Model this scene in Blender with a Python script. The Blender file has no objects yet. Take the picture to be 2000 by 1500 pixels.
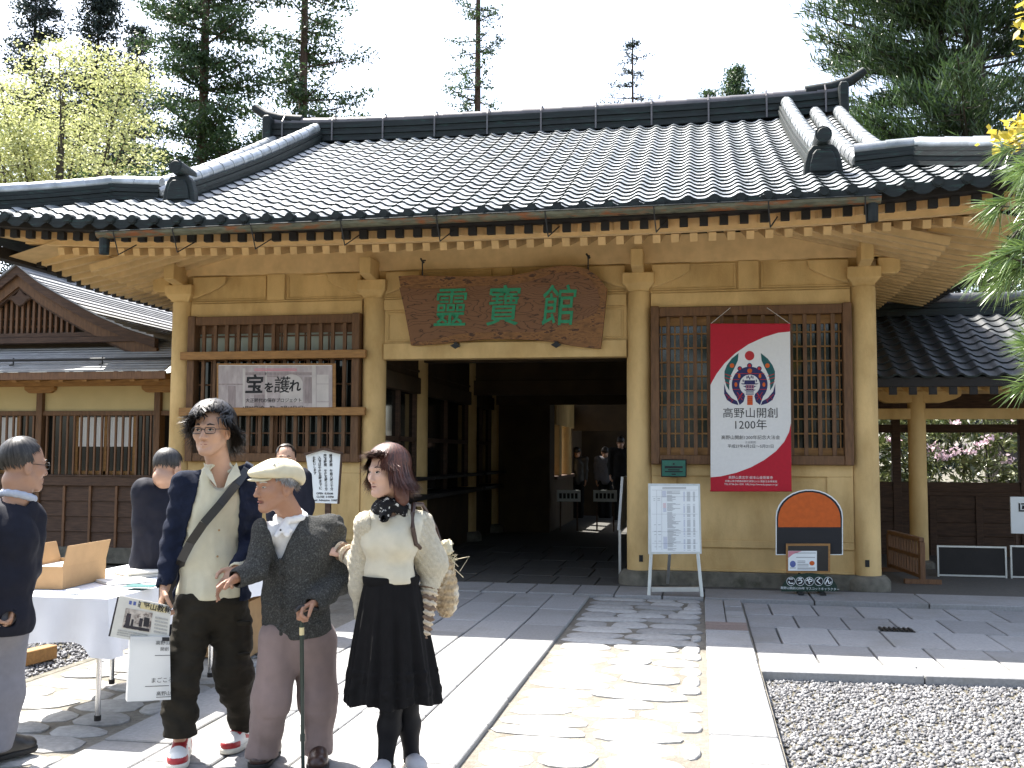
import bpy, math, random
import numpy as np
from mathutils import Vector, Matrix, Quaternion
random.seed(7)
RNG = np.random.default_rng(11)
SC = bpy.context.scene
COL = SC.collection
rad = math.radians

# ---------------------------------------------------------------- camera, sky, sun, exposure
EYE = 1.48                                   # eye height above the paving
FPX = 2000.0                                 # focal length in widths of 2000
yaw, pitch, roll = rad(10.4), rad(3.9), 0.0046
Fv = Vector((-math.sin(yaw)*math.cos(pitch), math.cos(yaw)*math.cos(pitch), math.sin(pitch)))
R0 = Vector((math.cos(yaw), math.sin(yaw), 0)); U0 = R0.cross(Fv)
Rv = R0*math.cos(roll) + U0*math.sin(roll); Uv = -R0*math.sin(roll) + U0*math.cos(roll)
cam_d = bpy.data.cameras.new('camera'); cam = bpy.data.objects.new('camera', cam_d); COL.objects.link(cam)
cam_d.sensor_width = 36; cam_d.lens = 36.0; cam_d.clip_start = 0.05; cam_d.clip_end = 2000
cam.matrix_world = Matrix(((Rv.x, Uv.x, -Fv.x, 0), (Rv.y, Uv.y, -Fv.y, 0), (Rv.z, Uv.z, -Fv.z, EYE), (0, 0, 0, 1)))
SC.camera = cam
SUN_TO = Vector((-0.50, 0.34, 1.0)).normalized()
world = bpy.data.worlds.new('World'); SC.world = world; world.use_nodes = True
wn = world.node_tree.nodes; wl = world.node_tree.links
bgn = wn['Background']; bgn.inputs['Strength'].default_value = 0.14
sky = wn.new('ShaderNodeTexSky'); sky.sky_type = 'NISHITA'; sky.sun_disc = False
sky.sun_elevation = math.asin(SUN_TO.z); sky.sun_rotation = math.atan2(SUN_TO.x, SUN_TO.y)
sky.air_density = 1.0; sky.dust_density = 2.5; sky.ozone_density = 1.0
hs = wn.new('ShaderNodeHueSaturation'); hs.inputs['Saturation'].default_value = 0.72
wl.new(sky.outputs[0], hs.inputs['Color']); wl.new(hs.outputs[0], bgn.inputs['Color'])
sun_d = bpy.data.lights.new('sun', 'SUN'); sun_d.energy = 5.0; sun_d.angle = rad(0.5); sun_d.color = (1.0, 0.955, 0.88)
sun = bpy.data.objects.new('sun', sun_d); COL.objects.link(sun)
sun.rotation_euler = SUN_TO.to_track_quat('Z', 'Y').to_euler(); sun.location = (-8, 6, 20)
SC.view_settings.view_transform = 'Standard'; SC.view_settings.look = 'None'
SC.view_settings.gamma = 1.0; SC.view_settings.exposure = 1.78; SC.view_settings.use_curve_mapping = False
SC.render.engine = 'CYCLES'; SC.cycles.max_bounces = 6; SC.cycles.diffuse_bounces = 4
SC.cycles.caustics_reflective = False; SC.cycles.caustics_refractive = False
SC.cycles.sample_clamp_indirect = 6.0

# ---------------------------------------------------------------- measuring helpers: a sight line of the survey photo met with a plane
def ray(x, y): return Fv + Rv*((x-1000)/FPX) + Uv*((750-y)/FPX)
EYEV = Vector((0, 0, EYE))
def atY(x, y, Y):
    d = ray(x, y); return EYEV + d*(Y/d.y)
def atZ(x, y, Z=0.0):
    d = ray(x, y); return EYEV + d*((Z-EYE)/d.z)
def atX(x, y, X):
    d = ray(x, y); return EYEV + d*(X/d.x)

# ---------------------------------------------------------------- materials
def mat(name, col, rough=0.8, var=0.15, scale=5.0, bump=0.15, bscale=60.0, metallic=0.0, spec=0.4, col2=None, f2=(0.5, 0.7), scale2=2.0,
        stretch=(1, 1, 1), coords='pos', detail=6.0, objvar=0.0, sheen=0.0, transl=0.0, coat=0.0):
    m = bpy.data.materials.new(name); m.use_nodes = True
    n = m.node_tree.nodes; l = m.node_tree.links
    b = n['Principled BSDF']; b.inputs['Roughness'].default_value = rough; b.inputs['Metallic'].default_value = metallic
    b.inputs['Specular IOR Level'].default_value = spec
    if sheen: b.inputs['Sheen Weight'].default_value = sheen
    if coat: b.inputs['Coat Weight'].default_value = coat
    if coords == 'pos':
        g = n.new('ShaderNodeNewGeometry'); co = g.outputs['Position']
    else:
        g = n.new('ShaderNodeTexCoord'); co = g.outputs['Object']
    mp = n.new('ShaderNodeMapping'); mp.inputs['Scale'].default_value = stretch; l.new(co, mp.inputs[0])
    nz = n.new('ShaderNodeTexNoise'); nz.inputs['Scale'].default_value = scale; nz.inputs['Detail'].default_value = detail
    l.new(mp.outputs[0], nz.inputs['Vector'])
    rp = n.new('ShaderNodeValToRGB'); l.new(nz.outputs[0], rp.inputs[0])
    c = Vector(col[:3])
    rp.color_ramp.elements[0].position = 0.3; rp.color_ramp.elements[1].position = 0.7
    rp.color_ramp.elements[0].color = (*[max(0, x*(1-var)) for x in c], 1); rp.color_ramp.elements[1].color = (*[min(1, x*(1+var)) for x in c], 1)
    out = rp.outputs[0]
    if col2 is not None:
        n2 = n.new('ShaderNodeTexNoise'); n2.inputs['Scale'].default_value = scale2; n2.inputs['Detail'].default_value = 8; n2.inputs['Roughness'].default_value = 0.65
        l.new(mp.outputs[0], n2.inputs['Vector'])
        r2 = n.new('ShaderNodeMapRange'); r2.inputs[1].default_value = f2[0]; r2.inputs[2].default_value = f2[1]; l.new(n2.outputs[0], r2.inputs[0])
        mx = n.new('ShaderNodeMix'); mx.data_type = 'RGBA'; l.new(r2.outputs[0], mx.inputs[0]); l.new(out, mx.inputs[6]); mx.inputs[7].default_value = (*col2[:3], 1)
        out = mx.outputs[2]
    if objvar:
        oi = n.new('ShaderNodeObjectInfo'); mr = n.new('ShaderNodeMapRange'); mr.inputs[3].default_value = 1-objvar; mr.inputs[4].default_value = 1+objvar
        l.new(oi.outputs['Random'], mr.inputs[0])
        mv = n.new('ShaderNodeMix'); mv.data_type = 'RGBA'; mv.blend_type = 'MULTIPLY'; mv.inputs[0].default_value = 1
        l.new(out, mv.inputs[6]); l.new(mr.outputs[0], mv.inputs[7]); out = mv.outputs[2]
    l.new(out, b.inputs['Base Color'])
    if bump:
        nb = n.new('ShaderNodeTexNoise'); nb.inputs['Scale'].default_value = bscale; nb.inputs['Detail'].default_value = 5
        l.new(mp.outputs[0], nb.inputs['Vector'])
        bp = n.new('ShaderNodeBump'); bp.inputs['Strength'].default_value = bump; bp.inputs['Distance'].default_value = 0.02
        l.new(nb.outputs[0], bp.inputs['Height']); l.new(bp.outputs[0], b.inputs['Normal'])
    if transl:
        tr = n.new('ShaderNodeBsdfTranslucent'); l.new(out, tr.inputs[0]); ad = n.new('ShaderNodeMixShader'); ad.inputs[0].default_value = transl
        l.new(b.outputs[0], ad.inputs[1]); l.new(tr.outputs[0], ad.inputs[2]); l.new(ad.outputs[0], n['Material Output'].inputs[0])
    return m

MT = {}
MT['ochre'] = mat('ochre_plaster', (0.62, 0.435, 0.195), 0.85, 0.14, 3, 0.18, 90, col2=(0.34, 0.205, 0.065), f2=(0.45, 0.80), scale2=1.7, stretch=(1, 1, .45))
MT['ochre_wood'] = mat('ochre_painted_wood', (0.66, 0.475, 0.245), 0.8, 0.10, 8, 0.06, 50, objvar=0.08)
MT['brown'] = mat('brown_wood', (0.125, 0.062, 0.026), 0.65, 0.3, 7, 0.15, 40, stretch=(6, 6, 1))
MT['brown_h'] = mat('brown_wood_rail', (0.30, 0.155, 0.05), 0.65, 0.22, 7, 0.12, 40, stretch=(1, 6, 6))
MT['rbrown'] = mat('reddish_wood', (0.15, 0.074, 0.034), 0.6, 0.25, 7, 0.12, 40, stretch=(6, 6, 1))
MT['dkwood'] = mat('dark_weathered_wood', (0.075, 0.042, 0.026), 0.75, 0.35, 6, 0.25, 30, stretch=(1, 5, 8))
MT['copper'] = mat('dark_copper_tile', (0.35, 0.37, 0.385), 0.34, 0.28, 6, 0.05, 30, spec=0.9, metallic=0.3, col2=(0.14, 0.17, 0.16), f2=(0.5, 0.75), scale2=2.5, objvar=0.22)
MT['shadetile'] = mat('shade_toned_tile', (0.045, 0.048, 0.05), 0.5, 0.3, 6, 0.05, 30, spec=0.4, objvar=0.2)  # gallery tile, darkened so that the roof's shade sits in its colour
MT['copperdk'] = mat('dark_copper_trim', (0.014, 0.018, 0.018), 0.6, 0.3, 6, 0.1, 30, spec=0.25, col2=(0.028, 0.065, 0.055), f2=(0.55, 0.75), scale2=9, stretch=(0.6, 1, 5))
MT['copperlt'] = mat('ridge_roll_copper', (0.095, 0.085, 0.088), 0.4, 0.2, 6, 0.05, 30, spec=0.6, col2=(0.05, 0.06, 0.06), f2=(0.5, 0.7))
MT['black'] = mat('black_board', (0.014, 0.012, 0.011), 0.7, 0.2, 5, 0.1, 40)
MT['iron'] = mat('black_iron', (0.012, 0.012, 0.012), 0.5, 0.2, 5, 0.1, 60, spec=0.4)
MT['rust'] = mat('rusty_gutter', (0.10, 0.10, 0.065), 0.7, 0.35, 9, 0.3, 50, col2=(0.20, 0.065, 0.018), f2=(0.5, 0.62), scale2=4, stretch=(1, 3, 3))
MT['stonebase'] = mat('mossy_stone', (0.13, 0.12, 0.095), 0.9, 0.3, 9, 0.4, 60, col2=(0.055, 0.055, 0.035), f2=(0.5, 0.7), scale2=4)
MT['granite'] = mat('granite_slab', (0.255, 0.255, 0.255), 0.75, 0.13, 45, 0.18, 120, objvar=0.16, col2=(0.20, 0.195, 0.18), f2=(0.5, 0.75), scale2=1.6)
MT['redgranite'] = mat('reddish_granite', (0.20, 0.155, 0.135), 0.8, 0.15, 45, 0.18, 120, objvar=0.1)
MT['cobble'] = mat('cobble_stone', (0.32, 0.316, 0.305), 0.75, 0.16, 30, 0.25, 70, objvar=0.22)
MT['mortar'] = mat('sandy_mortar', (0.185, 0.17, 0.142), 0.95, 0.2, 30, 0.6, 90, col2=(0.13, 0.115, 0.09), f2=(0.5, 0.7), scale2=3)
MT['earth'] = mat('earth', (0.10, 0.09, 0.065), 0.95, 0.25, 4, 0.5, 30)
MT['cream'] = mat('cream_plaster', (0.50, 0.40, 0.20), 0.9, 0.07, 3, 0.08, 90)
MT['glassdark'] = mat('dark_glass', (0.012, 0.014, 0.012), 0.06, 0.2, 3, 0.0, spec=0.5)
MT['paperwhite'] = mat('white_paper', (0.78, 0.78, 0.75), 0.7, 0.03, 3, 0.03, 40)
MT['shoji'] = mat('frosted_pane', (0.42, 0.47, 0.40), 0.5, 0.12, 2, 0.0)
MT['whitepl'] = mat('white_board', (0.74, 0.77, 0.76), 0.55, 0.03, 3, 0.0)
MT['ink'] = mat('black_ink', (0.016, 0.016, 0.018), 0.7, 0.1, 5, 0)
MT['alu'] = mat('aluminium', (0.55, 0.57, 0.56), 0.35, 0.08, 9, 0.03, 60, metallic=0.7)
MT['chrome'] = mat('steel_leg', (0.62, 0.62, 0.62), 0.22, 0.05, 9, 0.0, metallic=1.0)
MT['sheet'] = mat('weathered_sheet_metal', (0.27, 0.275, 0.285), 0.5, 0.15, 6, 0.05, 30, spec=0.5, objvar=0.1)
MT['shadefloor'] = mat('shade_toned_floor_stone', (0.075, 0.072, 0.065), 0.8, 0.2, 30, 0.15, 90, objvar=0.15)  # floor slabs inside the gate, with the passage gloom painted into the colour
MT['shadewood'] = mat('shade_toned_timber', (0.06, 0.038, 0.018), 0.85, 0.25, 3, 0.08, 40)  # passage walls, beams and ceiling: their shade is put into this dark colour
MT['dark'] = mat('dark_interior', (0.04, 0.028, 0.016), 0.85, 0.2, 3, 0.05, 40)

# ---------------------------------------------------------------- object helpers
def tag(o, label=None, cat=None, group=None, kind=None):
    if label: o['label'] = label
    if cat: o['category'] = cat
    if group: o['group'] = group
    if kind: o['kind'] = kind
    return o
def empty(name, loc=(0, 0, 0), label=None, cat=None, group=None, kind=None, parent=None):
    o = bpy.data.objects.new(name, None); COL.objects.link(o); o.location = loc; o.empty_display_size = 0.1
    if parent is not None: o.parent = parent
    return tag(o, label, cat, group, kind)
def off(parent):
    """world position of a parent chain made of translated empties and unrotated meshes"""
    v = Vector((0, 0, 0))
    while parent is not None:
        v += parent.location; parent = parent.parent
    return v
def link(name, me, m, parent=None, loc=None):
    o = bpy.data.objects.new(name, me); COL.objects.link(o)
    if m is not None and not me.materials:
        for q in (m if isinstance(m, (list, tuple)) else [m]): me.materials.append(q)
    if parent is not None: o.parent = parent
    if loc is not None: o.location = loc
    return o
class MB:
    """collects shapes in world coordinates, then links them as one mesh"""
    def __init__(s): s.v = []; s.f = []; s.mi = []; s.cur = 0
    def add(s, vs, fs):
        k = len(s.v); s.v += [tuple(p) for p in vs]; s.f += [tuple(i+k for i in q) for q in fs]; s.mi += [s.cur]*len(fs); return s
    def box(s, x0, x1, y0, y1, z0, z1):
        return s.add([(x0, y0, z0), (x1, y0, z0), (x1, y1, z0), (x0, y1, z0), (x0, y0, z1), (x1, y0, z1), (x1, y1, z1), (x0, y1, z1)],
                     [(0, 3, 2, 1), (4, 5, 6, 7), (0, 1, 5, 4), (1, 2, 6, 5), (2, 3, 7, 6), (3, 0, 4, 7)])
    def hexa(s, p):
        return s.add(p, [(0, 3, 2, 1), (4, 5, 6, 7), (0, 1, 5, 4), (1, 2, 6, 5), (2, 3, 7, 6), (3, 0, 4, 7)])
    def beam(s, a, b, w, h, up=(0, 0, 1)):
        a = Vector(a); b = Vector(b); d = (b-a).normalized(); u = Vector(up); r = d.cross(u)
        if r.length < 1e-4: r = d.cross(Vector((1, 0, 0)))
        r.normalize(); u = r.cross(d)
        p = []
        for q in (a, b):
            p += [q - r*w/2 - u*h/2, q + r*w/2 - u*h/2, q + r*w/2 + u*h/2, q - r*w/2 + u*h/2]
        return s.add(p, [(0, 1, 2, 3), (7, 6, 5, 4), (0, 4, 5, 1), (1, 5, 6, 2), (2, 6, 7, 3), (3, 7, 4, 0)])
    def tube(s, pts, r, n=8, cap=True):
        pts = [Vector(p) for p in pts]; rs = r if isinstance(r, (list, tuple)) else [r]*len(pts)
        k = len(s.v); ref = None
        for i, p in enumerate(pts):
            d = (pts[min(i+1, len(pts)-1)] - pts[max(i-1, 0)]).normalized()
            if ref is None or abs(ref.dot(d)) > 0.98: ref = Vector((0, 0, 1)) if abs(d.z) < 0.9 else Vector((1, 0, 0))
            a = d.cross(ref).normalized(); b = d.cross(a).normalized()
            for j in range(n):
                t = 2*math.pi*j/n; s.v.append(tuple(p + a*(rs[i]*math.cos(t)) + b*(rs[i]*math.sin(t))))
        c0 = len(s.f)
        for i in range(len(pts)-1):
            for j in range(n):
                s.f.append((k+i*n+j, k+(i+1)*n+j, k+(i+1)*n+(j+1) % n, k+i*n+(j+1) % n))
        if cap:
            s.f.append(tuple(k+j for j in range(n))); m = k+(len(pts)-1)*n; s.f.append(tuple(m+n-1-j for j in range(n)))
        s.mi += [s.cur]*(len(s.f)-c0); return s
    def lathe(s, prof, c=(0, 0, 0), n=20):
        k = len(s.v)
        for (r, z) in prof:
            for j in range(n):
                t = 2*math.pi*j/n; s.v.append((c[0]+r*math.cos(t), c[1]+r*math.sin(t), c[2]+z))
        c0 = len(s.f)
        for i in range(len(prof)-1):
            for j in range(n):
                s.f.append((k+i*n+j, k+i*n+(j+1) % n, k+(i+1)*n+(j+1) % n, k+(i+1)*n+j))
        s.f.append(tuple(k+n-1-j for j in range(n))); m = k+(len(prof)-1)*n; s.f.append(tuple(m+j for j in range(n)))
        s.mi += [s.cur]*(len(s.f)-c0); return s
    def prismY(s, poly, y0, y1):
        """polygon of (x, z) points, counter-clockwise seen from -Y, extruded from y0 (front) to y1"""
        n = len(poly); k = len(s.v)
        s.v += [(x, y0, z) for x, z in poly] + [(x, y1, z) for x, z in poly]
        c0 = len(s.f)
        s.f.append(tuple(k+i for i in range(n))); s.f.append(tuple(k+2*n-1-i for i in range(n)))
        for i in range(n): j = (i+1) % n; s.f.append((k+j, k+i, k+n+i, k+n+j))
        s.mi += [s.cur]*(len(s.f)-c0); return s
    def build(s, name, m, parent=None, smooth=False, bevel=0.0, kind=None, angle=40):
        me = bpy.data.meshes.new(name); o3 = off(parent)
        v = np.array(s.v, dtype=np.float64) - np.array(o3)
        me.from_pydata(v.tolist(), [], s.f)
        if isinstance(m, (list, tuple)):
            for q in m: me.materials.append(q)
            me.polygons.foreach_set('material_index', s.mi)
        else: me.materials.append(m)
        if smooth:
            me.shade_smooth()
            try: me.set_sharp_from_angle(angle=rad(angle))
            except Exception: pass
        me.update()
        o = bpy.data.objects.new(name, me); COL.objects.link(o)
        if parent is not None: o.parent = parent
        if bevel:
            bm = o.modifiers.new('edge', 'BEVEL'); bm.width = bevel; bm.segments = 1; bm.limit_method = 'ANGLE'
        if kind: o['kind'] = kind
        return o
def npmesh(name, v, f, m, parent=None, smooth=False, kind=None):
    """fast mesh from numpy arrays; f is (n,3) or (n,4)"""
    me = bpy.data.meshes.new(name); v = np.asarray(v, dtype=np.float32); f = np.asarray(f, dtype=np.int32)
    o3 = off(parent); v = v - np.array(o3, dtype=np.float32)
    k = f.shape[1]
    me.vertices.add(len(v)); me.vertices.foreach_set('co', v.ravel())
    me.loops.add(f.size); me.loops.foreach_set('vertex_index', f.ravel())
    me.polygons.add(len(f)); me.polygons.foreach_set('loop_start', np.arange(0, f.size, k, dtype=np.int32))
    me.polygons.foreach_set('loop_total', np.full(len(f), k, dtype=np.int32))
    for q in (m if isinstance(m, (list, tuple)) else [m]): me.materials.append(q)
    me.update(calc_edges=True); me.validate()
    if smooth: me.shade_smooth()
    o = bpy.data.objects.new(name, me); COL.objects.link(o)
    if parent is not None: o.parent = parent
    if kind: o['kind'] = kind
    return o
_txt = {}
def text(body, x, y, z, size, m, parent, name='lettering', ax=(1, 0, 0), up=(0, 0, 1), align='CENTER', bold=0.0, depth=0.0, sx=1.0, shear=0.0):
    """flat print as a thin mesh; (x, y, z) is the middle of the line, size its character height in metres"""
    cu = bpy.data.curves.new('t', 'FONT'); cu.body = body; cu.size = size; cu.align_x = align; cu.align_y = 'CENTER'; cu.resolution_u = 2
    cu.offset = bold; cu.extrude = depth; cu.shear = shear
    t = bpy.data.objects.new('t', cu); COL.objects.link(t)
    dg = bpy.context.evaluated_depsgraph_get(); me = bpy.data.meshes.new_from_object(t.evaluated_get(dg))
    bpy.data.objects.remove(t); bpy.data.curves.remove(cu)
    X = Vector(ax).normalized(); U = Vector(up).normalized(); N = X.cross(U)
    L = Vector((x, y, z)) - off(parent)
    M4 = Matrix(((X.x*sx, U.x, N.x, L.x), (X.y*sx, U.y, N.y, L.y), (X.z*sx, U.z, N.z, L.z), (0, 0, 0, 1)))
    me.transform(M4); me.materials.clear(); me.materials.append(m); me.name = name
    o = bpy.data.objects.new(name, me); COL.objects.link(o)
    if parent is not None: o.parent = parent
    return o
def vnoise(p, seed=0):
    """value noise on (n,3) points, range about -1..1"""
    p = np.asarray(p, dtype=np.float64); i = np.floor(p).astype(np.int64); f = p - i; f = f*f*(3-2*f)
    def h(a, b, c):
        n = (a*374761393 + b*668265263 + c*2147483647 + seed*974711) & 0xffffffff
        n = ((n ^ (n >> 13))*1274126177) & 0xffffffff
        return ((n ^ (n >> 16)) & 0xffff)/32767.5 - 1
    r = 0
    for dx in (0, 1):
        for dy in (0, 1):
            for dz in (0, 1):
                w = (f[:, 0] if dx else 1-f[:, 0])*(f[:, 1] if dy else 1-f[:, 1])*(f[:, 2] if dz else 1-f[:, 2])
                r = r + w*h(i[:, 0]+dx, i[:, 1]+dy, i[:, 2]+dz)
    return r
# ================================================================ the ground
g = MB(); g.add([(-400, -60, -0.16), (400, -60, -0.16), (400, 900, -0.16), (-400, 900, -0.16)], [(0, 1, 2, 3)])
ground = g.build('ground', MT['earth']); tag(ground, kind='structure')
paving = empty('paving', (0, 0, 0), kind='structure')
bed = MB(); bed.box(-4.35, 0.41, -6, 30, -0.15, -0.030); bed.box(0.41, 9.0, 7.62, 30, -0.15, -0.10); bed.box(-16, -4.35, 8.3, 30, -0.15, -0.035)
bed.build('bedding', MT['mortar'], paving)
def slab(x0, x1, y0, y1, z1, m, nm='slab', gap=0.006, th=0.08):
    j = lambda: random.uniform(-0.003, 0.003)
    b = MB(); t = random.uniform(-0.004, 0.003)
    b.hexa([(x0+gap+j(), y0+gap+j(), z1-th), (x1-gap+j(), y0+gap+j(), z1-th), (x1-gap+j(), y1-gap+j(), z1-th), (x0+gap+j(), y1-gap+j(), z1-th),
            (x0+gap+j(), y0+gap+j(), z1+t), (x1-gap+j(), y0+gap+j(), z1+t), (x1-gap+j(), y1-gap+j(), z1+t), (x0+gap+j(), y1-gap+j(), z1+t)])
    return b.build(nm, m, paving, bevel=0.006)
# main walk: five columns of granite between two cobbled strips
xs = [-3.05, -2.66, -2.295, -1.93, -1.535, -1.15]
for c in range(5):
    y = 3.3 - random.uniform(0, 0.5)
    while y < 10.6:
        L = random.choice((0.62, 0.75, 0.9, 1.05)); y1 = y+L
        if y1 > 10.45: y1 = 10.86
        slab(xs[c], xs[c+1], y, y1, 0.0, MT['granite']); y = y1
# border stones right of the cobbles
y = 3.4
while y < 9.0:
    L = random.choice((0.36, 0.42, 0.5, 0.62)); slab(0.03, 0.40, y, min(y+L, 9.0), 0.0, MT['granite']); y += L
slab(0.03, 0.40, 9.0, 9.24, 0.0, MT['redgranite']); slab(0.03, 0.40, 9.24, 9.4, 0.0, MT['redgranite'])
slab(0.03, 0.22, 9.4, 10.86, 0.0, MT['granite'])
for a, b_ in ((9.4, 9.75), (9.75, 10.1), (10.1, 10.4), (10.4, 10.86)): slab(0.22, 0.40, a, b_, -0.005, MT['granite'])
# lower pavement on the right with kerb
yy = [7.86, 8.62, 9.4, 10.12, 10.86]
for r in range(4):
    x = 0.41 - (0.2 if r % 2 else 0)
    x = max(x, 0.41); first = True
    while x < 6.0:
        w = (0.24 if (first and r % 2) else 0.43) + random.uniform(-0.02, 0.02); slab(x, x+w, yy[r], yy[r+1], -0.03, MT['granite'], gap=0.008); x += w; first = False
x = 0.41
kerb = empty('kerb', (0, 0, 0), kind='structure')
while x < 6:
    L = random.choice((0.8, 0.95, 1.1)); b = MB(); ya, yb = 7.50+0.19*(x-0.4)*0.3, 7.50+0.19*(x+L-0.4)*0.3
    b.hexa([(x+.004, ya, -0.16), (x+L-.004, yb, -0.16), (x+L-.004, 7.855, -0.16), (x+.004, 7.855, -0.16), (x+.004, ya, -0.028), (x+L-.004, yb, -0.028), (x+L-.004, 7.855, -0.028), (x+.004, 7.855, -0.028)])
    b.build('kerb_stone', MT['granite'], kerb, bevel=0.008); x += L
# platform of the gate: floor slabs with a low step that grows to the right
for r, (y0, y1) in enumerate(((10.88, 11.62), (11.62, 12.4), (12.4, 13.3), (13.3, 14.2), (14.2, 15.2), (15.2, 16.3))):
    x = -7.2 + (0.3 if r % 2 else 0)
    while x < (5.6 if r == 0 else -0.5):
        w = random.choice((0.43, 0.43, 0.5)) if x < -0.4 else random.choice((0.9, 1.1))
        slab(x, x+w, y0, y1, 0.012, MT['granite'] if r < 1 else MT['shadefloor'], gap=0.007, th=0.15); x += w
b = MB(); b.box(-8, 6.5, 16.3, 34, -0.03, 0.012); b.box(-0.4, 6.5, 11.62, 16.3, -0.03, 0.010); b.build('back_floor', MT['shadefloor'], paving)
# cobbles: rounded stones set in mortar
def cobbles(x0, x1, y0, y1, seed):
    rs = random.Random(seed); y = y0
    while y < y1:
        h = rs.uniform(0.20, 0.31); x = x0+0.02
        while x < x1-0.06:
            w = min(rs.uniform(0.30, 0.62), x1-0.015-x)
            if w < 0.09: break
            cx, cy = x+w/2, y+h/2+rs.uniform(-.02, .02); n = 12; rx, ry = w/2-0.010, h/2-0.009; k = rs.uniform(2.2, 3.4); ph = rs.uniform(0, 6)
            ring = []
            for i in range(n):
                t = 2*math.pi*i/n; c_, s_ = math.cos(t), math.sin(t)
                q = (abs(c_)**k + abs(s_)**k)**(-1/k)*(1+0.09*math.sin(2*t+ph)+0.06*math.sin(3*t+2*ph))
                ring.append((cx+rx*q*c_, cy+ry*q*s_))
            b = MB(); z = rs.uniform(-0.020, -0.010)
            vs = [(px, py, -0.05) for px, py in ring] + [(px, py, z-0.010) for px, py in ring] + [(cx+(px-cx)*.86, cy+(py-cy)*.82, z) for px, py in ring]
            fs = [(i, (i+1) % n, n+(i+1) % n, n+i) for i in range(n)] + [(n+i, n+(i+1) % n, 2*n+(i+1) % n, 2*n+i) for i in range(n)] + [tuple(range(2*n, 3*n))]
            b.add(vs, fs); b.build('cobble', MT['cobble'], paving, smooth=True, angle=50); x += w
        y += h
cobbles(-1.14, 0.02, 3.5, 10.86, 3)
cobbles(-4.3, -3.06, 4.2, 8.2, 4)
# gravel beds
def gravel(name, x0, x1, y0, y1, z, n, size, m):
    p = np.stack([RNG.uniform(x0, x1, n), RNG.uniform(y0, y1, n), z + RNG.uniform(0, size*0.9, n)], 1)
    base = np.array([(1, 0, 0), (-1, 0, 0), (0, 1, 0), (0, -1, 0), (0, 0, 1), (0, 0, -1)], dtype=np.float32)
    fo = np.array([(0, 2, 4), (2, 1, 4), (1, 3, 4), (3, 0, 4), (2, 0, 5), (1, 2, 5), (3, 1, 5), (0, 3, 5)])
    q = RNG.normal(size=(n, 4)); q /= np.linalg.norm(q, axis=1)[:, None]; w, x, y, zz = q.T
    Rm = np.stack([1-2*(y*y+zz*zz), 2*(x*y-zz*w), 2*(x*zz+y*w), 2*(x*y+zz*w), 1-2*(x*x+zz*zz), 2*(y*zz-x*w), 2*(x*zz-y*w), 2*(y*zz+x*w), 1-2*(x*x+y*y)], 1).reshape(n, 3, 3)
    s = size*RNG.uniform(0.55, 1.25, (n, 1, 1))*RNG.uniform(0.7, 1.2, (n, 6, 1))
    v = np.einsum('nij,nkj->nki', Rm, base[None]*s) + p[:, None, :]
    f = (np.arange(n)[:, None, None]*6 + fo[None]).reshape(-1, 3)
    o = npmesh(name, v.reshape(-1, 3), f, m, smooth=False, kind='stuff'); return o
def gravmat(name, a, b):
    m = bpy.data.materials.new(name); m.use_nodes = True; n = m.node_tree.nodes; l = m.node_tree.links
    ge = n.new('ShaderNodeNewGeometry'); rp = n.new('ShaderNodeValToRGB'); l.new(ge.outputs['Random Per Island'], rp.inputs[0])
    rp.color_ramp.elements[0].color = (*a, 1); rp.color_ramp.elements[1].color = (*b, 1)
    e = rp.color_ramp.elements.new(0.5); e.color = (*[(i+j)/2*0.95 for i, j in zip(a, b)], 1)
    l.new(rp.outputs[0], n['Principled BSDF'].inputs['Base Color']); n['Principled BSDF'].inputs['Roughness'].default_value = 0.75
    return m
GM = gravmat('gravel_stones', (0.045, 0.045, 0.052), (0.27, 0.268, 0.27))
gravel('gravel', 0.415, 5.2, 4.2, 7.62, -0.105, 42000, 0.0155, GM)
gravel('gravel', -9.5, -4.42, 5.6, 8.28, -0.10, 16000, 0.018, GM)
b = MB(); b.box(0.41, 12, -6, 7.6, -0.155, -0.10); b.box(-16, -4.36, -6, 8.3, -0.155, -0.11); b.build('gravel_bed', MT['earth'], ground)
b = MB(); b.box(-4.43, -4.36, 3.0, 8.3, -0.16, -0.03); ks = b.build('edging_stone', MT['stonebase'], kerb, bevel=0.006)
b = MB(); b.beam(atZ(40, 1287, -0.02), atZ(102, 1272, -0.02), 0.10, 0.10); o = b.build('timber', MT['brown_h'], None, bevel=0.005)
tag(o, 'squared timber lying on the gravel behind the white table', 'timber')
# drain grating in the lower pavement
dg_ = empty('drain_grate', (1.66, 9.43, -0.03), 'small dark drain grating let into the shaded grey pavement', 'drain grate')
b = MB(); b.box(1.52, 1.80, 9.35, 9.53, -0.028, -0.022); b.build('drain_pit', MT['iron'], dg_)
for i in range(7): b = MB(); b.box(1.525+i*.04, 1.54+i*.04, 9.355, 9.525, -0.021, -0.012); b.build('bar', MT['iron'], dg_)
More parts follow.
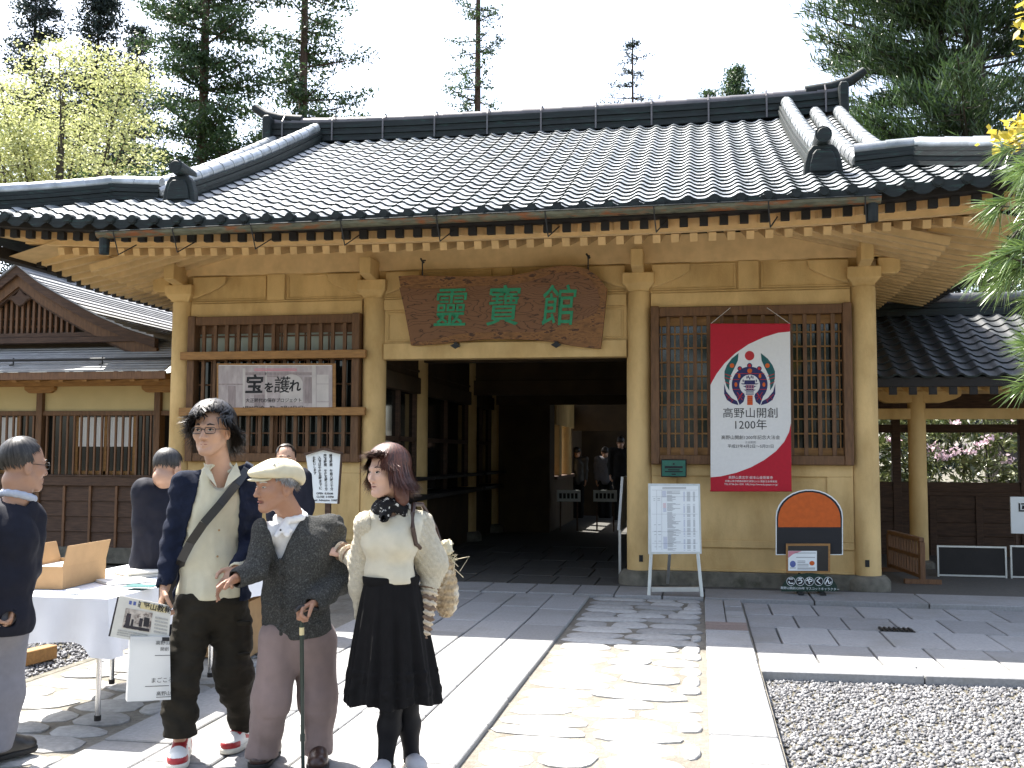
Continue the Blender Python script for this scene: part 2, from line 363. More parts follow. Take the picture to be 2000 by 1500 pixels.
# ================================================================ the gate house
CX = -2.30; YF = 11.9
COLX = [-6.40, -3.885, -0.685, 1.80]
gate = empty('gate_house', (CX, YF, 0), 'ochre plastered gate house under a dark tiled roof with an open central passage', 'gate house')
O = MT['ochre']; OW = MT['ochre_wood']
def gb(name, m, *boxes, bevel=0.006, parent=None):
    b = MB()
    for q in boxes: b.box(*q)
    return b.build(name, m, parent or gate, bevel=bevel)
def column(x, y, h=3.36, r=0.145, base=True, top=True):
    b = MB(); b.lathe([(r*1.02, 0.16), (r*1.02, 0.6), (r, 1.6), (r*.985, h-.02), (r*.95, h)], (x, y, 0), 28); c = b.build('column', O, gate, smooth=True)
    if base:
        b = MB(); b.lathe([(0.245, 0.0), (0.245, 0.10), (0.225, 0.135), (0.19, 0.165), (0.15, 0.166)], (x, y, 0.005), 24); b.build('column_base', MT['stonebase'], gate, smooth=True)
    return c
for i, x in enumerate(COLX):
    column(x, YF)
    # bearing block, bell below and arms
    b = MB()
    def sq(w, z): return [(x-w, YF-w, z), (x+w, YF-w, z), (x+w, YF+w, z), (x-w, YF+w, z)]
    prof = [(0.115, 3.36), (0.125, 3.385), (0.155, 3.42), (0.18, 3.445), (0.18, 3.57)]
    vs = sum([sq(w, z) for w, z in prof], []); fs = []
    for k in range(len(prof)-1):
        for j in range(4): fs.append((4*k+j, 4*k+(j+1) % 4, 4*k+4+(j+1) % 4, 4*k+4+j))
    fs.append((16, 17, 18, 19)); b.add(vs, fs); b.build('bearing_block', O, gate, bevel=0.006)
    b = MB(); yf = YF-0.42
    b.add([(x-.068, yf, 3.60), (x+.068, yf, 3.60), (x+.068, YF, 3.535), (x-.068, YF, 3.535), (x-.068, yf, 3.80), (x+.068, yf, 3.80), (x+.068, YF, 3.80), (x-.068, YF, 3.80)],
          [(0, 3, 2, 1), (4, 5, 6, 7), (0, 1, 5, 4), (1, 2, 6, 5), (2, 3, 7, 6), (3, 0, 4, 7)]); b.build('bracket_arm', O, gate, bevel=0.008)
    for s in (-1, 1):
        end = (i == 0 and s < 0) or (i == 3 and s > 0)
        if end:
            b = MB(); b.prismY([(x+s*t, z) for t, z in ((.16, 3.50), (.36, 3.50), (.40, 3.53), (.40, 3.68), (.16, 3.68))][::s], YF-.09, YF+.06); b.build('bracket_arm', O, gate, bevel=0.01)
            b = MB(); b.prismY([(x+s*t, z) for t, z in ((.05, 3.69), (.55, 3.69), (.60, 3.73), (.60, 3.90), (.05, 3.90))][::s], YF-.085, YF+.055); b.build('bracket_arm', O, gate, bevel=0.01)
        else:
            pts = [(.15, 3.40), (.26, 3.43), (.38, 3.475), (.50, 3.53), (.58, 3.585), (.60, 3.675), (.15, 3.675)]
            b = MB(); b.prismY([(x+s*t, z) for t, z in pts][::s], YF-.10, YF-.055); b.build('bracket_arm', O, gate, bevel=0.012)
for x in (COLX[2]+0.02, COLX[3]-0.02):
    gb('vent_hole', MT['iron'], (x-.022, x+.022, YF-.152, YF-.13, 0.27, 0.345), bevel=0)
# beams of the front
gb('purlin', OW, (COLX[0]-1.3, COLX[3]+1.3, YF-.075, YF+.075, 3.69, 4.02))
for i in range(3):
    xa, xb = COLX[i]+.14, COLX[i+1]-.14; xm = (xa+xb)/2
    gb('tie_beam', O, (xa, xb, YF-.095, YF+.08, 3.165 if i != 1 else 3.205, 3.335))
    gb('frieze_wall', O, (xa-.1, xb+.1, YF-.045, YF+.04, 3.337, 3.69), bevel=0)
    gb('frieze_sill', O, (xa, xb, YF-.075, YF-.046, 3.34, 3.362), bevel=0.004)
    gb('frieze_post', O, (xm-.115, xm+.115, YF-.085, YF-.046, 3.364, 3.686), bevel=0.004)
    for a, c in ((xa+.02, xm-.14), (xm+.14, xb-.02)):   # raised mouldings round each sunk panel
        for q in ((a+.2, c, 3.655, 3.672), (a, c, 3.376, 3.392)): gb('moulding', O, (q[0], q[1], YF-.064, YF-.046, q[2], q[3]), bevel=0.003)
        xv = c-.02 if c < xm else a
        gb('moulding', O, (xv, xv+.02, YF-.064, YF-.046, 3.394, 3.653), bevel=0.003)
# middle bay: lintel and panels over the doorway
xa, xb = COLX[1]+.14, COLX[2]-.14
gb('lintel', O, (xa, xb, YF-.10, YF+.10, 2.607, 2.80))
gb('header_wall', O, (xa, xb, YF-.05, YF+.04, 2.80, 3.207), bevel=0)
for s0, s1 in ((xa+.04, xa+.42), (xa+.5, xb-.5), (xb-.42, xb-.04)):
    for q in ((s0, s1, 2.83, 2.845), (s0, s1, 3.16, 3.175), (s0, s0+.015, 2.846, 3.159), (s1-.015, s1, 2.846, 3.159)):
        gb('moulding', O, (q[0], q[1], YF-.068, YF-.051, q[2], q[3]), bevel=0.003)
# side bays: plinth, panelled wall and lattice window
def side_bay(i, left):
    xa, xb = COLX[i]+.14, COLX[i+1]-.14
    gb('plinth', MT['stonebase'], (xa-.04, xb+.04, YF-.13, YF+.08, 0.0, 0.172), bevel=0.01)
    gb('wall', O, (xa-.02, xb+.02, YF-.05, YF+.05, 0.172, 1.372), bevel=0)
    for q in ((xa, xb, 0.173, 0.20), (xa, xb, 0.44, 0.52), (xa, xb, 1.24, 1.37)): gb('wall_rail', O, (q[0], q[1], YF-.075, YF-.051, q[2], q[3]), bevel=0.005)
    for q in ((xa, xa+.28, .521, 1.239), (xb-.28, xb, .521, 1.239)): gb('wall_stile', O, (q[0], q[1], YF-.075, YF-.051, q[2], q[3]), bevel=0.005)
    w = empty('lattice_window', ((xa+xb)/2, YF, 1.37), parent=None); w.parent = gate; w.location = w.location - gate.location
    fy0, fy1 = YF-.17, YF-.02
    B = MT['brown']
    gb('window_frame', B, (xa+.0, xa+.095, fy0, fy1, 1.37, 3.172), parent=w)
    gb('window_frame', B, (xb-.095, xb, fy0, fy1, 1.37, 3.172), parent=w)
    gb('window_frame', B, (xa+.096, xb-.096, fy0+.012, fy1, 3.055, 3.160), parent=w)
    gb('window_frame', B, (xa+.096, xb-.096, fy0+.012, fy1, 1.372, 1.475), parent=w)
    x0, x1, z0, z1 = xa+.096, xb-.096, 1.476, 3.054; n = 13; st = (x1-x0)/(n+.35)
    me = None
    for k in range(n):
        xk = x0 + st*(k+.67)
        if me is None:
            b = MB(); b.box(-.021, .021, -.02, .02, z0, z1); o = b.build('lattice_bar', B, None, bevel=0.003); me = o.data; o.parent = w
        else:
            o = bpy.data.objects.new('lattice_bar', me); COL.objects.link(o); o.parent = w
        o.location = Vector((xk, fy0+.055, 0)) - off(w)
    # sash behind with its own thin grid and glass
    sb = MT['brown_h'] if not left else MT['rbrown']; sy = YF-.045
    gb('sash_rail', sb, (x0, x1, sy-.012, sy+.012, 2.955, z1-.001), parent=w, bevel=0); gb('sash_rail', sb, (x0, x1, sy-.012, sy+.012, z0+.001, 1.56), parent=w, bevel=0)
    gb('sash_stile', sb, ((x0+x1)/2-.05, (x0+x1)/2+.05, sy-.02, sy-.013, z0+.001, z1-.001), parent=w, bevel=0)
    for k in range(n+1):
        if left and k % 2 == 0: continue
        xk = x0 + st*(k+.16); gb('sash_bar', sb, (xk-.008, xk+.008, sy-.008, sy+.004, 1.561, 2.954), parent=w, bevel=0)
    zz = 1.72
    while zz < 2.95: gb('sash_bar', sb, (x0, x1, sy-.010, sy+.003, zz-.009, zz+.009), parent=w, bevel=0); zz += 0.163 if not left else .3
    if left:
        gb('pane', MT['glassdark'], (x0, x1, sy+.02, sy+.03, z0, 2.62), parent=w, bevel=0)
        gb('pane', MT['shoji'], (x0, x1, sy+.02, sy+.03, 2.621, z1), parent=w, bevel=0)
    else: gb('pane', MT['glassdark'], (x0, x1, sy+.02, sy+.03, z0, z1), parent=w, bevel=0)
    if left:
        for z in (2.62, 1.93):
            b = MB(); b.box(xa-.06, xb+.10, YF-.235, YF-.172, z, z+.098); b.build('window_rail', MT['brown_h'], w, bevel=0.006)
side_bay(0, True); side_bay(2, False)
# ---- eaves: two tiers of rafters
RF0, RF1 = CX-5.55, CX+5.55
def sori(dx): return 0.0012*abs(dx)**3
me_l = me_u = me_c = None
nraf = int((RF1-RF0)/0.187)
b = MB(); b.beam((0, 0, 0), (0, 2.0, 0.54), 0.078, 0.085); ol = b.build('rafter', OW, None); me_l = ol.data; bpy.data.objects.remove(ol)
b = MB(); b.beam((0, 0, 0), (0, 1.0, 0.20), 0.072, 0.075); ol = b.build('rafter', OW, None); me_u = ol.data; bpy.data.objects.remove(ol)
b = MB(); b.box(-.040, .040, -.012, .05, -.042, .042); ol = b.build('rafter_cap', MT['black'], None); me_c = ol.data; bpy.data.objects.remove(ol)
def inst(name, me, loc, parent, rz=0):
    o = bpy.data.objects.new(name, me); COL.objects.link(o); o.parent = parent; o.location = Vector(loc) - off(parent); o.rotation_euler = (0, 0, rz); return o
for k in range(nraf+1):
    x = RF0 + (RF1-RF0)*k/nraf; s = sori(x-CX)
    if abs(x-CX) < 5.0: inst('rafter', me_l, (x+.09, 10.5, 3.688 + s*.6), gate)
    inst('rafter', me_u, (x, 9.80, 3.688 + s), gate); inst('rafter_cap', me_c, (x, 9.795, 3.688 + s), gate)
def strip(name, m, f_lo, f_hi, y0, y1, n=24, x0=RF0-.2, x1=RF1+.2, parent=None):
    """a board along the eave that follows its upward sweep: lower and upper edge heights as functions of dx"""
    b = MB()
    for k in range(n):
        p = []
        for zf in (f_lo, f_hi):
            for (xx, yy_) in ((k, y0), (k+1, y0), (k+1, y1), (k, y1)):
                X = x0+(x1-x0)*xx/n; p.append((X, yy_, zf(X-CX)))
        b.hexa(p)
    return b.build(name, m, parent or gate)
strip('eave_fascia', MT['black'], lambda d: 3.735+sori(d), lambda d: 3.80+sori(d), 9.68, 9.86)
strip('eave_board', OW, lambda d: 3.735+sori(d)*.7, lambda d: 3.885+sori(d)*.9, 10.42, 10.50, x0=CX-5.3, x1=CX+5.3)
def soffit(name, pts, m=OW):
    b = MB(); b.add(pts, [(0, 1, 2, 3)]); return b.build(name, m, gate)
strip('soffit_board', OW, lambda d: 3.745+sori(d), lambda d: 3.76+sori(d), 9.87, 9.90)
b = MB()
n = 16
for k in range(n):
    a0, a1 = -5.6+11.2*k/n, -5.6+11.2*(k+1)/n
    b.add([(CX+a0, 9.86, 3.745+sori(a0)), (CX+a1, 9.86, 3.745+sori(a1)), (CX+a1, 10.62, 3.90+sori(a1)*.8), (CX+a0, 10.62, 3.90+sori(a0)*.8)], [(0, 3, 2, 1)])
    if abs(a0+a1)/2 < 5.1:
        b.add([(CX+a0, 10.5, 3.745+sori(a0)*.6), (CX+a1, 10.5, 3.745+sori(a1)*.6), (CX+a1, 11.95, 4.13+sori(a1)*.3), (CX+a0, 11.95, 4.13+sori(a0)*.3)], [(0, 3, 2, 1)])
b.build('soffit', OW, gate)
# side eaves: rafters running out sideways, front to back
b = MB(); b.beam((0, 0, 0), (1.9, 0, 0.46), 0.075, 0.085); ol = b.build('rafter', OW, None); me_s = ol.data; bpy.data.objects.remove(ol)
b = MB(); b.beam((0, 0, 0), (0.8, 0, 0.15), 0.07, 0.075); ol = b.build('rafter', OW, None); me_s2 = ol.data; bpy.data.objects.remove(ol)
for s in (-1, 1):
    xe = CX + s*5.45
    for k in range(34):
        y = 10.9+0.2*k; q = 0.25*max(0, (12.3-y)/2)**2
        if s > 0 and k > 30: break
        inst('rafter', me_s2, (xe, y, 3.60+q), gate, 0 if s < 0 else math.pi); inst('rafter_cap', me_c, (xe, y, 3.60+q), gate, -s*math.pi/2*-1)
        inst('rafter', me_s, (xe-s*.62, y+.1, 3.60+q*.5), gate, 0 if s < 0 else math.pi)
    b = MB(); b.add([(xe+s*.1, 10.4, 3.70), (xe+s*.1, 20, 3.66), (CX+s*3.9, 20, 4.16), (CX+s*3.9, 10.4, 4.16)], [(0, 1, 2, 3) if s < 0 else (3, 2, 1, 0)]); b.build('soffit', OW, gate)
    b = MB(); b.beam((xe+s*.1, 10.0, 3.74), (xe+s*.1, 20.2, 3.70), .12, .13); b.build('eave_fascia', MT['black'], gate)
    b = MB(); b.beam((CX+s*4.1, YF-.1, 3.86), (CX+s*5.6, 9.95, 3.80+.22), .16, .2); b.build('hip_rafter', OW, gate)
    b = MB(); b.beam((CX+s*4.1, 11.8, 3.86), (CX+s*4.1, 19, 3.86), .15, .33); b.build('purlin', OW, gate)
    gb('side_wall', O, (CX+s*4.1-.05, CX+s*4.1+.05, YF+.1, 19.0, 0, 4.0), bevel=0)
# ---- gutter with straps
gut = MB(); seg = 14
ga, gz = atY(192, 461, 9.55), atY(1720, 391, 9.55)
for k in range(seg):
    a = Vector(ga).lerp(Vector(gz), k/seg); c = Vector(ga).lerp(Vector(gz), (k+1)/seg)
    for j in range(6):
        t0, t1 = math.pi*(1+j/6), math.pi*(1+(j+1)/6); r = 0.062
        gut.add([(a.x, a.y+r*math.cos(t0), a.z+r*math.sin(t0)+.03), (c.x, c.y+r*math.cos(t0), c.z+r*math.sin(t0)+.03), (c.x, c.y+r*math.cos(t1), c.z+r*math.sin(t1)+.03), (a.x, a.y+r*math.cos(t1), a.z+r*math.sin(t1)+.03)], [(0, 3, 2, 1)])
gutter = gut.build('gutter', MT['rust'], gate, smooth=True)
b = MB(); b.tube([Vector(ga)+Vector((0, -.062, .032)), Vector(gz)+Vector((0, -.062, .032))], .007, 6); b.build('gutter_rim', MT['copperdk'], gutter)
for px in (232, 362, 530, 716, 908, 1118, 1320, 1525, 1692):
    t = (px-192)/(1720-192); p = Vector(ga).lerp(Vector(gz), t)
    b = MB(); b.tube([p+Vector((0, -.066, .035)), p+Vector((0.005, -.03, -.05)), p+Vector((.02, .02, -.20)), p+Vector((.10, .22, -.06))], .007, 6); b.build('gutter_strap', MT['iron'], gutter)
for p in (ga+Vector((.06, .02, -.06)), gz+Vector((-.07, .02, -.06))): b = MB(); b.lathe([(.05, -.13), (.055, .06)], p, 10); b.build('drain_head', MT['copperdk'], gutter)

# ---- tiled roof
YE, YR = 9.56, 15.0
def zroof(d): return 3.80 + 0.43*d + 0.0070*d*d
def zdeck(dx, Y):
    d = Y-YE; return zroof(d) + sori(dx)*max(0, 1-d/3.2)
def limit(Y): return 5.8-(Y-YE) if Y-YE < 1.3 else 4.35
roof = MB(); NY = 14
ys = [YE+0.04, YE+.35, YE+.7, YE+1.0, YE+1.3] + [YE+1.3+(YR-YE-1.3)*k/9 for k in range(1, 10)]
for a, c in zip(ys[:-1], ys[1:]):
    for k in range(20):
        p = []
        for (u, Y) in ((k, a), (k+1, a), (k+1, c), (k, c)):
            lm = limit(Y); dx = -lm+2*lm*u/20; p.append((CX+dx, Y, zdeck(dx, Y)-.015))
        roof.add(p, [(0, 1, 2, 3)])
        roof.add([(x, 2*YR-Y, z) for x, Y, z in p], [(3, 2, 1, 0)])
for s in (-1, 1):
    for k in range(6):
        d0, d1 = 1.3*k/6, 1.3*(k+1)/6
        for (u0, u1) in ((0, .2), (.2, .8), (.8, 1)):
            p = []
            for d, u in ((d0, u0), (d1, u0), (d1, u1), (d0, u1)):
                Y = YE+d+(2*(YR-YE)-2*d)*u; p.append((CX+s*(5.8-d), Y, zroof(d)+sori(5.8-d)*max(0, 1-d/3.2)*(1 if u in (0, 1) else 0)-.015))
            roof.add(p, [(0, 1, 2, 3) if s > 0 else (3, 2, 1, 0)])
    g1 = zroof(1.3)
    roof.add([(CX+s*4.35, YE+1.3, g1-.02), (CX+s*4.35, 2*YR-YE-1.3, g1-.02), (CX+s*4.35, YR, zroof(YR-YE)-.02)], [(0, 1, 2)])
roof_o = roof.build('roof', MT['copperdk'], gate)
TW, NR = 0.245, 26
ncol = 47; rowY = [YE-.02 + (YR-.1-YE)*((i/NR)) for i in range(NR+1)]
US = [-.5, -.36, -.22, -.1, 0, .1, .22, .36, .5]
def hprof(u): return 0.021*math.cos(2*math.pi*u) + 0.005*math.cos(4*math.pi*u)
def tile_verts(cx, Ya, Yb, zf):
    v = []
    for (Y, lift, uu) in ((Ya, .027, 1), (Yb+.03, .004, 1)):
        for u in US:
            x = cx+u*TW; v.append((x, Y, zf(x-CX, Y) + hprof(u) + lift))
    for u in US: v.append((cx+u*TW, Ya+.008, zf(cx+u*TW-CX, Ya) + hprof(u) + .002))
    n = len(US); f = []
    for k in range(n-1):
        f.append((k, k+1, n+k+1, n+k))
    for k in range(n-1): f.append((2*n+k, 2*n+k+1, k+1, k))
    return v, f
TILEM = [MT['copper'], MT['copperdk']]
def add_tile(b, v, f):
    m = len(f)//2; b.add(v, f); b.mi[-m:] = [1]*m  # lip faces get the dark copper: painted shade below each tile course
stuff = MB(); nparts = 0
for r in range(NR):
    Ya, Yb = rowY[r], rowY[r+1]
    for c in range(ncol):
        cx = CX + (c-(ncol-1)/2)*TW
        if abs(cx-CX)+TW*.5 > limit(Ya)+.12: continue
        jx, jz = random.uniform(-.004, .004), random.uniform(-.003, .004)
        v, f = tile_verts(cx, Ya, Yb, zdeck); v = [(q[0]+jx, q[1]+jz*2, q[2]+jz) for q in v]
        if nparts < 288 and r < 7:
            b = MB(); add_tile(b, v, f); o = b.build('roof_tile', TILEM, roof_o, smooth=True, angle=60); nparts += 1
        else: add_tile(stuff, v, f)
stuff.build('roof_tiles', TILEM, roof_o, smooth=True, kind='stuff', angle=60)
# round end tiles along the eave
for c in range(ncol):
    cx = CX + (c-(ncol-1)/2)*TW; dx = cx-CX
    if abs(dx) > 5.75: continue
    z = zdeck(dx, YE)+.018
    b = MB(); b.tube([(cx, YE-.045, z), (cx, YE+.05, z+.01)], .050, 16); b.tube([(cx, YE-.052, z), (cx, YE-.045, z)], [.034, .040], 14)
    b.build('eave_end_tile', MT['copperdk'], roof_o, smooth=True, angle=50)
b = MB()
for c in range(ncol-1):
    cx = CX + (c-(ncol-1)/2+.5)*TW
    for k in range(6):
        u0, u1 = -.5+k/6, -.5+(k+1)/6
        q = []
        for u in (u0, u1):
            x = cx+u*TW; h = zdeck(x-CX, YE) + hprof(u+.5); q += [(x, YE-.03, h+.036), (x, YE-.03, h-.045-.02*math.cos(math.pi*u))]
        b.add(q, [(0, 1, 3, 2)])
b.build('eave_pan_lip', MT['copperdk'], roof_o)
# ridges: stacked courses with a round roll on top
def sweep(name_c, name_r, pts, w, h, rr, courses=4, m_c=MT['copperdk'], m_r=MT['copper'], nr=10):
    pts = [Vector(p) for p in pts]
    for c in range(courses):
        b = MB(); z0 = h*c/courses; z1 = h*(c+1)/courses-.006; ww = w*(1.0 if c % 2 == 0 else .88)
        for p, q in zip(pts[:-1], pts[1:]):
            d = (q-p).normalized(); r_ = Vector((d.y, -d.x, 0)).normalized()
            b.hexa([p-r_*ww/2+Vector((0, 0, z0)), p+r_*ww/2+Vector((0, 0, z0)), q+r_*ww/2+Vector((0, 0, z0)), q-r_*ww/2+Vector((0, 0, z0)),
                    p-r_*ww/2+Vector((0, 0, z1)), p+r_*ww/2+Vector((0, 0, z1)), q+r_*ww/2+Vector((0, 0, z1)), q-r_*ww/2+Vector((0, 0, z1))])
        b.build(name_c, m_c, roof_o)
    L = 0; acc = [0]
    for p, q in zip(pts[:-1], pts[1:]): L += (q-p).length; acc.append(L)
    def pos(t):
        for i in range(len(pts)-1):
            if t <= acc[i+1] or i == len(pts)-2: return pts[i].lerp(pts[i+1], (t-acc[i])/(acc[i+1]-acc[i]))
    n = max(2, int(L/.30))
    for k in range(n):
        a, m_, c = pos(L*k/n), pos(L*(k+.5)/n), pos(L*(k+1)/n); up = Vector((0, 0, h+rr*.35))
        b = MB(); b.tube([a+up, m_+up, c+up], [rr*1.05, rr, rr*.96], nr); b.build(name_r, m_r, roof_o, smooth=True)
def front_line(dx, y0, y1, n=12, lift=0.0): return [(CX+dx, y0+(y1-y0)*k/n, zdeck(dx, y0+(y1-y0)*k/n)+lift) for k in range(n+1)]
for s in (-1, 1):
    sweep('descending_ridge', 'ridge_roll', front_line(s*3.56, 10.80, 14.95), .25, .22, .085, 4)
    for dx in (3.95, 4.27): sweep('verge_course', 'ridge_roll', front_line(s*dx, 10.85 if dx < 4.2 else 10.9, 14.9), .16, .06, .085, 1)
    hp = []
    for k in range(11):
        t = k/10; d = 1.30*(1-t); dx = 4.5+1.3*t
        hp.append((CX+s*dx, YE+d, zroof(d)+sori(dx)*max(0, 1-d/3.2) - .01))
    hp = [(CX+s*3.9, YE+1.36, zroof(1.36))] + hp
    sweep('hip_ridge', 'ridge_roll', hp, .24, .20, .08, 4)
    # end ornament of the descending ridge
    cx = CX+s*3.56; z = zdeck(3.56*s, 10.74)
    poly = [(-.20, -.02), (.20, -.02), (.185, .12), (.15, .24), (.10, .30), (-.10, .30), (-.15, .24), (-.185, .12)]
    b = MB(); b.prismY([(cx+x, z+zz_) for x, zz_ in poly], 10.68, 10.80); b.build('ridge_end_tile', MT['copperdk'], roof_o, bevel=.012)
    b = MB(); b.tube([(cx, 10.60, z+.385), (cx, 10.95, z+.36)], .085, 16); b.tube([(cx, 10.59, z+.385), (cx, 10.6, z+.385)], [.06, .068], 14); b.build('ridge_end_disc', MT['copperdk'], roof_o, smooth=True)
    b = MB(); b.prismY([(cx+x*.7, z+.03+zz_*.72) for x, zz_ in poly], 10.655, 10.68); b.build('ridge_end_face', MT['copperdk'], roof_o, bevel=.01)
zr_ = zroof(YR-YE)
def rz_(dx): return zr_-.06 + 0.0009*abs(dx)**3
mr = [(CX+dx, YR, rz_(dx)) for dx in [(-4.3+8.6*k/16) for k in range(17)]]
sweep('ridge_course', 'ridge_roll', mr, .34, .30, .085, 6, m_r=MT['copperlt'])
for k in range(11):
    dx = -4.1+8.2*k/10; b = MB(); z = rz_(dx)
    b.box(CX+dx-.012, CX+dx+.012, YR-.185, YR-.175, z, z+.31); b.tube([(CX+dx, YR-.18, z+.31), (CX+dx, YR-.09, z+.42), (CX+dx, YR, z+.43)], .012, 6); b.build('ridge_strap', MT['copperlt'], roof_o)
for s in (-1, 1):
    x = CX+s*4.34; z = rz_(4.3)
    b = MB(); b.prismY([(x+u, z+w) for u, w in ((-.06, -.25), (.06, -.25), (.07, .34), (.05, .40), (-.05, .40), (-.07, .34))], YR-.26, YR+.26); b.build('ridge_end_tile', MT['copperdk'], roof_o, bevel=.02)
    b = MB(); b.tube([(x-s*.5, YR, z+.36), (x-s*.15, YR, z+.40), (x+s*.12, YR, z+.48), (x+s*.32, YR, z+.62)], [.085, .085, .075, .06], 12); b.build('ridge_horn', MT['copperdk'], roof_o, smooth=True)
# ---- passage behind the front
for y in (13.85, 17.05, 19.0):
    column(-3.885, y, 3.2); column(-0.685, y, 3.2)
D = MT['shadewood']
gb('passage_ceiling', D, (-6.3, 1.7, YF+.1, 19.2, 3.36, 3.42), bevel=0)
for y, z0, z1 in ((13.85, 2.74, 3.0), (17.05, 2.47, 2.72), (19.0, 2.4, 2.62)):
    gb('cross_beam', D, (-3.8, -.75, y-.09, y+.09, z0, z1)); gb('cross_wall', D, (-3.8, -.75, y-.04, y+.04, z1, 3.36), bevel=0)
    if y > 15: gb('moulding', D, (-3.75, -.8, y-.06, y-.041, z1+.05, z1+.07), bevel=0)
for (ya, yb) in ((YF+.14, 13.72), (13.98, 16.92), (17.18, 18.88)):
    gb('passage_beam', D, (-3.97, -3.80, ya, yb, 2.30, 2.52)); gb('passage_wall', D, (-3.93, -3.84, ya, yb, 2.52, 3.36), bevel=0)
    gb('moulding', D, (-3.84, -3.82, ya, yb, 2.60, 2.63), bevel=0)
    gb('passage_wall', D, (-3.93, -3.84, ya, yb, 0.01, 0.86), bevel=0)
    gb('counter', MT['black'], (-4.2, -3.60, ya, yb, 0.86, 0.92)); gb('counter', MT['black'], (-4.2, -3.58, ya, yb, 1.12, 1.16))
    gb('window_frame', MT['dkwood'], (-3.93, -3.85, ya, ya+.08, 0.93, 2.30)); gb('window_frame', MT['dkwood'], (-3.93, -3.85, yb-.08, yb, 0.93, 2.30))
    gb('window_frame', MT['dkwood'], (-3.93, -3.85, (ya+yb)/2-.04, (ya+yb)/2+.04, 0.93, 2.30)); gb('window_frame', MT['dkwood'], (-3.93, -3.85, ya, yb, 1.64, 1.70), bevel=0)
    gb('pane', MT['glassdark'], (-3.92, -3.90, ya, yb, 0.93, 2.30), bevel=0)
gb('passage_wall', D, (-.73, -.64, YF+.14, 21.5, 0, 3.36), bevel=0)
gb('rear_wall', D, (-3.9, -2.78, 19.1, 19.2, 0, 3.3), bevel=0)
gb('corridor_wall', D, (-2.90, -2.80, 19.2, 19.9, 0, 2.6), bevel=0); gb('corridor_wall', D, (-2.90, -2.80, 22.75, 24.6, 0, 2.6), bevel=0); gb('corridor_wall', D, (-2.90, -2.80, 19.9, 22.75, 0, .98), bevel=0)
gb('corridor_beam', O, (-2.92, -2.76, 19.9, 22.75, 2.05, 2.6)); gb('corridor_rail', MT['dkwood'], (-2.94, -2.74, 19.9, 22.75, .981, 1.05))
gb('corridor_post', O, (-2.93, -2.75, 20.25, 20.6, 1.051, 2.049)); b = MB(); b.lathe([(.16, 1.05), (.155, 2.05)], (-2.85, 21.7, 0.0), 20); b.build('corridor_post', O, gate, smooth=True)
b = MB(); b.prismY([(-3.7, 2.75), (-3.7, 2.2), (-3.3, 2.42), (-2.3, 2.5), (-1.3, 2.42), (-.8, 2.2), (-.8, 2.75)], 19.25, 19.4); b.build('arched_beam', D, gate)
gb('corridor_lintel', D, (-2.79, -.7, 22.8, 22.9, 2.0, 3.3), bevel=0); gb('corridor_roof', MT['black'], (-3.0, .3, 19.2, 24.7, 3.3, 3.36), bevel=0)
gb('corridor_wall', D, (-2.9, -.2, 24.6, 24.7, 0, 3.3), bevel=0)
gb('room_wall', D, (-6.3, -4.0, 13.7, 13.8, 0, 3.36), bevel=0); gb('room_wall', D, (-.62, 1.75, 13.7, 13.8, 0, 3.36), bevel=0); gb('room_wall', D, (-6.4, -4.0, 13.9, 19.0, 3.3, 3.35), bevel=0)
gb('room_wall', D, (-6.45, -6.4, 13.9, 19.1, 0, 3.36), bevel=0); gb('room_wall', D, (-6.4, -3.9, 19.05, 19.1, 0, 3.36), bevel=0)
# ================================================================ the wooden office on the left
LY = 12.65
off_b = empty('office_building', tuple(Vector((atY(150, 900, LY).x, LY, 0))), 'low wooden office with barred windows and a small gable left of the ochre gate', 'office building')
def ob(name, m, *boxes, bevel=0.004, parent=None):
    b = MB()
    for q in boxes: b.box(*q)
    return b.build(name, m, parent or off_b, bevel=bevel)
zz = lambda py, Y=LY: atY(150, py, Y).z
xx = lambda px, Y=LY: atY(px, 900, Y).x
XE = -6.62; XW = -12.6
P = [xx(80)-2*(xx(310)-xx(80)), xx(80)-(xx(310)-xx(80)), xx(80), xx(310)]
z_f0, z_f1 = zz(1067), zz(948); z_s1 = zz(930); z_h0, z_h1 = zz(812), zz(803); z_p1 = zz(755); z_k1 = zz(742)
ob('foundation', MT['stonebase'], (XW, XE, LY-.09, LY+.1, 0, z_f0))
ob('plaster_wall', MT['cream'], (XW, XE, LY-.02, LY+.05, z_h1, z_p1+.05), bevel=0)
ob('sill_beam', MT['dkwood'], (XW, XE, LY-.085, LY+.05, z_f1, z_s1), (XW, XE, LY-.10, LY+.05, z_s1, z_s1+.022))
ob('head_beam', MT['brown'], (XW, XE, LY-.06, LY+.05, z_h0, z_h1))
ob('wall_plate', MT['brown_h'], (XW, XE, LY-.10, LY+.06, z_p1, z_k1+.03))
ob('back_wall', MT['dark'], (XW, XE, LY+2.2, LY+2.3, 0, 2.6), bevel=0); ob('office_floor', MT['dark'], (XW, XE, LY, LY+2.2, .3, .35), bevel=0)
ob('end_wall', MT['cream'], (XE-.05, XE, LY+.06, LY+3, 0, 2.7), bevel=0)
for x in P:
    ob('post', MT['brown'], (x-.045, x+.045, LY-.085, LY+.06, z_f0, z_p1))
    b = MB(); h = z_p1-zz(768)
    b.prismY([(x-.23, z_p1), (x-.225, z_p1-h*.5), (x-.16, z_p1-h), (x+.16, z_p1-h), (x+.225, z_p1-h*.5), (x+.23, z_p1)], LY-.10, LY-.02); b.build('boat_bracket', MT['brown_h'], off_b, bevel=.006)
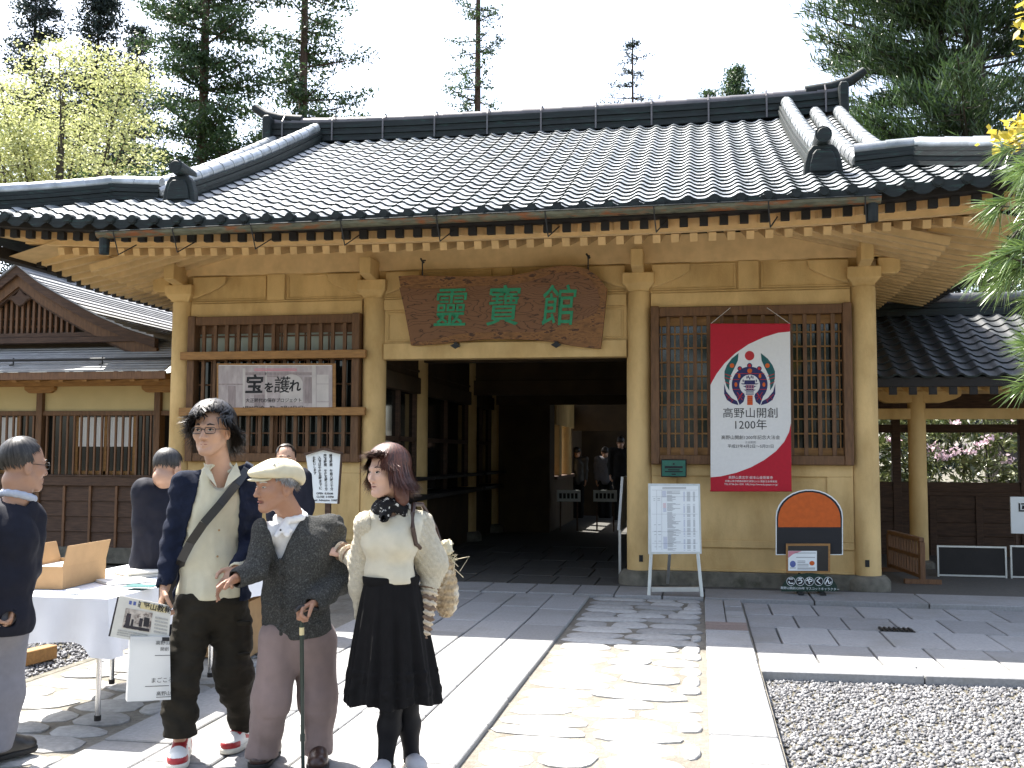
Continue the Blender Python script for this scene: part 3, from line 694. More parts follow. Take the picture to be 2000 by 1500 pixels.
# planked skirt below the sill
ps = xx(133)-xx(83); x = xx(83)-10*ps
while x < XE-.05:
    ob('skirt_post', MT['rbrown'], (x-.018, x+.018, LY-.075, LY-.02, z_f0, z_f1))
    for k in range(4):
        za, zb = z_f0+(z_f1-z_f0)*k/4, z_f0+(z_f1-z_f0)*(k+1)/4
        b = MB(); y = LY-.045; b.hexa([(x+.02, y-.012, za), (min(x+ps, XE)-.02, y-.012, za), (min(x+ps, XE)-.02, y+.03, za), (x+.02, y+.03, za), (x+.02, y+.006, zb-.004), (min(x+ps, XE)-.02, y+.006, zb-.004), (min(x+ps, XE)-.02, y+.03, zb-.004), (x+.02, y+.03, zb-.004)])
        b.build('skirt_board', MT['dkwood'], off_b)
    x += ps
# barred windows
for a, c in ((P[0], P[1]), (P[1], P[2]), (P[2], P[3])):
    w = empty('barred_window', (0, 0, 0)); w.parent = off_b; w.location = Vector(((a+c)/2, LY, z_s1)) - off(off_b)
    n = 17; 
    for k in range(1, n):
        xk = a+(c-a)*k/n; b = MB(); b.box(xk-.012, xk+.012, LY-.05, LY-.02, z_s1+.023, z_h0-.001); b.build('window_bar', MT['rbrown'], w)
    xm0, xm1 = a+(c-a)*.30, a+(c-a)*.79
    for xk in (xm0, xm1, (xm0+xm1)/2): ob('sash_stile', MT['brown_h'], (xk-.022, xk+.022, LY+.0, LY+.03, z_s1+.023, z_h0-.001), parent=w)
    ob('sash_rail', MT['brown_h'], (xm0+.023, xm1-.023, LY+.0, LY+.025, z_s1+.023, z_s1+.075), parent=w)
    ob('shoji_screen', MT['paperwhite'], (xm0+.023, xm1-.023, LY+.012, LY+.022, zz(872), z_h0-.02), parent=w, bevel=0)
    ob('pane', MT['glassdark'], (a+.05, c-.05, LY+.04, LY+.045, z_s1+.02, z_h0), parent=w, bevel=0)
# eave: plate, rafters, sheet roof in lapped courses
EY = 11.85; z_e = zz(724, EY); z_t = atY(150, 664, 12.72).z
ob('eave_plate', MT['rbrown'], (XW, XE, EY+.01, EY+.05, zz(741, EY), z_e-.012))
for k in range(18):
    x = XE-.15-.335*k; b = MB(); b.beam((x, EY+.06, z_e-.10), (x, LY, z_e+.02), .07, .075); b.build('rafter', MT['brown_h'], off_b, bevel=.004)
roofl = empty('sheet_roof', (0, 0, 0)); roofl.parent = off_b; roofl.location = Vector((-9, EY, z_e))-off(off_b)
nC = 13
for k in range(nC):
    y0, y1 = EY+(12.75-EY)*k/nC, EY+(12.75-EY)*(k+1)/nC; za, zb = z_e+(z_t-z_e)*k/nC, z_e+(z_t-z_e)*(k+1)/nC
    b = MB(); b.hexa([(XW, y0, za-.012), (XE, y0, za-.012), (XE, y1+.02, zb-.012), (XW, y1+.02, zb-.012), (XW, y0, za+.012), (XE, y0, za+.012), (XE, y1+.02, zb+.004), (XW, y1+.02, zb+.004)])
    b.build('roof_course', MT['sheet'], roofl)
b = MB(); yg = EY+.16; zg = z_e+(z_t-z_e)*.17+.075; b.tube([(XW, yg, zg), (XE, yg, zg)], .018, 8); sg = b.build('snow_guard', MT['iron'], off_b, smooth=True)
for px in (26, 200, 374): 
    x = atY(px, 710, yg).x
    if x < XE: b = MB(); b.tube([(x, yg, zg+.03), (x, yg, zg-.06), (x+.02, yg-.10, zg-.075)], .010, 6); b.build('guard_bracket', MT['iron'], sg)
# gable
GY = 12.42
pts = [(45, 522), (88, 556), (128, 580), (200, 620), (260, 646), (312, 662)]
pw = [(atY(a, c, GY).x, atY(a, c, GY).z) for a, c in pts]; ax = pw[0][0]
inner = [(x-.0, z-.135) for x, z in pw]
for s in (1, -1):
    for dz, ww, yy0, yy1, m, nm in ((0, .125, GY-.13, GY-.03, MT['dkwood'], 'bargeboard'), (.128, .15, GY-.08, GY+.0, MT['brown'], 'inner_bargeboard'), (.281, .03, GY-.05, GY+.02, MT['dkwood'], 'barge_moulding')):
        b = MB()
        for (xa, za), (xb, zb) in zip(pw[:-1], pw[1:]):
            q = [(ax+s*(xa-ax), za-dz-ww), (ax+s*(xb-ax), zb-dz-ww), (ax+s*(xb-ax), zb-dz), (ax+s*(xa-ax), za-dz)]
            b.prismY(q[::s], yy0, yy1)
        b.build(nm, m, off_b)
    for k in range(18):
        t0, t1 = k/18, (k+1)/18
        def at(t):
            q = t*(len(pw)-1); i = min(int(q), len(pw)-2); u = q-i; return (ax+s*(pw[i][0]+(pw[i+1][0]-pw[i][0])*u-ax), pw[i][1]+(pw[i+1][1]-pw[i][1])*u)
        (xa, za), (xb, zb) = at(t0), at(t1)
        b = MB(); b.prismY([(xa, za+.008), (xb, zb+.008), (xb, zb+.04), (xa, za+.022)][::s], GY-.16, 16.5); b.build('roof_course', MT['sheet'], roofl)
b = MB(); b.tube([(ax, GY-.2, pw[0][1]+.10), (ax, 16.5, pw[0][1]+.10)], .085, 12); b.build('gable_ridge', MT['copperdk'], off_b, smooth=True)
z_g0 = atY(50, 652, GY).z; z_a = pw[0][1]-.31
b = MB(); b.prismY([(ax-1.6, z_g0-.2), (ax+1.6, z_g0-.2), (ax+1.25, z_g0+.15), (ax, z_a+.05), (ax-1.25, z_g0+.15)], GY+.10, GY+.14); b.build('gable_wall', MT['dark'], off_b)
ob('gable_sill', MT['dkwood'], (ax-1.6, ax+1.6, GY-.06, GY+.06, z_g0-.06, z_g0), (ax-1.9, ax+1.9, GY-.10, GY+.06, z_g0-.14, z_g0-.065))
for k in range(-9, 10):
    x = ax+k*.085; top = z_a-.02-abs(k*.085)*.62
    if top < z_g0+.03: continue
    ob('gable_slat', MT['rbrown'], (x-.019, x+.019, GY+.02, GY+.06, z_g0+.001, top))
for z in (z_g0+.09, z_g0+.2): ob('gable_slat_rail', MT['brown'], (ax-.62+(z-z_g0)*1.2, ax+.62-(z-z_g0)*1.2, GY+.065, GY+.08, z, z+.03))
b = MB(); b.prismY([(ax-.16, z_a-.09), (ax-.20, z_a-.13), (ax-.12, z_a-.15), (ax-.06, z_a-.21), (ax, z_a-.24), (ax+.06, z_a-.21), (ax+.12, z_a-.15), (ax+.20, z_a-.13), (ax+.16, z_a-.09), (ax+.07, z_a-.08), (ax, z_a+.02), (ax-.07, z_a-.08)], GY-.05, GY-.01); b.build('gable_pendant', MT['dkwood'], off_b, bevel=.012)

# ================================================================ the open gallery on the right
GA = 14.35
gal = empty('gallery', (4.4, GA, 0), 'open roofed gallery with ochre columns right of the gate', 'gallery')
def qb(name, m, *boxes, bevel=0.005, parent=None):
    b = MB()
    for q in boxes: b.box(*q)
    return b.build(name, m, parent or gal, bevel=bevel)
X0, X1 = 1.98, 8.5
zq = lambda py, Y=GA: atY(1850, py, Y).z
for x in (atY(1792, 900, GA).x, atY(1792, 900, GA).x+2.6, atY(1792, 900, GA).x+5.2):
    b = MB(); b.lathe([(.115, .10), (.112, zq(765))], (x, GA, 0), 24); b.build('column', O, gal, smooth=True)
    b = MB(); b.lathe([(.19, 0), (.18, .08), (.12, .11)], (x, GA, 0.005), 20); b.build('column_base', MT['stonebase'], gal, smooth=True)
    b = MB(); z1, z0 = zq(763), zq(787); b.prismY([(x-.62, z1), (x-.60, z1-.06), (x-.4, z0), (x+.3, z0), (x+.48, z0+.05), (x+.55, z1-.07), (x+.55, z1)], GA-.09, GA+.09); b.build('bracket_arm', O, gal, bevel=.01)
qb('beam', O, (X0, X1, GA-.07, GA+.07, zq(819), zq(798))); qb('plate', O, (X0, X1, GA-.08, GA+.08, zq(763), zq(752)))
GB = 16.2
zb_ = lambda py: atY(1850, py, GB).z
qb('rear_beam', MT['dkwood'], (X0, X1, GB-.06, GB+.06, zb_(845), zb_(829)), (X0, X1, GB-.06, GB+.06, zb_(812), zb_(770)))
qb('low_wall', MT['dkwood'], (X0, X1, GB-.03, GB+.03, 0, zb_(968)), (X0, X1, GB-.06, GB+.05, zb_(968), zb_(960)))
for x in (atY(1818, 900, GB).x, atY(1908, 900, GB).x, atY(1996, 900, GB).x): qb('wall_post', MT['dkwood'], (x-.05, x+.05, GB-.07, GB+.06, 0, zb_(968)))
for x in (atY(1996, 900, GB).x+.02, atY(1750, 900, GB).x): qb('post', MT['dkwood'], (x-.06, x+.06, GB-.065, GB+.065, 0, zb_(770)))
for k in range(5):
    z = .1+.2*k; qb('wall_board', MT['dkwood'], (X0, X1, GB-.045-.006*(k % 2), GB-.031, z, z+.19), bevel=.003)
qb('gallery_end', MT['dkwood'], (X0-.02, X0+.02, GA+.2, GB, 0, 3), bevel=0)
ye = 13.15; ze = zq(752, ye); zr2 = zq(612, 15.3)
qb('eave_board', MT['black'], (X0, X1, ye, ye+.06, ze-.02, ze+.10))
for k in range(28):
    x = X0+.12+k*.232; b = MB(); b.beam((x, ye+.02, ze-.06), (x, GA+.2, ze+.22), .085, .09); b.build('rafter', OW, gal, bevel=.004)
    b = MB(); b.box(x-.046, x+.046, ye+.005, ye+.03, ze-.115, ze-.021); b.build('rafter_cap', MT['black'], gal)
groof = MB(); groof.add([(X0, ye, ze+.09), (X1, ye, ze+.09), (X1, 15.3, zr2-.02), (X0, 15.3, zr2-.02)], [(0, 1, 2, 3)]); groof.add([(X0, 17.4, ze+.09), (X1, 17.4, ze+.09), (X1, 15.3, zr2-.02), (X0, 15.3, zr2-.02)], [(3, 2, 1, 0)])
gr = groof.build('roof', MT['copperdk'], gal)
b = MB(); b.add([(X0, ye+.05, ze), (X1, ye+.05, ze), (X1, 15.3, ze+.6), (X0, 15.3, ze+.6)], [(3, 2, 1, 0)]); b.add([(X0, 17.3, ze), (X1, 17.3, ze), (X1, 15.3, ze+.6), (X0, 15.3, ze+.6)], [(0, 1, 2, 3)]); b.build('soffit', OW, gal)
for r in range(10):
    for c in range(24):
        ya, yb = ye-.03+(15.2-ye)*r/10, ye-.03+(15.2-ye)*(r+1)/10; cx = X0+.15+c*TW
        f_ = lambda dx, Y: ze+.11+(zr2-ze-.11)*(Y-ye)/(15.3-ye)
        v, f = tile_verts(cx, ya, yb, f_); b = MB(); add_tile(b, v, f); b.build('roof_tile', [MT['shadetile'], MT['copperdk']], gr, smooth=True, angle=60)
qb('ridge_course', MT['copperdk'], (X0, X1, 15.18, 15.42, zr2-.05, zr2+.06), (X0, X1, 15.2, 15.4, zr2+.065, zr2+.14))
b = MB(); b.tube([(X0, 15.3, zr2+.2), (X1, 15.3, zr2+.2)], .09, 12); b.build('ridge_roll', MT['copperlt'], gal, smooth=True)
# things in the gallery's shade
fr = empty('picket_barrier', atZ(1800, 1138, 0.012), 'low reddish picket barrier standing beside the gallery column', 'barrier')
a = atZ(1802, 1140, 0.012); c = atZ(1738, 1116, 0.012); H_ = .50
b = MB(); b.beam(a+Vector((0, 0, H_)), c+Vector((0, 0, H_)), .06, .05); b.build('top_rail', MT['rbrown'], fr, bevel=.006)
for z in (.08, .30): b = MB(); b.beam(a+Vector((0, 0, z)), c+Vector((0, 0, z)), .03, .04); b.build('cross_rail', MT['rbrown'], fr)
for t in (0, 1): p = a.lerp(c, t); b = MB(); b.box(p.x-.03, p.x+.03, p.y-.03, p.y+.03, p.z, p.z+H_-.026); b.build('post', MT['rbrown'], fr, bevel=.005); b = MB(); b.box(p.x-.2, p.x+.2, p.y-.04, p.y+.04, p.z, p.z+.05); b.build('foot', MT['rbrown'], fr)
for k in range(1, 12): p = a.lerp(c, k/12); b = MB(); b.box(p.x-.012, p.x+.012, p.y-.012, p.y+.012, p.z+.06, p.z+H_-.026); b.build('picket', MT['rbrown'], fr)
for i, (pa, pb, lab) in enumerate(((1831, 1967, 'low black panel in a bright metal frame in front of the gallery wall'), (1974, 2110, 'black framed panel cut by the right edge of the photo'))):
    RY = 13.35; a = atY(pa, 1134, RY); c = atY(pb, 1134, RY); top = atY(pa, 1065, RY).z
    f = empty('framed_panel', ((a.x+c.x)/2, RY, 0.012), lab, 'panel', 'black panels in metal frames')
    for q in ((a.x, a.x+.02, RY-.015, RY+.015, .012, top), (c.x-.02, c.x, RY-.015, RY+.015, .012, top), (a.x+.021, c.x-.021, RY-.015, RY+.015, top-.02, top), (a.x+.021, c.x-.021, RY-.015, RY+.015, .02, .04)):
        b = MB(); b.box(*q); b.build('frame_bar', MT['alu'], f)
    b = MB(); b.box(a.x+.021, c.x-.021, RY-.004, RY+.004, .041, top-.021); b.build('panel_sheet', MT['black'], f)
nb = atY(1990, 1005, 14.0); nbo = empty('notice_board', (nb.x+.25, 14.0, 0.012), 'pale notice board with a black emblem standing before the gallery wall', 'notice board')
a = atY(1974, 1042, 14.0); top = atY(1974, 970, 14.0).z
b = MB(); b.box(a.x, a.x+.62, 13.98, 14.0, a.z, top); b.build('board', MT['whitepl'], nbo, bevel=.004)
for x in (a.x+.06, a.x+.54): b = MB(); b.box(x, x+.03, 14.0, 14.03, .012, top-.05); b.build('post', MT['dkwood'], nbo)
e0 = atY(1990, 999, 13.975); s_ = .105
for q in ((0, s_, 0, .018), (0, .018, .02, s_), (s_*.3, s_, s_-.018, s_), (s_-.018, s_, .02, s_-.02)): b = MB(); b.box(e0.x+q[0], e0.x+q[1], 13.974, 13.979, e0.z+q[2], e0.z+q[3]); b.build('emblem', MT['ink'], nbo)
b = MB(); b.prismY([(e0.x+.035, e0.z+.03), (e0.x+.08, e0.z+.03), (e0.x+.07, e0.z+.075), (e0.x+.045, e0.z+.08)], 13.974, 13.979); b.build('emblem', MT['ink'], nbo)
# ================================================================ trees and shrubs
def leafmat(name, a, b_, rough=0.5, transl=0.35, spec=0.4):
    m = bpy.data.materials.new(name); m.use_nodes = True; n = m.node_tree.nodes; l = m.node_tree.links
    ge = n.new('ShaderNodeNewGeometry'); rp = n.new('ShaderNodeValToRGB'); l.new(ge.outputs['Random Per Island'], rp.inputs[0])
    rp.color_ramp.elements[0].color = (*a, 1); rp.color_ramp.elements[1].color = (*b_, 1)
    p = n['Principled BSDF']; p.inputs['Roughness'].default_value = rough; p.inputs['Specular IOR Level'].default_value = spec
    l.new(rp.outputs[0], p.inputs['Base Color'])
    t = n.new('ShaderNodeBsdfTranslucent'); l.new(rp.outputs[0], t.inputs[0]); mx = n.new('ShaderNodeMixShader'); mx.inputs[0].default_value = transl
    l.new(p.outputs[0], mx.inputs[1]); l.new(t.outputs[0], mx.inputs[2]); l.new(mx.outputs[0], n['Material Output'].inputs[0]); return m
L_CEDAR = leafmat('cedar_leaf', (0.022, 0.050, 0.020), (0.072, 0.122, 0.040), transl=.28)
L_CEDARB = leafmat('bluish_cedar_leaf', (0.014, 0.026, 0.024), (0.040, 0.058, 0.046), transl=.25)
L_PINE = leafmat('pine_leaf', (0.020, 0.046, 0.015), (0.090, 0.150, 0.048), rough=.35, transl=.25, spec=.6)
L_MAPLE = leafmat('young_maple_leaf', (0.34, 0.37, 0.13), (0.64, 0.65, 0.34), transl=.4)
L_YEL = leafmat('yellow_maple_leaf', (0.36, 0.30, 0.03), (0.58, 0.47, 0.08), transl=.5)
L_RHO = leafmat('rhododendron_leaf', (0.06, 0.09, 0.025), (0.19, 0.20, 0.08), rough=.3, transl=.2, spec=.6)
L_NEED = leafmat('pine_needle', (0.09, 0.16, 0.035), (0.20, 0.28, 0.09), rough=.3, transl=.2, spec=.7)
L_FLOW = leafmat('pink_petal', (0.62, 0.42, 0.50), (0.80, 0.66, 0.70), transl=.3)
BARK = mat('bark', (0.055, 0.045, 0.036), 0.9, 0.35, 5, 0.5, 25, stretch=(3, 3, .6))
BARKR = mat('cedar_bark', (0.085, 0.052, 0.036), 0.9, 0.35, 5, 0.5, 25, stretch=(4, 4, .5))
def leafcloud(cent, per, spread, size, rng, aspect=0.5, flat=0.0, dirs=None):
    """rhombic leaves scattered about the given centres"""
    n = len(cent)*per; c = np.repeat(np.asarray(cent), per, 0)
    o = rng.normal(size=(n, 3))*np.asarray(spread); c = c + o
    a = rng.normal(size=(n, 3)); a[:, 2] *= (1-flat); a /= np.linalg.norm(a, axis=1)[:, None]
    if dirs is not None: a = a*.75 + np.repeat(dirs, per, 0); a /= np.linalg.norm(a, axis=1)[:, None]
    t = rng.normal(size=(n, 3)); b = np.cross(a, t); b /= np.linalg.norm(b, axis=1)[:, None]
    s = size*rng.uniform(.6, 1.35, (n, 1))
    v = np.stack([c - a*s, c + b*s*aspect, c + a*s, c - b*s*aspect], 1).reshape(-1, 3)
    return v, np.arange(4*n).reshape(-1, 4)
def add_branches(name, segs, m, parent):
    b = MB()
    for pts, r0, r1 in segs:
        k = len(pts); b.tube(pts, [r0+(r1-r0)*i/(k-1) for i in range(k)], 5, cap=False)
    return b.build(name, m, parent, smooth=True)
def conifer(x, y, h, zlo, width, label, seed, leaf, density=1.0, size=.17, group='tall conifers behind the gate house', droop=.25, r0=None, bark=BARKR, lean=0.0, top_taper=1.0, clump=.30, per=22):
    rng = np.random.default_rng(seed)
    t = empty('conifer_tree', (x, y, -.16), label, 'tree', group)
    r0 = r0 or h*.0085
    pts = [(x+lean*k/8, y, -.16+h*k/8) for k in range(9)]
    b = MB(); b.tube(pts, [r0*(1-.93*k/8)+.02 for k in range(9)], 9); b.build('trunk', bark, t, smooth=True)
    segs = []; cent = []
    z = zlo
    while z < h*.985:
        u = (z-zlo)/(h-zlo); L = width*(1-u)**(.75*top_taper)*(0.75+.5*rng.random())*min(1, .55+u*3)
        nb = rng.integers(3, 6)
        for _ in range(nb):
            if rng.random() > .45+.5*density: continue
            a = rng.uniform(0, 2*math.pi); LL = L*rng.uniform(.6, 1.12); d = np.array([math.cos(a), math.sin(a), 0])
            up = rng.uniform(-droop, .12); x0 = x+lean*z/h
            p = [np.array([x0, y, z]) + d*LL*q + np.array([0, 0, LL*(up*q + .22*q*q*(1 if up < 0 else .5))]) for q in (0, .33, .66, 1)]
            segs.append(([tuple(q) for q in p], .02+.012*LL, .008))
            k = max(3, int(LL/.30*density+.5))
            for q in np.linspace(.25, 1.0, k):
                i = min(2, int(q*3)); f = q*3-i; cc = p[i]*(1-f)+p[i+1]*f
                side = np.array([-d[1], d[0], 0])*rng.normal()*.18*LL*(1.1-q)
                cent.append(cc+side+np.array([0, 0, rng.normal()*.08]))
        z += rng.uniform(.18, .42)/max(.5, density)*max(1, h/22)
    add_branches('branches', segs, bark, t)
    cent = np.array(cent)
    v, f = leafcloud(cent, int(per*2.6), (clump*.72, clump*.72, clump*.34), size*.50, rng, .42)
    npmesh('crown', v, f, leaf, t); return t
def X_at(px, Y): return atY(px, 300, Y).x
conifer(X_at(60, 42), 42, 25, 6, 4.2, 'dark conifer furthest left, behind the pale yellow-green maple', 21, L_CEDARB, .75, .19, clump=.36)
conifer(X_at(185, 44), 44, 25, 6, 4.0, 'dark dense conifer rising straight behind the pale maple crown', 22, L_CEDARB, .8, .2, clump=.40)
conifer(X_at(262, 47), 47, 23.5, 6, 3.2, 'narrow dark conifer between the pale maple and the large cedar', 23, L_CEDARB, .7, .2, clump=.36)
conifer(X_at(395, 33), 33, 30, 6, 3.6, 'large green cedar with a straight bare trunk showing, above the left end of the ridge', 24, L_CEDAR, .95, .155, clump=.33, per=26)
conifer(X_at(590, 36), 36, 30, 6, 3.1, 'tall cedar standing second from the large one, over the left ridge horn', 25, L_CEDAR, .75, .16, clump=.32, per=24)
conifer(X_at(932, 42), 42, 29, 4, 2.7, 'slim open conifer rising alone above the middle of the roof ridge', 26, L_CEDAR, .6, .15, droop=.05, clump=.22, per=16)
conifer(X_at(1236, 52), 52, 23.2, 4, 5.0, 'small thin conifer with sparse twigs right of the slim one', 27, L_CEDARB, .55, .15, droop=.0, clump=.20, per=10)
conifer(X_at(1440, 50), 50, 20.6, 4, 6.0, 'short bushy conifer tip peeping over the right part of the ridge', 28, L_CEDAR, 1.0, .16, top_taper=1.2, clump=.3)
conifer(X_at(1384, 54), 54, 20.9, 4, 5.0, 'tiny conifer tip just left of the bushy one on the skyline', 29, L_CEDAR, .6, .15, top_taper=1.2)
conifer(X_at(1790, 40), 40, 13, 1, 3.0, 'dark conifer low behind the right verge of the roof', 30, L_CEDARB, 1.0, .2)
# broadleaf crowns: limbs and leaf sprays
def broadleaf(name, x, y, base, limbs, leaf, label, seed, n_spray=260, size=.11, spread=(.5, .5, .16), rad3=(3, 2.5, 2.2), cz=5, per=34, group=None, cat='tree', r0=.14, bark=BARK):
    rng = np.random.default_rng(seed); t = empty(name, (x, y, base), label, cat, group)
    segs = []; cent = []
    for k in range(limbs):
        a = rng.uniform(0, 2*math.pi); e = np.array([x+rad3[0]*math.cos(a)*rng.uniform(.4, .95), y+rad3[1]*math.sin(a)*rng.uniform(.4, .95), cz+rad3[2]*rng.uniform(-.8, .95)])
        s = np.array([x, y, base+(cz-base)*rng.uniform(.35, .7)]); mid = (s+e)/2+rng.normal(size=3)*.25
        segs.append(([tuple(s), tuple(s*.55+mid*.45+np.array([0, 0, .15])), tuple(mid), tuple(e)], r0*.45, .012))
        for j in range(max(1, n_spray//limbs)):
            q = rng.uniform(.3, 1); c = (mid*(1-q)+e*q) + rng.normal(size=3)*np.array([.55, .55, .28])*max(rad3)/3
            cent.append(c)
            if j % 2 == 0: segs.append(([tuple(mid*(1-q)+e*q), tuple((mid*(1-q)+e*q)*.5+c*.5+np.array([0, 0, .05])), tuple(c)], .014, .004))
    b = MB(); b.tube([(x, y, base), (x+.1, y, base+(cz-base)*.35), (x-.05, y, base+(cz-base)*.75), (x, y, cz+rad3[2]*.3)], [r0*1.2, r0, r0*.7, r0*.25], 9); b.build('trunk', bark, t, smooth=True)
    add_branches('branches', segs, bark, t)
    v, f = leafcloud(np.array(cent), per, spread, size, rng, .5, flat=.45); npmesh('crown', v, f, leaf, t); return t
broadleaf('maple_tree', X_at(120, 25), 25, -.16, 18, L_MAPLE, 'pale yellow-green maple in young leaf above the left roof', 41, 500, .052, (.36, .36, .13), (2.6, 1.8, 2.3), 10.6, 58, r0=.2)
broadleaf('broadleaf_tree', X_at(265, 28), 28, -.16, 9, L_CEDAR, 'low dark green tree under the pale maple and beside the large cedar', 42, 240, .08, (.4, .4, .25), (2.4, 1.8, 1.7), 8.7, 46)
# big pine on the right
def pine(x, y, h, label, seed, K=1.0):
    rng = np.random.default_rng(seed); t = empty('pine_tree', (x, y, -.16), label, 'tree')
    tr = [Vector((x, y, -.16)), Vector((x-.1*K, y, h*.35)), Vector((x-.35*K, y, h*.6)), Vector((x-.5*K, y, h))]
    b = MB(); b.tube(tr, [.36*K, .30*K, .24*K, .08*K], 10); b.build('trunk', BARK, t, smooth=True)
    segs = []; cent = []; dirs = []
    s0 = tr[1]; e0 = Vector((x-1.6*K, y-.4, h*.95)); b = MB(); b.tube([s0, s0.lerp(e0, .5)+Vector((-.25, 0, -.2)), e0], [.24*K, .18*K, .07*K], 9); b.build('limb', BARK, t, smooth=True)
    for k in range(170):
        q = rng.uniform(.22, 1); a = rng.uniform(0, 2*math.pi)
        if rng.random() < .3: a = rng.normal(math.pi, .7)
        st = np.array(tr[1].lerp(tr[3], max(0, (q-.3)/.7))) if rng.random() < .6 else np.array(s0.lerp(e0, max(.05, q-.1)))
        L = 4.1*K*(1.12-q*.55)*rng.uniform(.5, 1.0); d = np.array([math.cos(a), math.sin(a), 0]); up = rng.uniform(-.12, .35)
        p = [st + d*L*u + np.array([0, 0, L*(up*u+.14*u*u)]) for u in (0, .35, .7, 1)]
        segs.append(([tuple(z) for z in p], .05, .012))
        for u in np.linspace(.35, 1, int(L*5.0/K)):
            i = min(2, int(u/.35)); f = min(1, (u-.35*i)/.35); cc = p[i]*(1-f)+p[i+1]*f
            sd = np.array([-d[1], d[0], 0])*rng.normal()*.22*L*(1.15-u); c = cc+sd+np.array([0, 0, .1*rng.random()])
            cent.append(c); dd = d*.5+sd*.6+np.array([0, 0, .7]); dirs.append(dd/np.linalg.norm(dd))
            segs.append(([tuple(cc), tuple((cc+c)/2), tuple(c)], .014, .005))
    add_branches('branches', segs, BARK, t)
    v, f = leafcloud(np.array(cent), 52, (.13*K, .13*K, .13*K), .115*K, rng, .12, dirs=np.array(dirs)); npmesh('crown', v, f, L_PINE, t); return t
pine(X_at(1945, 30), 30, 18.2, 'large dark pine with heavy limbs towering behind the right hip of the roof', 51, 1.36)
broadleaf('broadleaf_tree', X_at(2150, 33), 33, -.16, 10, L_CEDAR, 'dark leafy tree half hidden behind the big pine at the right edge', 52, 320, .09, (.45, .45, .3), (3, 2, 4.5), 6, 40)
# rhododendron seen through the gallery
rng = np.random.default_rng(61)
rh = empty('rhododendron_bush', (4.6, 21, -.16), 'sunlit rhododendron with pink flowers seen through the gallery opening', 'bush')
n = 1100; cen = np.stack([rng.uniform(2.0, 9.0, n), 21+rng.uniform(-.9, .9, n)+.25*np.sin(np.arange(n)), rng.uniform(.2, 2.9, n)], 1)
cen[:, 1] += (cen[:, 2]-1.2)*.35
dirs = rng.normal(size=(n, 3)); dirs[:, 1] -= .7; dirs[:, 2] += .5; dirs /= np.linalg.norm(dirs, axis=1)[:, None]
v, f = leafcloud(cen, 14, (.09, .09, .06), .095, rng, .28, dirs=dirs); npmesh('foliage', v, f, L_RHO, rh)
segs = [([(x, 21.2, -.1), (x+rng.normal()*.2, 21.1, 1.0), (x+rng.normal()*.5, 21.0, 2.2)], .03, .01) for x in np.linspace(2.3, 8.8, 16)]
add_branches("stems", segs, BARK, rh)["kind"] = "stuff"
for (px, py) in ((1865, 825), (1868, 882), (1895, 880), (1833, 892), (1851, 890), (1935, 855), (1918, 868), (1970, 897), (1825, 872), (1745, 858), (1975, 835)):
    c = atY(px, py, 20.0); v, f = leafcloud(np.array([c]), 26, (.07, .06, .045), .034, rng, .8); npmesh('flower_truss', v, f, L_FLOW, rh, kind='stuff')
# near pine and maple sprays at the right edge of the view
def needle_tufts(tips, per, length, rng, width=.0017, cone=.75):
    V = []; F = []
    for (p, d) in tips:
        p = np.array(p); d = np.array(d)/np.linalg.norm(d)
        a = rng.normal(size=(per, 3))*cone*.55 + d; a /= np.linalg.norm(a, axis=1)[:, None]
        L = length*rng.uniform(.7, 1.15, (per, 1)); s = np.cross(a, rng.normal(size=(per, 3))); s /= np.linalg.norm(s, axis=1)[:, None]
        o = p - d*rng.uniform(0, .07, (per, 1)); g = np.array([0, 0, -1.0])
        m_ = o + a*L*.55; e = o + a*L + g*L*.10
        k = sum(len(q) for q in V); V.append(np.stack([o-s*width, o+s*width, m_+s*width, m_-s*width, e], 1).reshape(-1, 3))
        base = k+np.arange(per)[:, None]*5
        F.append(np.concatenate([base+np.array([[0, 1, 2]]), base+np.array([[0, 2, 3]]), base+np.array([[3, 2, 4]])], 0))
    return np.concatenate(V), np.concatenate(F)
rng = np.random.default_rng(71)
npn = empty('pine_tree', (3.0, 3.9, -.16), 'near pine whose bright long needled sprays hang in from the right edge', 'tree')
NY_ = 3.6
b = MB(); b.tube([(3.3, 4.2, -.16), (3.25, 4.1, 2.2), (3.1, 4.0, 4.0)], [.11, .09, .05], 10); b.build('trunk', BARK, npn, smooth=True)
segs = []; tips = []
def spray(path, n, rr=.085):
    q = [atY(a+48, c, NY_+dd) for a, c, dd in path]
    segs.append(([tuple(p) for p in q], .012, .004)); a_ = Vector((3.22, 4.08, max(.6, q[0].z-.25))); segs.append(([tuple(a_), tuple(a_.lerp(q[0], .5)+Vector((0, 0, .06))), tuple(q[0])], .022, .012))
    for k in range(n):
        t = (k+rng.random())/n*(len(q)-1); i = min(int(t), len(q)-2); p = q[i].lerp(q[i+1], t-i); dr = (q[i+1]-q[i]).normalized()
        e = p + Vector((rng.normal()*rr, rng.normal()*rr, rng.normal()*rr)) + dr*.03; segs.append(([tuple(p), tuple((p+e)/2), tuple(e)], .005, .003))
        tips.append((tuple(e), tuple((e-p).normalized()+dr*.9+Vector((0, 0, -.15)))))
    tips.append((tuple(q[-1]), tuple((q[-1]-q[-2]).normalized())))
spray([(2120, 200, .3), (2050, 280, .2), (1985, 330, .1), (1945, 350, 0)], 16)
spray([(2120, 250, .2), (2060, 340, .1), (2000, 400, 0), (1950, 440, 0)], 18)
spray([(2130, 330, .1), (2060, 430, .0), (2010, 490, -.1), (1975, 540, -.1)], 16)
spray([(2130, 250, .5), (2040, 260, .4), (1975, 290, .35)], 12)
spray([(2150, 420, 0), (2080, 500, 0), (2020, 560, 0)], 12)
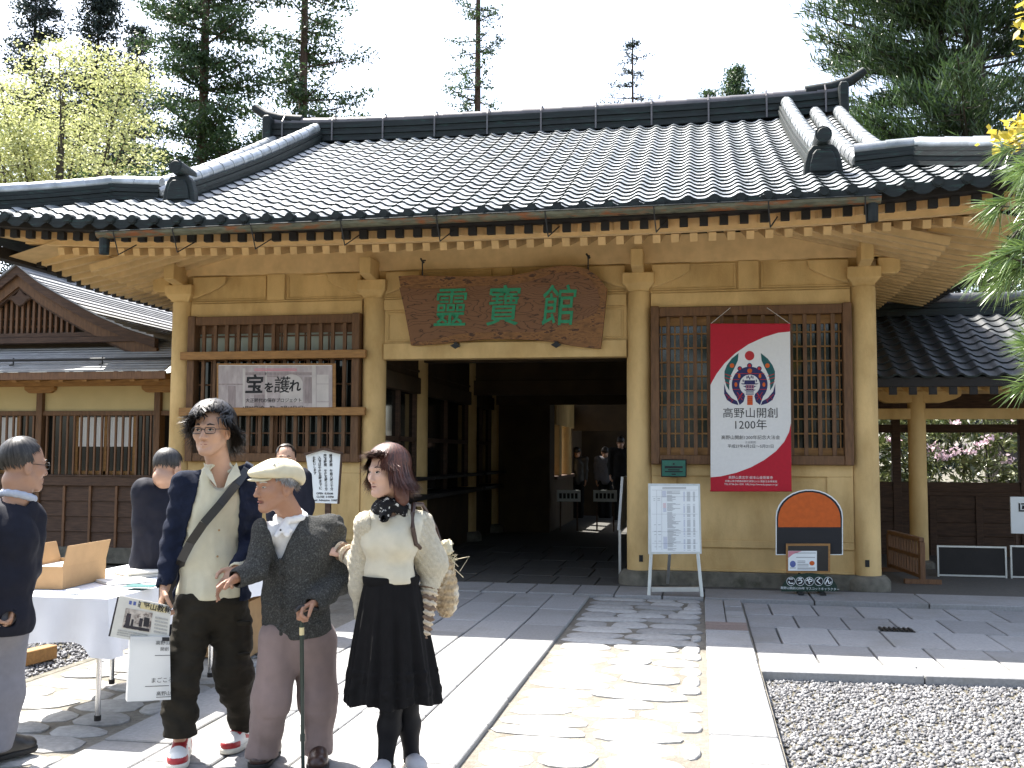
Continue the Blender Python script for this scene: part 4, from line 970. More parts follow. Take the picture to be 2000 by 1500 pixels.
spray([(2120, 720, .2), (2060, 690, .1), (2005, 680, 0), (1970, 678, 0)], 8, .05)
spray([(2120, 760, .1), (2070, 730, 0), (2020, 712, 0), (1995, 715, 0)], 7, .05)
add_branches("twigs", segs, BARK, npn)["kind"] = "stuff"
v, f = needle_tufts(tips, 64, .105, rng); npmesh('needles', v, f, L_NEED, npn)
mp = empty('maple_tree', (3.6, 5.2, -.16), 'yellow leaved maple branches showing at the upper right corner', 'tree')
b = MB(); b.tube([(4.1, 5.6, -.16), (4.0, 5.5, 2), (3.7, 5.3, 4.2), (3.4, 5.2, 5.0)], [.10, .08, .05, .02], 9); b.build('trunk', BARK, mp, smooth=True)
segs = []; cen = []
for path, n in ((((2150, 150), (2050, 245), (1990, 262), (1948, 282)), 26), (((2140, -60), (2040, -20), (1995, 30)), 16), (((2120, 200), (2010, 205)), 5), (((2140, 10), (2030, 60), (1998, 70)), 8)):
    q = [atY(a+22, c, 5.0) for a, c in path]; segs.append(([tuple(p) for p in q], .012, .003)); segs.append(([(3.9, 5.45, q[0].z-.3), tuple(Vector((3.9, 5.45, q[0].z-.2)).lerp(q[0], .5)), tuple(q[0])], .02, .012))
    for k in range(n):
        t = (k+.5)/n*(len(q)-1); i = min(int(t), len(q)-2); p = q[i].lerp(q[i+1], t-i); cen.append((p.x+rng.normal()*.03, p.y+rng.normal()*.08, p.z+rng.normal()*.035))
add_branches("branches", segs, BARK, mp)["kind"] = "stuff"
v, f = leafcloud(np.array(cen), 12, (.04, .08, .025), .026, rng, .55, flat=.3); npmesh('leaves', v, f, L_YEL, mp)
# trees on the far side of the court, behind the viewer: the window panes mirror them
for i, (x, y, h) in enumerate(((-9, -15, 15), (-3.5, -18, 17), (2.5, -16, 16), (8, -14, 14))):
    conifer(x, y, h, 2, 4.0, 'dark tree across the court, mirrored in the window panes', 80+i, L_CEDAR, .9, .22, clump=.45, per=9, group='trees mirrored in the window panes')
# ================================================================ people: bodies and clothes grown as smooth distance fields
class Field:
    def __init__(s, ax):
        s.ax = [np.asarray(a, dtype=np.float32) for a in ax]; s.F = np.full([len(a) for a in s.ax], 0.4, dtype=np.float32)
    def blk(s, lo, hi):
        sl = tuple(slice(max(0, int(np.searchsorted(a, l))-1), min(len(a), int(np.searchsorted(a, h))+1)) for a, l, h in zip(s.ax, lo, hi))
        if any(q.stop-q.start < 1 for q in sl): return None, None
        X = s.ax[0][sl[0]][:, None, None]; Y = s.ax[1][sl[1]][None, :, None]; Z = s.ax[2][sl[2]][None, None, :]
        return sl, (X, Y, Z)
    def mix(s, sl, d, k, mode):
        a = s.F[sl]
        if mode == 'add':
            m = np.minimum(a, d) - np.maximum(k-np.abs(a-d), 0)**2/(4*k)
        else:
            m = np.maximum(a, -d) + np.maximum(k-np.abs(a+d), 0)**2/(4*k)
        s.F[sl] = m
    def cap(s, a, b, ra, rb=None, k=.02, sq=None, mode='add'):
        rb = ra if rb is None else rb; a = np.array(a, dtype=np.float32); b = np.array(b, dtype=np.float32); m = max(ra, rb)+k+.01
        sl, g = s.blk(np.minimum(a, b)-m, np.maximum(a, b)+m)
        if sl is None: return s
        q = [g[i]-a[i] for i in range(3)]; d = b-a
        if sq is not None:
            n, f = np.array(sq[0], dtype=np.float32), sq[1]; n = n/np.linalg.norm(n); t = (q[0]*n[0]+q[1]*n[1]+q[2]*n[2])*(f-1)
            q = [q[i]+n[i]*t for i in range(3)]; d = d + n*(d@n)*(f-1)
        L = float(d@d)+1e-9; t = np.clip((q[0]*d[0]+q[1]*d[1]+q[2]*d[2])/L, 0, 1)
        dist = np.sqrt((q[0]-t*d[0])**2+(q[1]-t*d[1])**2+(q[2]-t*d[2])**2) - (ra+(rb-ra)*t)
        s.mix(sl, dist, k, mode); return s
    def chain(s, pts, rs, k=.02, sq=None):
        for i in range(len(pts)-1): s.cap(pts[i], pts[i+1], rs[i], rs[i+1], k, sq)
        return s
    def ell(s, c, r, k=.02, R=None, mode='add'):
        c = np.array(c, dtype=np.float32); r = np.array(r, dtype=np.float32); m = float(r.max())+k+.01
        sl, g = s.blk(c-m, c+m)
        if sl is None: return s
        q = [g[i]-c[i] for i in range(3)]
        if R is not None: q = [R[0][i]*q[0]+R[1][i]*q[1]+R[2][i]*q[2] for i in range(3)]
        k0 = np.sqrt((q[0]/r[0])**2+(q[1]/r[1])**2+(q[2]/r[2])**2); k1 = np.sqrt((q[0]/r[0]**2)**2+(q[1]/r[1]**2)**2+(q[2]/r[2]**2)**2)+1e-6
        s.mix(sl, k0*(k0-1)/k1, k, mode); return s
    def cut(s, fn, k=.004):
        """removes where fn(x, y, z) < 0"""
        X = s.ax[0][:, None, None]; Y = s.ax[1][None, :, None]; Z = s.ax[2][None, None, :]
        d = np.broadcast_to(fn(X, Y, Z), s.F.shape).astype(np.float32)
        s.F = np.maximum(s.F, -d) + np.maximum(k-np.abs(s.F+d), 0)**2/(4*k); return s
    def rough(s, amp, freq, seed=0, band=.04):
        m = np.abs(s.F) < band; ix = np.nonzero(m)
        p = np.stack([s.ax[i][ix[i]] for i in range(3)], 1)*np.array(freq); s.F[ix] += (amp*(vnoise(p, seed)+.5*vnoise(p*2.1+7, seed+1))).astype(np.float32); return s
    def ripple(s, fn, band=.04):
        m = np.abs(s.F) < band; ix = np.nonzero(m); s.F[ix] += fn(*[s.ax[i][ix[i]] for i in range(3)]).astype(np.float32); return s
    def mesh(s):
        F = s.F; n = F.shape; ins = F < 0
        c = np.zeros([i-1 for i in n], dtype=np.int8)
        for dx in (0, 1):
            for dy in (0, 1):
                for dz in (0, 1): c += ins[dx:n[0]-1+dx, dy:n[1]-1+dy, dz:n[2]-1+dz]
        act = (c > 0) & (c < 8); I = np.nonzero(act); N = len(I[0]); idx = np.full(act.shape, -1, dtype=np.int32); idx[I] = np.arange(N)
        P = np.zeros((N, 3)); cnt = np.zeros(N)
        V8 = {}
        for d in np.ndindex(2, 2, 2): V8[d] = F[I[0]+d[0], I[1]+d[1], I[2]+d[2]]
        for ax in range(3):
            for o in np.ndindex(2, 2):
                d0 = list(o); d0.insert(ax, 0); d1 = list(o); d1.insert(ax, 1); f0, f1 = V8[tuple(d0)], V8[tuple(d1)]
                m = (f0 < 0) != (f1 < 0); t = np.where(m, f0/np.where(m, f0-f1, 1), 0)
                p = np.tile(np.array(d0, dtype=np.float64), (N, 1)); p[:, ax] = t; P += p*m[:, None]; cnt += m
        P /= cnt[:, None]
        out = np.stack([s.ax[i][I[i]] + P[:, i]*(s.ax[i][I[i]+1]-s.ax[i][I[i]]) for i in range(3)], 1)
        faces = []
        for ax in range(3):
            a0 = [slice(None)]*3; a1 = [slice(None)]*3; a0[ax] = slice(0, n[ax]-1); a1[ax] = slice(1, n[ax])
            x = ins[tuple(a0)] != ins[tuple(a1)]; E = np.nonzero(x); b, c_ = [i for i in range(3) if i != ax]
            ok = (E[b] > 0) & (E[c_] > 0) & (E[b] < n[b]-1) & (E[c_] < n[c_]-1); E = [e[ok] for e in E]
            q = []
            for (db, dc) in ((-1, -1), (0, -1), (0, 0), (-1, 0)):
                e = [E[0].copy(), E[1].copy(), E[2].copy()]; e[b] = e[b]+db; e[c_] = e[c_]+dc; q.append(idx[tuple(e)])
            q = np.stack(q, 1); flip = ins[tuple(E)]
            if ax == 1: flip = ~flip
            q[~flip] = q[~flip][:, ::-1]; faces.append(q)
        return out, np.concatenate(faces)
def axis(lo, hi, h, fine=()):
    """coordinates from lo to hi with step h, finer inside the given (a, b, step) ranges"""
    out = [lo]
    while out[-1] < hi:
        st = h
        for a, b, f in fine:
            if a-h < out[-1] < b: st = min(st, f)
        out.append(out[-1]+st)
    return np.array(out)
class Fig:
    def __init__(s, px, py, name_label, group=None):
        w = atZ(px, py, 0.0); s.base = Vector((w.x, w.y, 0)); n = (Vector((0, 0, 0))-s.base); n.z = 0; n.normalize()
        s.n = n; s.r = Vector((-n.y, n.x, 0)); s.M = Matrix(((s.r.x, -n.x, 0, w.x), (s.r.y, -n.y, 0, w.y), (0, 0, 1, 0), (0, 0, 0, 1)))
        s.label = name_label; s.group = group; s.root = None
    def p(s, px, py, d=0.0):
        """point seen at a pixel, d metres in front of the figure's own plane, in figure coordinates (x right, y away, z up)"""
        q = ray(px, py); t = (s.n.dot(s.base) + d - s.n.dot(EYEV))/s.n.dot(q); w = EYEV + q*t - s.base
        return np.array((w.dot(s.r), -d, w.z))
    def put(s, name, vf, m, root=False, parent=None, matfn=None, smooth=True):
        v, f = vf
        me = bpy.data.meshes.new(name); f = np.asarray(f, dtype=np.int32); k = f.shape[1]
        me.vertices.add(len(v)); me.vertices.foreach_set('co', np.asarray(v, dtype=np.float32).ravel())
        me.loops.add(f.size); me.loops.foreach_set('vertex_index', f.ravel())
        me.polygons.add(len(f)); me.polygons.foreach_set('loop_start', np.arange(0, f.size, k, dtype=np.int32)); me.polygons.foreach_set('loop_total', np.full(len(f), k, dtype=np.int32))
        for q in (m if isinstance(m, (list, tuple)) else [m]): me.materials.append(q)
        if matfn is not None: me.polygons.foreach_set('material_index', matfn(np.asarray(v)[f].mean(1)).astype(np.int32))
        me.update(calc_edges=True); me.validate()
        if smooth: me.shade_smooth()
        o = bpy.data.objects.new(name, me); COL.objects.link(o)
        if root: o.matrix_world = s.M; s.root = o; tag(o, s.label, 'person', s.group)
        else: o.parent = parent or s.root
        return o
    def mb(s, name, b, m, parent=None, smooth=False, bevel=0):
        o = b.build(name, m, None, smooth=smooth, bevel=bevel); o.parent = parent or s.root; return o
    def thing(s, name, label, cat, loc):
        """a separate object in this figure's coordinates"""
        e = bpy.data.objects.new(name, None); COL.objects.link(e); e.matrix_world = s.M; tag(e, label, cat); return e
def A(*v): return np.array(v, dtype=np.float64)
def unit(v): v = np.asarray(v, dtype=np.float64); return v/np.linalg.norm(v)
def frame(yaw, pitch=0.0, roll_=0.0):
    """columns: sideways, forward, up; yaw 0 faces the camera, negative turns to the picture's left; pitch > 0 looks down"""
    y = rad(yaw); f = A(math.sin(y), -math.cos(y), 0); s_ = A(math.cos(y), math.sin(y), 0); u = A(0, 0, 1)
    c, n = math.cos(rad(pitch)), math.sin(rad(pitch)); f2 = f*c - u*n; u2 = u*c + f*n
    c, n = math.cos(rad(roll_)), math.sin(rad(roll_)); s3 = s_*c + u2*n; u3 = u2*c - s_*n
    return np.stack([s3, f2, u3], 1)
def head(F, C, R, s=1.0, female=False, old=False, mouth_open=0.0, nose=1.0):
    P = lambda x, y, z: C + R@A(x, y, z)*s
    e = lambda c, r, k=.02: F.ell(P(*c), A(*r)*s, k*s, R)
    e((0, -.012, .035), (.076, .094, .086)); e((0, .030, -.025), (.060, .062, .086), .03)
    w = .046 if not female else .040
    for q in (-1, 1):
        F.cap(P(q*w*1.12, .005, -.055), P(q*.016, .068, -.100), .020*s, .017*s, .03*s)
        e((q*.040, .062, -.022), (.024, .022, .022), .025)
    e((0, .074, -.098), (.021, .016, .015), .02)
    F.cap(P(0, .084, .012), P(0, .104*nose+.002*(nose-1), -.033), .0075*s, .0115*s, .014*s)
    for q in (-1, 1):
        e((q*.0125, .096, -.038), (.0085, .010, .0075), .008)
        F.cap(P(q*.012, .086, .022), P(q*.046, .070, .020), .010*s, .007*s, .014*s)
    # eye hollows, lids
    for q in (-1, 1):
        F.ell(P(q*.031, .100, .002), A(.017, .018, .010)*s, .012*s, R, 'cut')
        F.cap(P(q*.018, .0835, .0045), P(q*.045, .0735, .0045), .0042*s, .0035*s, .004*s)
    # mouth: lips round a shallow slit
    if mouth_open: F.ell(P(0, .100, -.068), A(.017, .022, .005+mouth_open)*s, .006*s, R, 'cut')
    m = mouth_open*.8
    F.cap(P(-.019, .083, -.0635+m), P(0, .0935, -.061+m), .0042*s, .0055*s, .007*s); F.cap(P(.019, .083, -.0635+m), P(0, .0935, -.061+m), .0042*s, .0055*s, .007*s)
    F.cap(P(-.016, .084, -.073-m), P(0, .092, -.0745-m), .0042*s, .006*s, .007*s); F.cap(P(.016, .084, -.073-m), P(0, .092, -.0745-m), .0042*s, .006*s, .007*s)
    for q in (-1, 1):
        F.ell(P(q*.077, -.008, -.012), A(.009, .020, .033)*s*(1.12 if old else 1), .008*s, R); F.ell(P(q*.086, -.002, -.008), A(.006, .010, .018)*s, .006*s, R, 'cut')
    if old:
        for q in (-1, 1): F.cap(P(q*.020, .097, -.036), P(q*.034, .076, -.066), .0035*s, .003*s, .004*s, mode='cut')
def face_parts(fig, C, R, s, brow, eyecol, lipm=None, brow_w=.0045, brow_on=True, squint=.55, mouth=0.0):
    P = lambda x, y, z: C + R@A(x, y, z)*s
    for q in (-1, 1):
        b = MB(); n = 10; cc = P(q*.031, .0805, .0005)
        ring = []
        for i in range(n):
            t = 2*math.pi*i/n; ring.append(tuple(P(q*.031+.0125*math.cos(t)*1.0, .0835-.006*q*math.cos(t)-.0015*abs(math.sin(t)), .0003+.0052*squint*2*math.sin(t)*.5*1.6)))
        ctr = tuple(P(q*.031, .0862, .0004)); b.add(ring+[ctr], [(i, (i+1) % n, n) if True else 0 for i in range(n)]); fig.mb('eye', b, EYEW)
        b = MB(); b.tube([tuple(P(q*.031+.006*math.cos(t), .0870-.003*q*math.cos(t), .0012+.0048*squint*1.5*math.sin(t))) for t in np.linspace(0, 2*math.pi, 9)[:-1]]+[], .0015, 4)
        b = MB(); ring = [tuple(P(q*.031-.001+.0058*math.cos(t), .0878-.002*q*math.cos(t), .0008+.0052*squint*1.35*math.sin(t))) for t in np.linspace(0, 2*math.pi, 10)[:-1]]
        b.add(ring+[tuple(P(q*.031-.001, .0885, .0008))], [(i, (i+1) % 9, 9) for i in range(9)]); fig.mb('iris', b, eyecol)
        b = MB(); b.tube([tuple(P(q*.018, .0862, .002)), tuple(P(q*.031, .0885, .0068*squint*1.6)), tuple(P(q*.046, .077, .002))], [.0012, .0022, .0013], 5); fig.mb('eyelid', b, brow)
        if brow_on:
            b = MB(); b.tube([tuple(P(q*.013, .0925, .0225)), tuple(P(q*.030, .0895, .0285)), tuple(P(q*.048, .0755, .0235))], [brow_w*.9, brow_w, brow_w*.45], 6); fig.mb('eyebrow', b, brow)
    b = MB(); h = mouth
    b.tube([tuple(P(-.020, .0845, -.0675)), tuple(P(-.008, .0955, -.067)), tuple(P(.008, .0955, -.067)), tuple(P(.020, .0845, -.0675))], [.0010, .0018+h*.4, .0018+h*.4, .0010], 6); fig.mb('mouth', b, MOUTH)
    b = MB(); b.tube([tuple(P(-.017, .0855, -.0735-mouth*1.4)), tuple(P(0, .0955, -.0748-mouth*1.4)), tuple(P(.017, .0855, -.0735-mouth*1.4))], [.002, .0048, .002], 7); fig.mb('lower_lip', b, LIP, smooth=True)
    b = MB(); b.tube([tuple(P(-.018, .085, -.0640+mouth*.7)), tuple(P(0, .0955, -.0610+mouth*.7)), tuple(P(.018, .085, -.0640+mouth*.7))], [.0015, .0036, .0015], 7); fig.mb('upper_lip', b, LIP, smooth=True)
def hand(F, W, d, n, side, s=1.0, curl=(25, 25, 20), thumb=.6, spread=.0):
    """wrist point, direction to the fingers, palm normal, thumb side"""
    d = unit(d); side = unit(side - d*(side@d)); n = unit(np.cross(d, side)) if np.cross(d, side)@np.asarray(n) > 0 else -unit(np.cross(d, side))
    R = np.stack([side, n, d], 1)
    F.cap(W - d*.03, W + d*.02, .025*s, .023*s, .012, sq=(n, 1.35))
    F.ell(W + d*.052*s, A(.040, .0155, .052)*s, .012, R)
    for i, (o, L) in enumerate(((.030, .070), (.0105, .079), (-.0095, .074), (-.029, .060))):
        p = W + side*o*s + d*(.088 - .004*abs(i-1))*s; a = d + side*(o*spread*8); a = unit(a); ang = 0
        for k, (q, cu) in enumerate(zip((.46, .31, .23), curl)):
            ang += rad(cu+4*i); v = unit(a*math.cos(ang) + n*math.sin(ang)); e = p + v*L*q*s
            F.cap(p, e, (.0088-.0007*k)*s, (.0083-.0007*k)*s, .004); p = e
    p0 = W + side*.026*s + d*.018*s; p1 = p0 + unit(side*.75 + d*.75 + n*.35*thumb)*.042*s; p2 = p1 + unit(side*.25*(1-thumb) + d*.85 + n*.75*thumb)*.032*s; p3 = p2 + unit(d*.8 + n*.9*thumb - side*.2)*.024*s
    F.cap(p0, p1, .0135*s, .0105*s, .010); F.cap(p1, p2, .0098*s, .0088*s, .004); F.cap(p2, p3, .0088*s, .0075*s, .004)
def body(fig, J, R, hs, torso_yaw, grid, hands=(), **kw):
    """the whole figure under its clothes: head, neck, trunk, arms with hands, legs"""
    C = J['head']; fine_h = [(C[i]-.135*hs, C[i]+.135*hs, .0034) for i in range(3)]
    fx, fy, fz = [fine_h[0]], [fine_h[1]], [fine_h[2]]
    for h in hands:
        c = h['W']+unit(h['d'])*.07
        for L, i in ((fx, 0), (fy, 1), (fz, 2)): L.append((c[i]-.085, c[i]+.085, .0042))
    lo, hi = grid; F = Field((axis(lo[0], hi[0], .011, fx), axis(lo[1], hi[1], .011, fy), axis(lo[2], hi[2], .011, fz)))
    head(F, C, R, hs, **kw)
    nb = J['neck']; hb = C + R@A(0, -.030, -.075)*hs
    F.cap(hb, nb, .057*hs*(.88 if kw.get('female') else 1), .056*hs*(.88 if kw.get('female') else 1), .025)
    T = frame(torso_yaw)
    for k_, r in (('chest', (.135, .085, .15)), ('waist', (.125, .08, .13)), ('pelvis', (.135, .085, .10))): F.ell(J[k_], A(*r)*(.82 if kw.get('female') else 1), .05, T)
    F.cap(J['shL'], J['shR'], .042, .042, .04); F.cap(nb-A(0, 0, .02), (J['shL']+J['shR'])/2, .055, .06, .03)
    for q in 'LR':
        F.cap(J['sh'+q], J['el'+q], .042, .035, .02); F.cap(J['el'+q], J['wr'+q], .035, .024, .015)
        if 'hip'+q in J: F.cap(J['hip'+q], J['kn'+q], .07, .046, .02); F.cap(J['kn'+q], J['an'+q], .044, .032, .015)
    for h in hands: hand(F, **h)
    return F
def cloth_field(lo, hi, h=.008): return Field([axis(a, b, h) for a, b in zip(lo, hi)])
def ribbons(paths, width, rng):
    """hair as narrow ribbons; each path (n,3) with a sideways vector"""
    V = []; Fc = []; k = 0
    for p, sd in paths:
        n = len(p); w = width*np.sin(np.linspace(.55, math.pi*.98, n))[:, None]
        V.append(np.concatenate([p-sd*w, p+sd*w])); i = np.arange(n-1); Fc.append(np.stack([k+i, k+i+1, k+n+i+1, k+n+i], 1)); k += 2*n
    return np.concatenate(V), np.concatenate(Fc)
def hair(fig, C, R, s, n, rng, limit_fn, m, r=(.083, .100, .094), c0=(0, -.012, .036), crown=(0, -.35, 1), width=.0032, lift=.010, hang=0.0, outcurl=0.0, name='hair', start=.05, wave=.12, puff=0.0):
    """strands that run from the crown over the skull; limit_fn(azimuth from the front in degrees, side) -> end angle in degrees (and hang length)"""
    ax = unit(A(*crown)); e1 = unit(A(0, 1, 0) - ax*ax[1]); e2 = np.cross(ax, e1); rr = A(*r); cc = A(*c0); paths = []
    for k in range(n):
        az = rng.uniform(-180, 180); end, hg = limit_fn(az, rng); a0 = start+rng.random()*max(.05, rad(end)-start)*.75; a1 = max(a0+.15, rad(end)*(1-.12*rng.random()))
        dz = rng.normal()*wave; off_ = lift*rng.random()+.002; t = np.linspace(0, 1, 7)
        al = a0+(a1-a0)*t; ph = rad(az)+dz*t*t
        d = np.cos(al)[:, None]*ax + np.sin(al)[:, None]*(np.cos(ph)[:, None]*e1 + np.sin(ph)[:, None]*e2)
        p = cc + d*(rr+off_*(1+t[:, None]*puff))
        if hg > 0:
            q = np.linspace(.2, 1, 4)[:, None]; last = p[-1]; outd = unit(A(d[-1][0], d[-1][1], 0)); hl = hg*rng.uniform(.8, 1.08)
            p = np.concatenate([p, last + A(0, 0, -1)*q*hl + outd*(.012*q + outcurl*q**3*rng.uniform(.2, 1.6))*1.0 + rng.normal(size=3)*.004*q])
        tw = p[-1]-p[0]; sd = np.cross(unit(tw), unit(p[len(p)//2]-cc)); sd = unit(sd)
        paths.append((C + (p*s)@R.T, R@sd))
    return fig.put(name, ribbons(paths, width*s, rng), m, smooth=True)
def skinmat(name, col, c2): return mat(name, col, .5, .07, 18, .05, 160, spec=.35, col2=c2, f2=(.5, .8), scale2=9, coords='obj')
SKIN1 = skinmat('skin_young', (.44, .265, .18), (.36, .19, .13)); SKIN2 = skinmat('skin_old', (.36, .195, .125), (.28, .13, .085)); SKIN3 = skinmat('skin_fair', (.54, .345, .26), (.48, .28, .21))
SKIN4 = skinmat('skin_tan', (.36, .21, .14), (.31, .165, .11))
EYEW = mat('eye_white', (.55, .52, .48), .3, .05, 9, 0); IRIS = mat('dark_iris', (.018, .012, .010), .2, .1, 9, 0); LIP = mat('lip', (.33, .13, .10), .45, .1, 9, 0); MOUTH = mat('lip_line', (.22, .075, .065), .5, .1, 9, 0); DARKM = mat('mouth_dark', (.035, .012, .010), .6, .1, 9, 0)
def hairmat(name, a, b_, rough=.38):
    m = leafmat(name, a, b_, rough, 0.0, .5); return m
H_BLACK = hairmat('black_hair', (.007, .006, .006), (.030, .024, .020), .42); H_BROWN = hairmat('reddish_brown_hair', (.030, .011, .008), (.14, .048, .028), .48); H_GREY = hairmat('grey_hair', (.20, .19, .18), (.42, .41, .39), .5)
H_DARK = hairmat('dark_hair', (.012, .011, .011), (.045, .040, .037), .5)
BROWM = mat('eyebrow_hair', (.016, .013, .012), .6, .2, 9, 0); BROWG = mat('grey_brow', (.42, .41, .39), .6, .2, 9, 0)
def cloth(name, col, rough=.9, var=.12, scale=40, bump=.25, bscale=320, **k): return mat(name, col, rough, var, scale, bump, bscale, coords='obj', sheen=(.12 if max(col) > .2 else 0), spec=.2, **k)
C_NAVY = cloth('navy_knit', (.008, .012, .028)); C_SHIRT = cloth('cream_shirt', (.56, .53, .40), .85, .05, 20, .12, 260); C_OLIVE = cloth('dark_olive_cotton', (.020, .017, .012), .9, .25, 14, .2, 200)
C_GREYK = cloth('speckled_grey_wool', (.045, .046, .044), .95, .55, 170, .45, 260, col2=(.13, .13, .125), f2=(.52, .70), scale2=110); C_TAUPE = cloth('taupe_wool', (.23, .170, .155), .9, .06, 20, .15, 260)
C_POLO = cloth('white_polo', (.74, .74, .74), .85, .05, 60, .12, 260); C_CAP = cloth('cream_cap', (.60, .54, .38), .85, .05, 30, .15, 260); C_IVORY = cloth('ivory_jersey', (.56, .52, .41), .9, .05, 25, .15, 220)
C_IVORYK = cloth('ivory_knit', (.53, .48, .37), .95, .12, 60, .6, 170); C_BLACK = cloth('black_cotton', (.006, .0055, .006), .9, .2, 20, .15, 200); C_TIGHTS = cloth('black_tights', (.006, .006, .008), .6, .1, 30, .05, 200)
C_SUIT = cloth('dark_navy_suit', (.009, .010, .018), .75, .12, 30, .1, 260); C_SUITG = cloth('grey_trousers', (.20, .195, .215), .85, .06, 30, .1, 260); C_COLLAR = cloth('pale_collar', (.40, .44, .52), .8, .05, 30, .05, 260)
C_STOLE = cloth('khaki_stole', (.34, .29, .13), .8, .15, 60, .1, 260); C_SHADE = cloth('dark_coat', (.008, .008, .008)); C_GREYS = cloth('grey_sweater', (.09, .09, .10)); C_PUFF = mat('dark_padded_nylon', (.03, .028, .027), .4, .2, 12, .1, 80, coords='obj', spec=.5)
LEATHER = mat('black_leather', (.014, .013, .013), .35, .2, 12, .05, 120, coords='obj', spec=.5); BUTTON = mat('dark_button', (.012, .012, .012), .4, .1, 9, 0); WBUTTON = mat('amber_button', (.35, .22, .10), .4, .1, 9, 0)
RED = mat('red_leather', (.36, .022, .028), .45, .12, 20, .05, 120, coords='obj', spec=.5); WHITEL = mat('white_leather', (.72, .71, .68), .45, .05, 20, .04, 120, coords='obj', spec=.5); SOLEM = mat('cream_sole', (.66, .63, .55), .7, .08, 30, .05, 120, coords='obj')
BROWNL = mat('brown_leather', (.045, .022, .016), .35, .2, 12, .05, 120, coords='obj', spec=.5)
def shoe(fig, an, toe, m, msole, L=.27, high=False, flat=False, name='shoe'):
    """an: heel-side ankle point, toe: point the foot aims at; the sole rests on the paving"""
    f = unit(A(toe[0]-an[0], toe[1]-an[1], 0)); sd = A(-f[1], f[0], 0); g = A(an[0], an[1], 0) - f*.055; z = A(0, 0, 1)
    F = cloth_field(np.minimum(g, g+f*L)-.09, np.maximum(g, g+f*L)+A(.09, .09, .30), .0055)
    F.cap(g+f*.035+z*.045, g+f*(L-.05)+z*.036, .040 if not flat else .034, .040 if not flat else .034, .02); F.ell(g+f*(L-.075)+z*.04, A(.047, .075, .036), .02, np.stack([sd, f, z], 1)); 
    if not flat: F.cap(g+f*.03+z*.05, g+f*.05+z*(.15 if high else .095), .038, .042, .03)
    if not flat: F.cap(g+f*.07+z*.11, g+f*(L*.62)+z*.062, .036, .034, .03)
    F.cut(lambda X, Y, Z: Z-.018)
    root = fig.put(name, F.mesh(), m)
    G = cloth_field(np.minimum(g, g+f*L)-.09, np.maximum(g, g+f*L)+A(.09, .09, .10), .0055)
    G.cap(g+f*.03+z*.02, g+f*(L-.05)+z*.02, .044, .047, .02); G.ell(g+f*(L-.08)+z*.02, A(.051, .082, .05), .02, np.stack([sd, f, z], 1)); G.cut(lambda X, Y, Z: Z-.001+0*X); G.cut(lambda X, Y, Z: .028-Z+0*X)
    fig.put('sole', G.mesh(), msole, parent=root)
    return root, g, f, sd
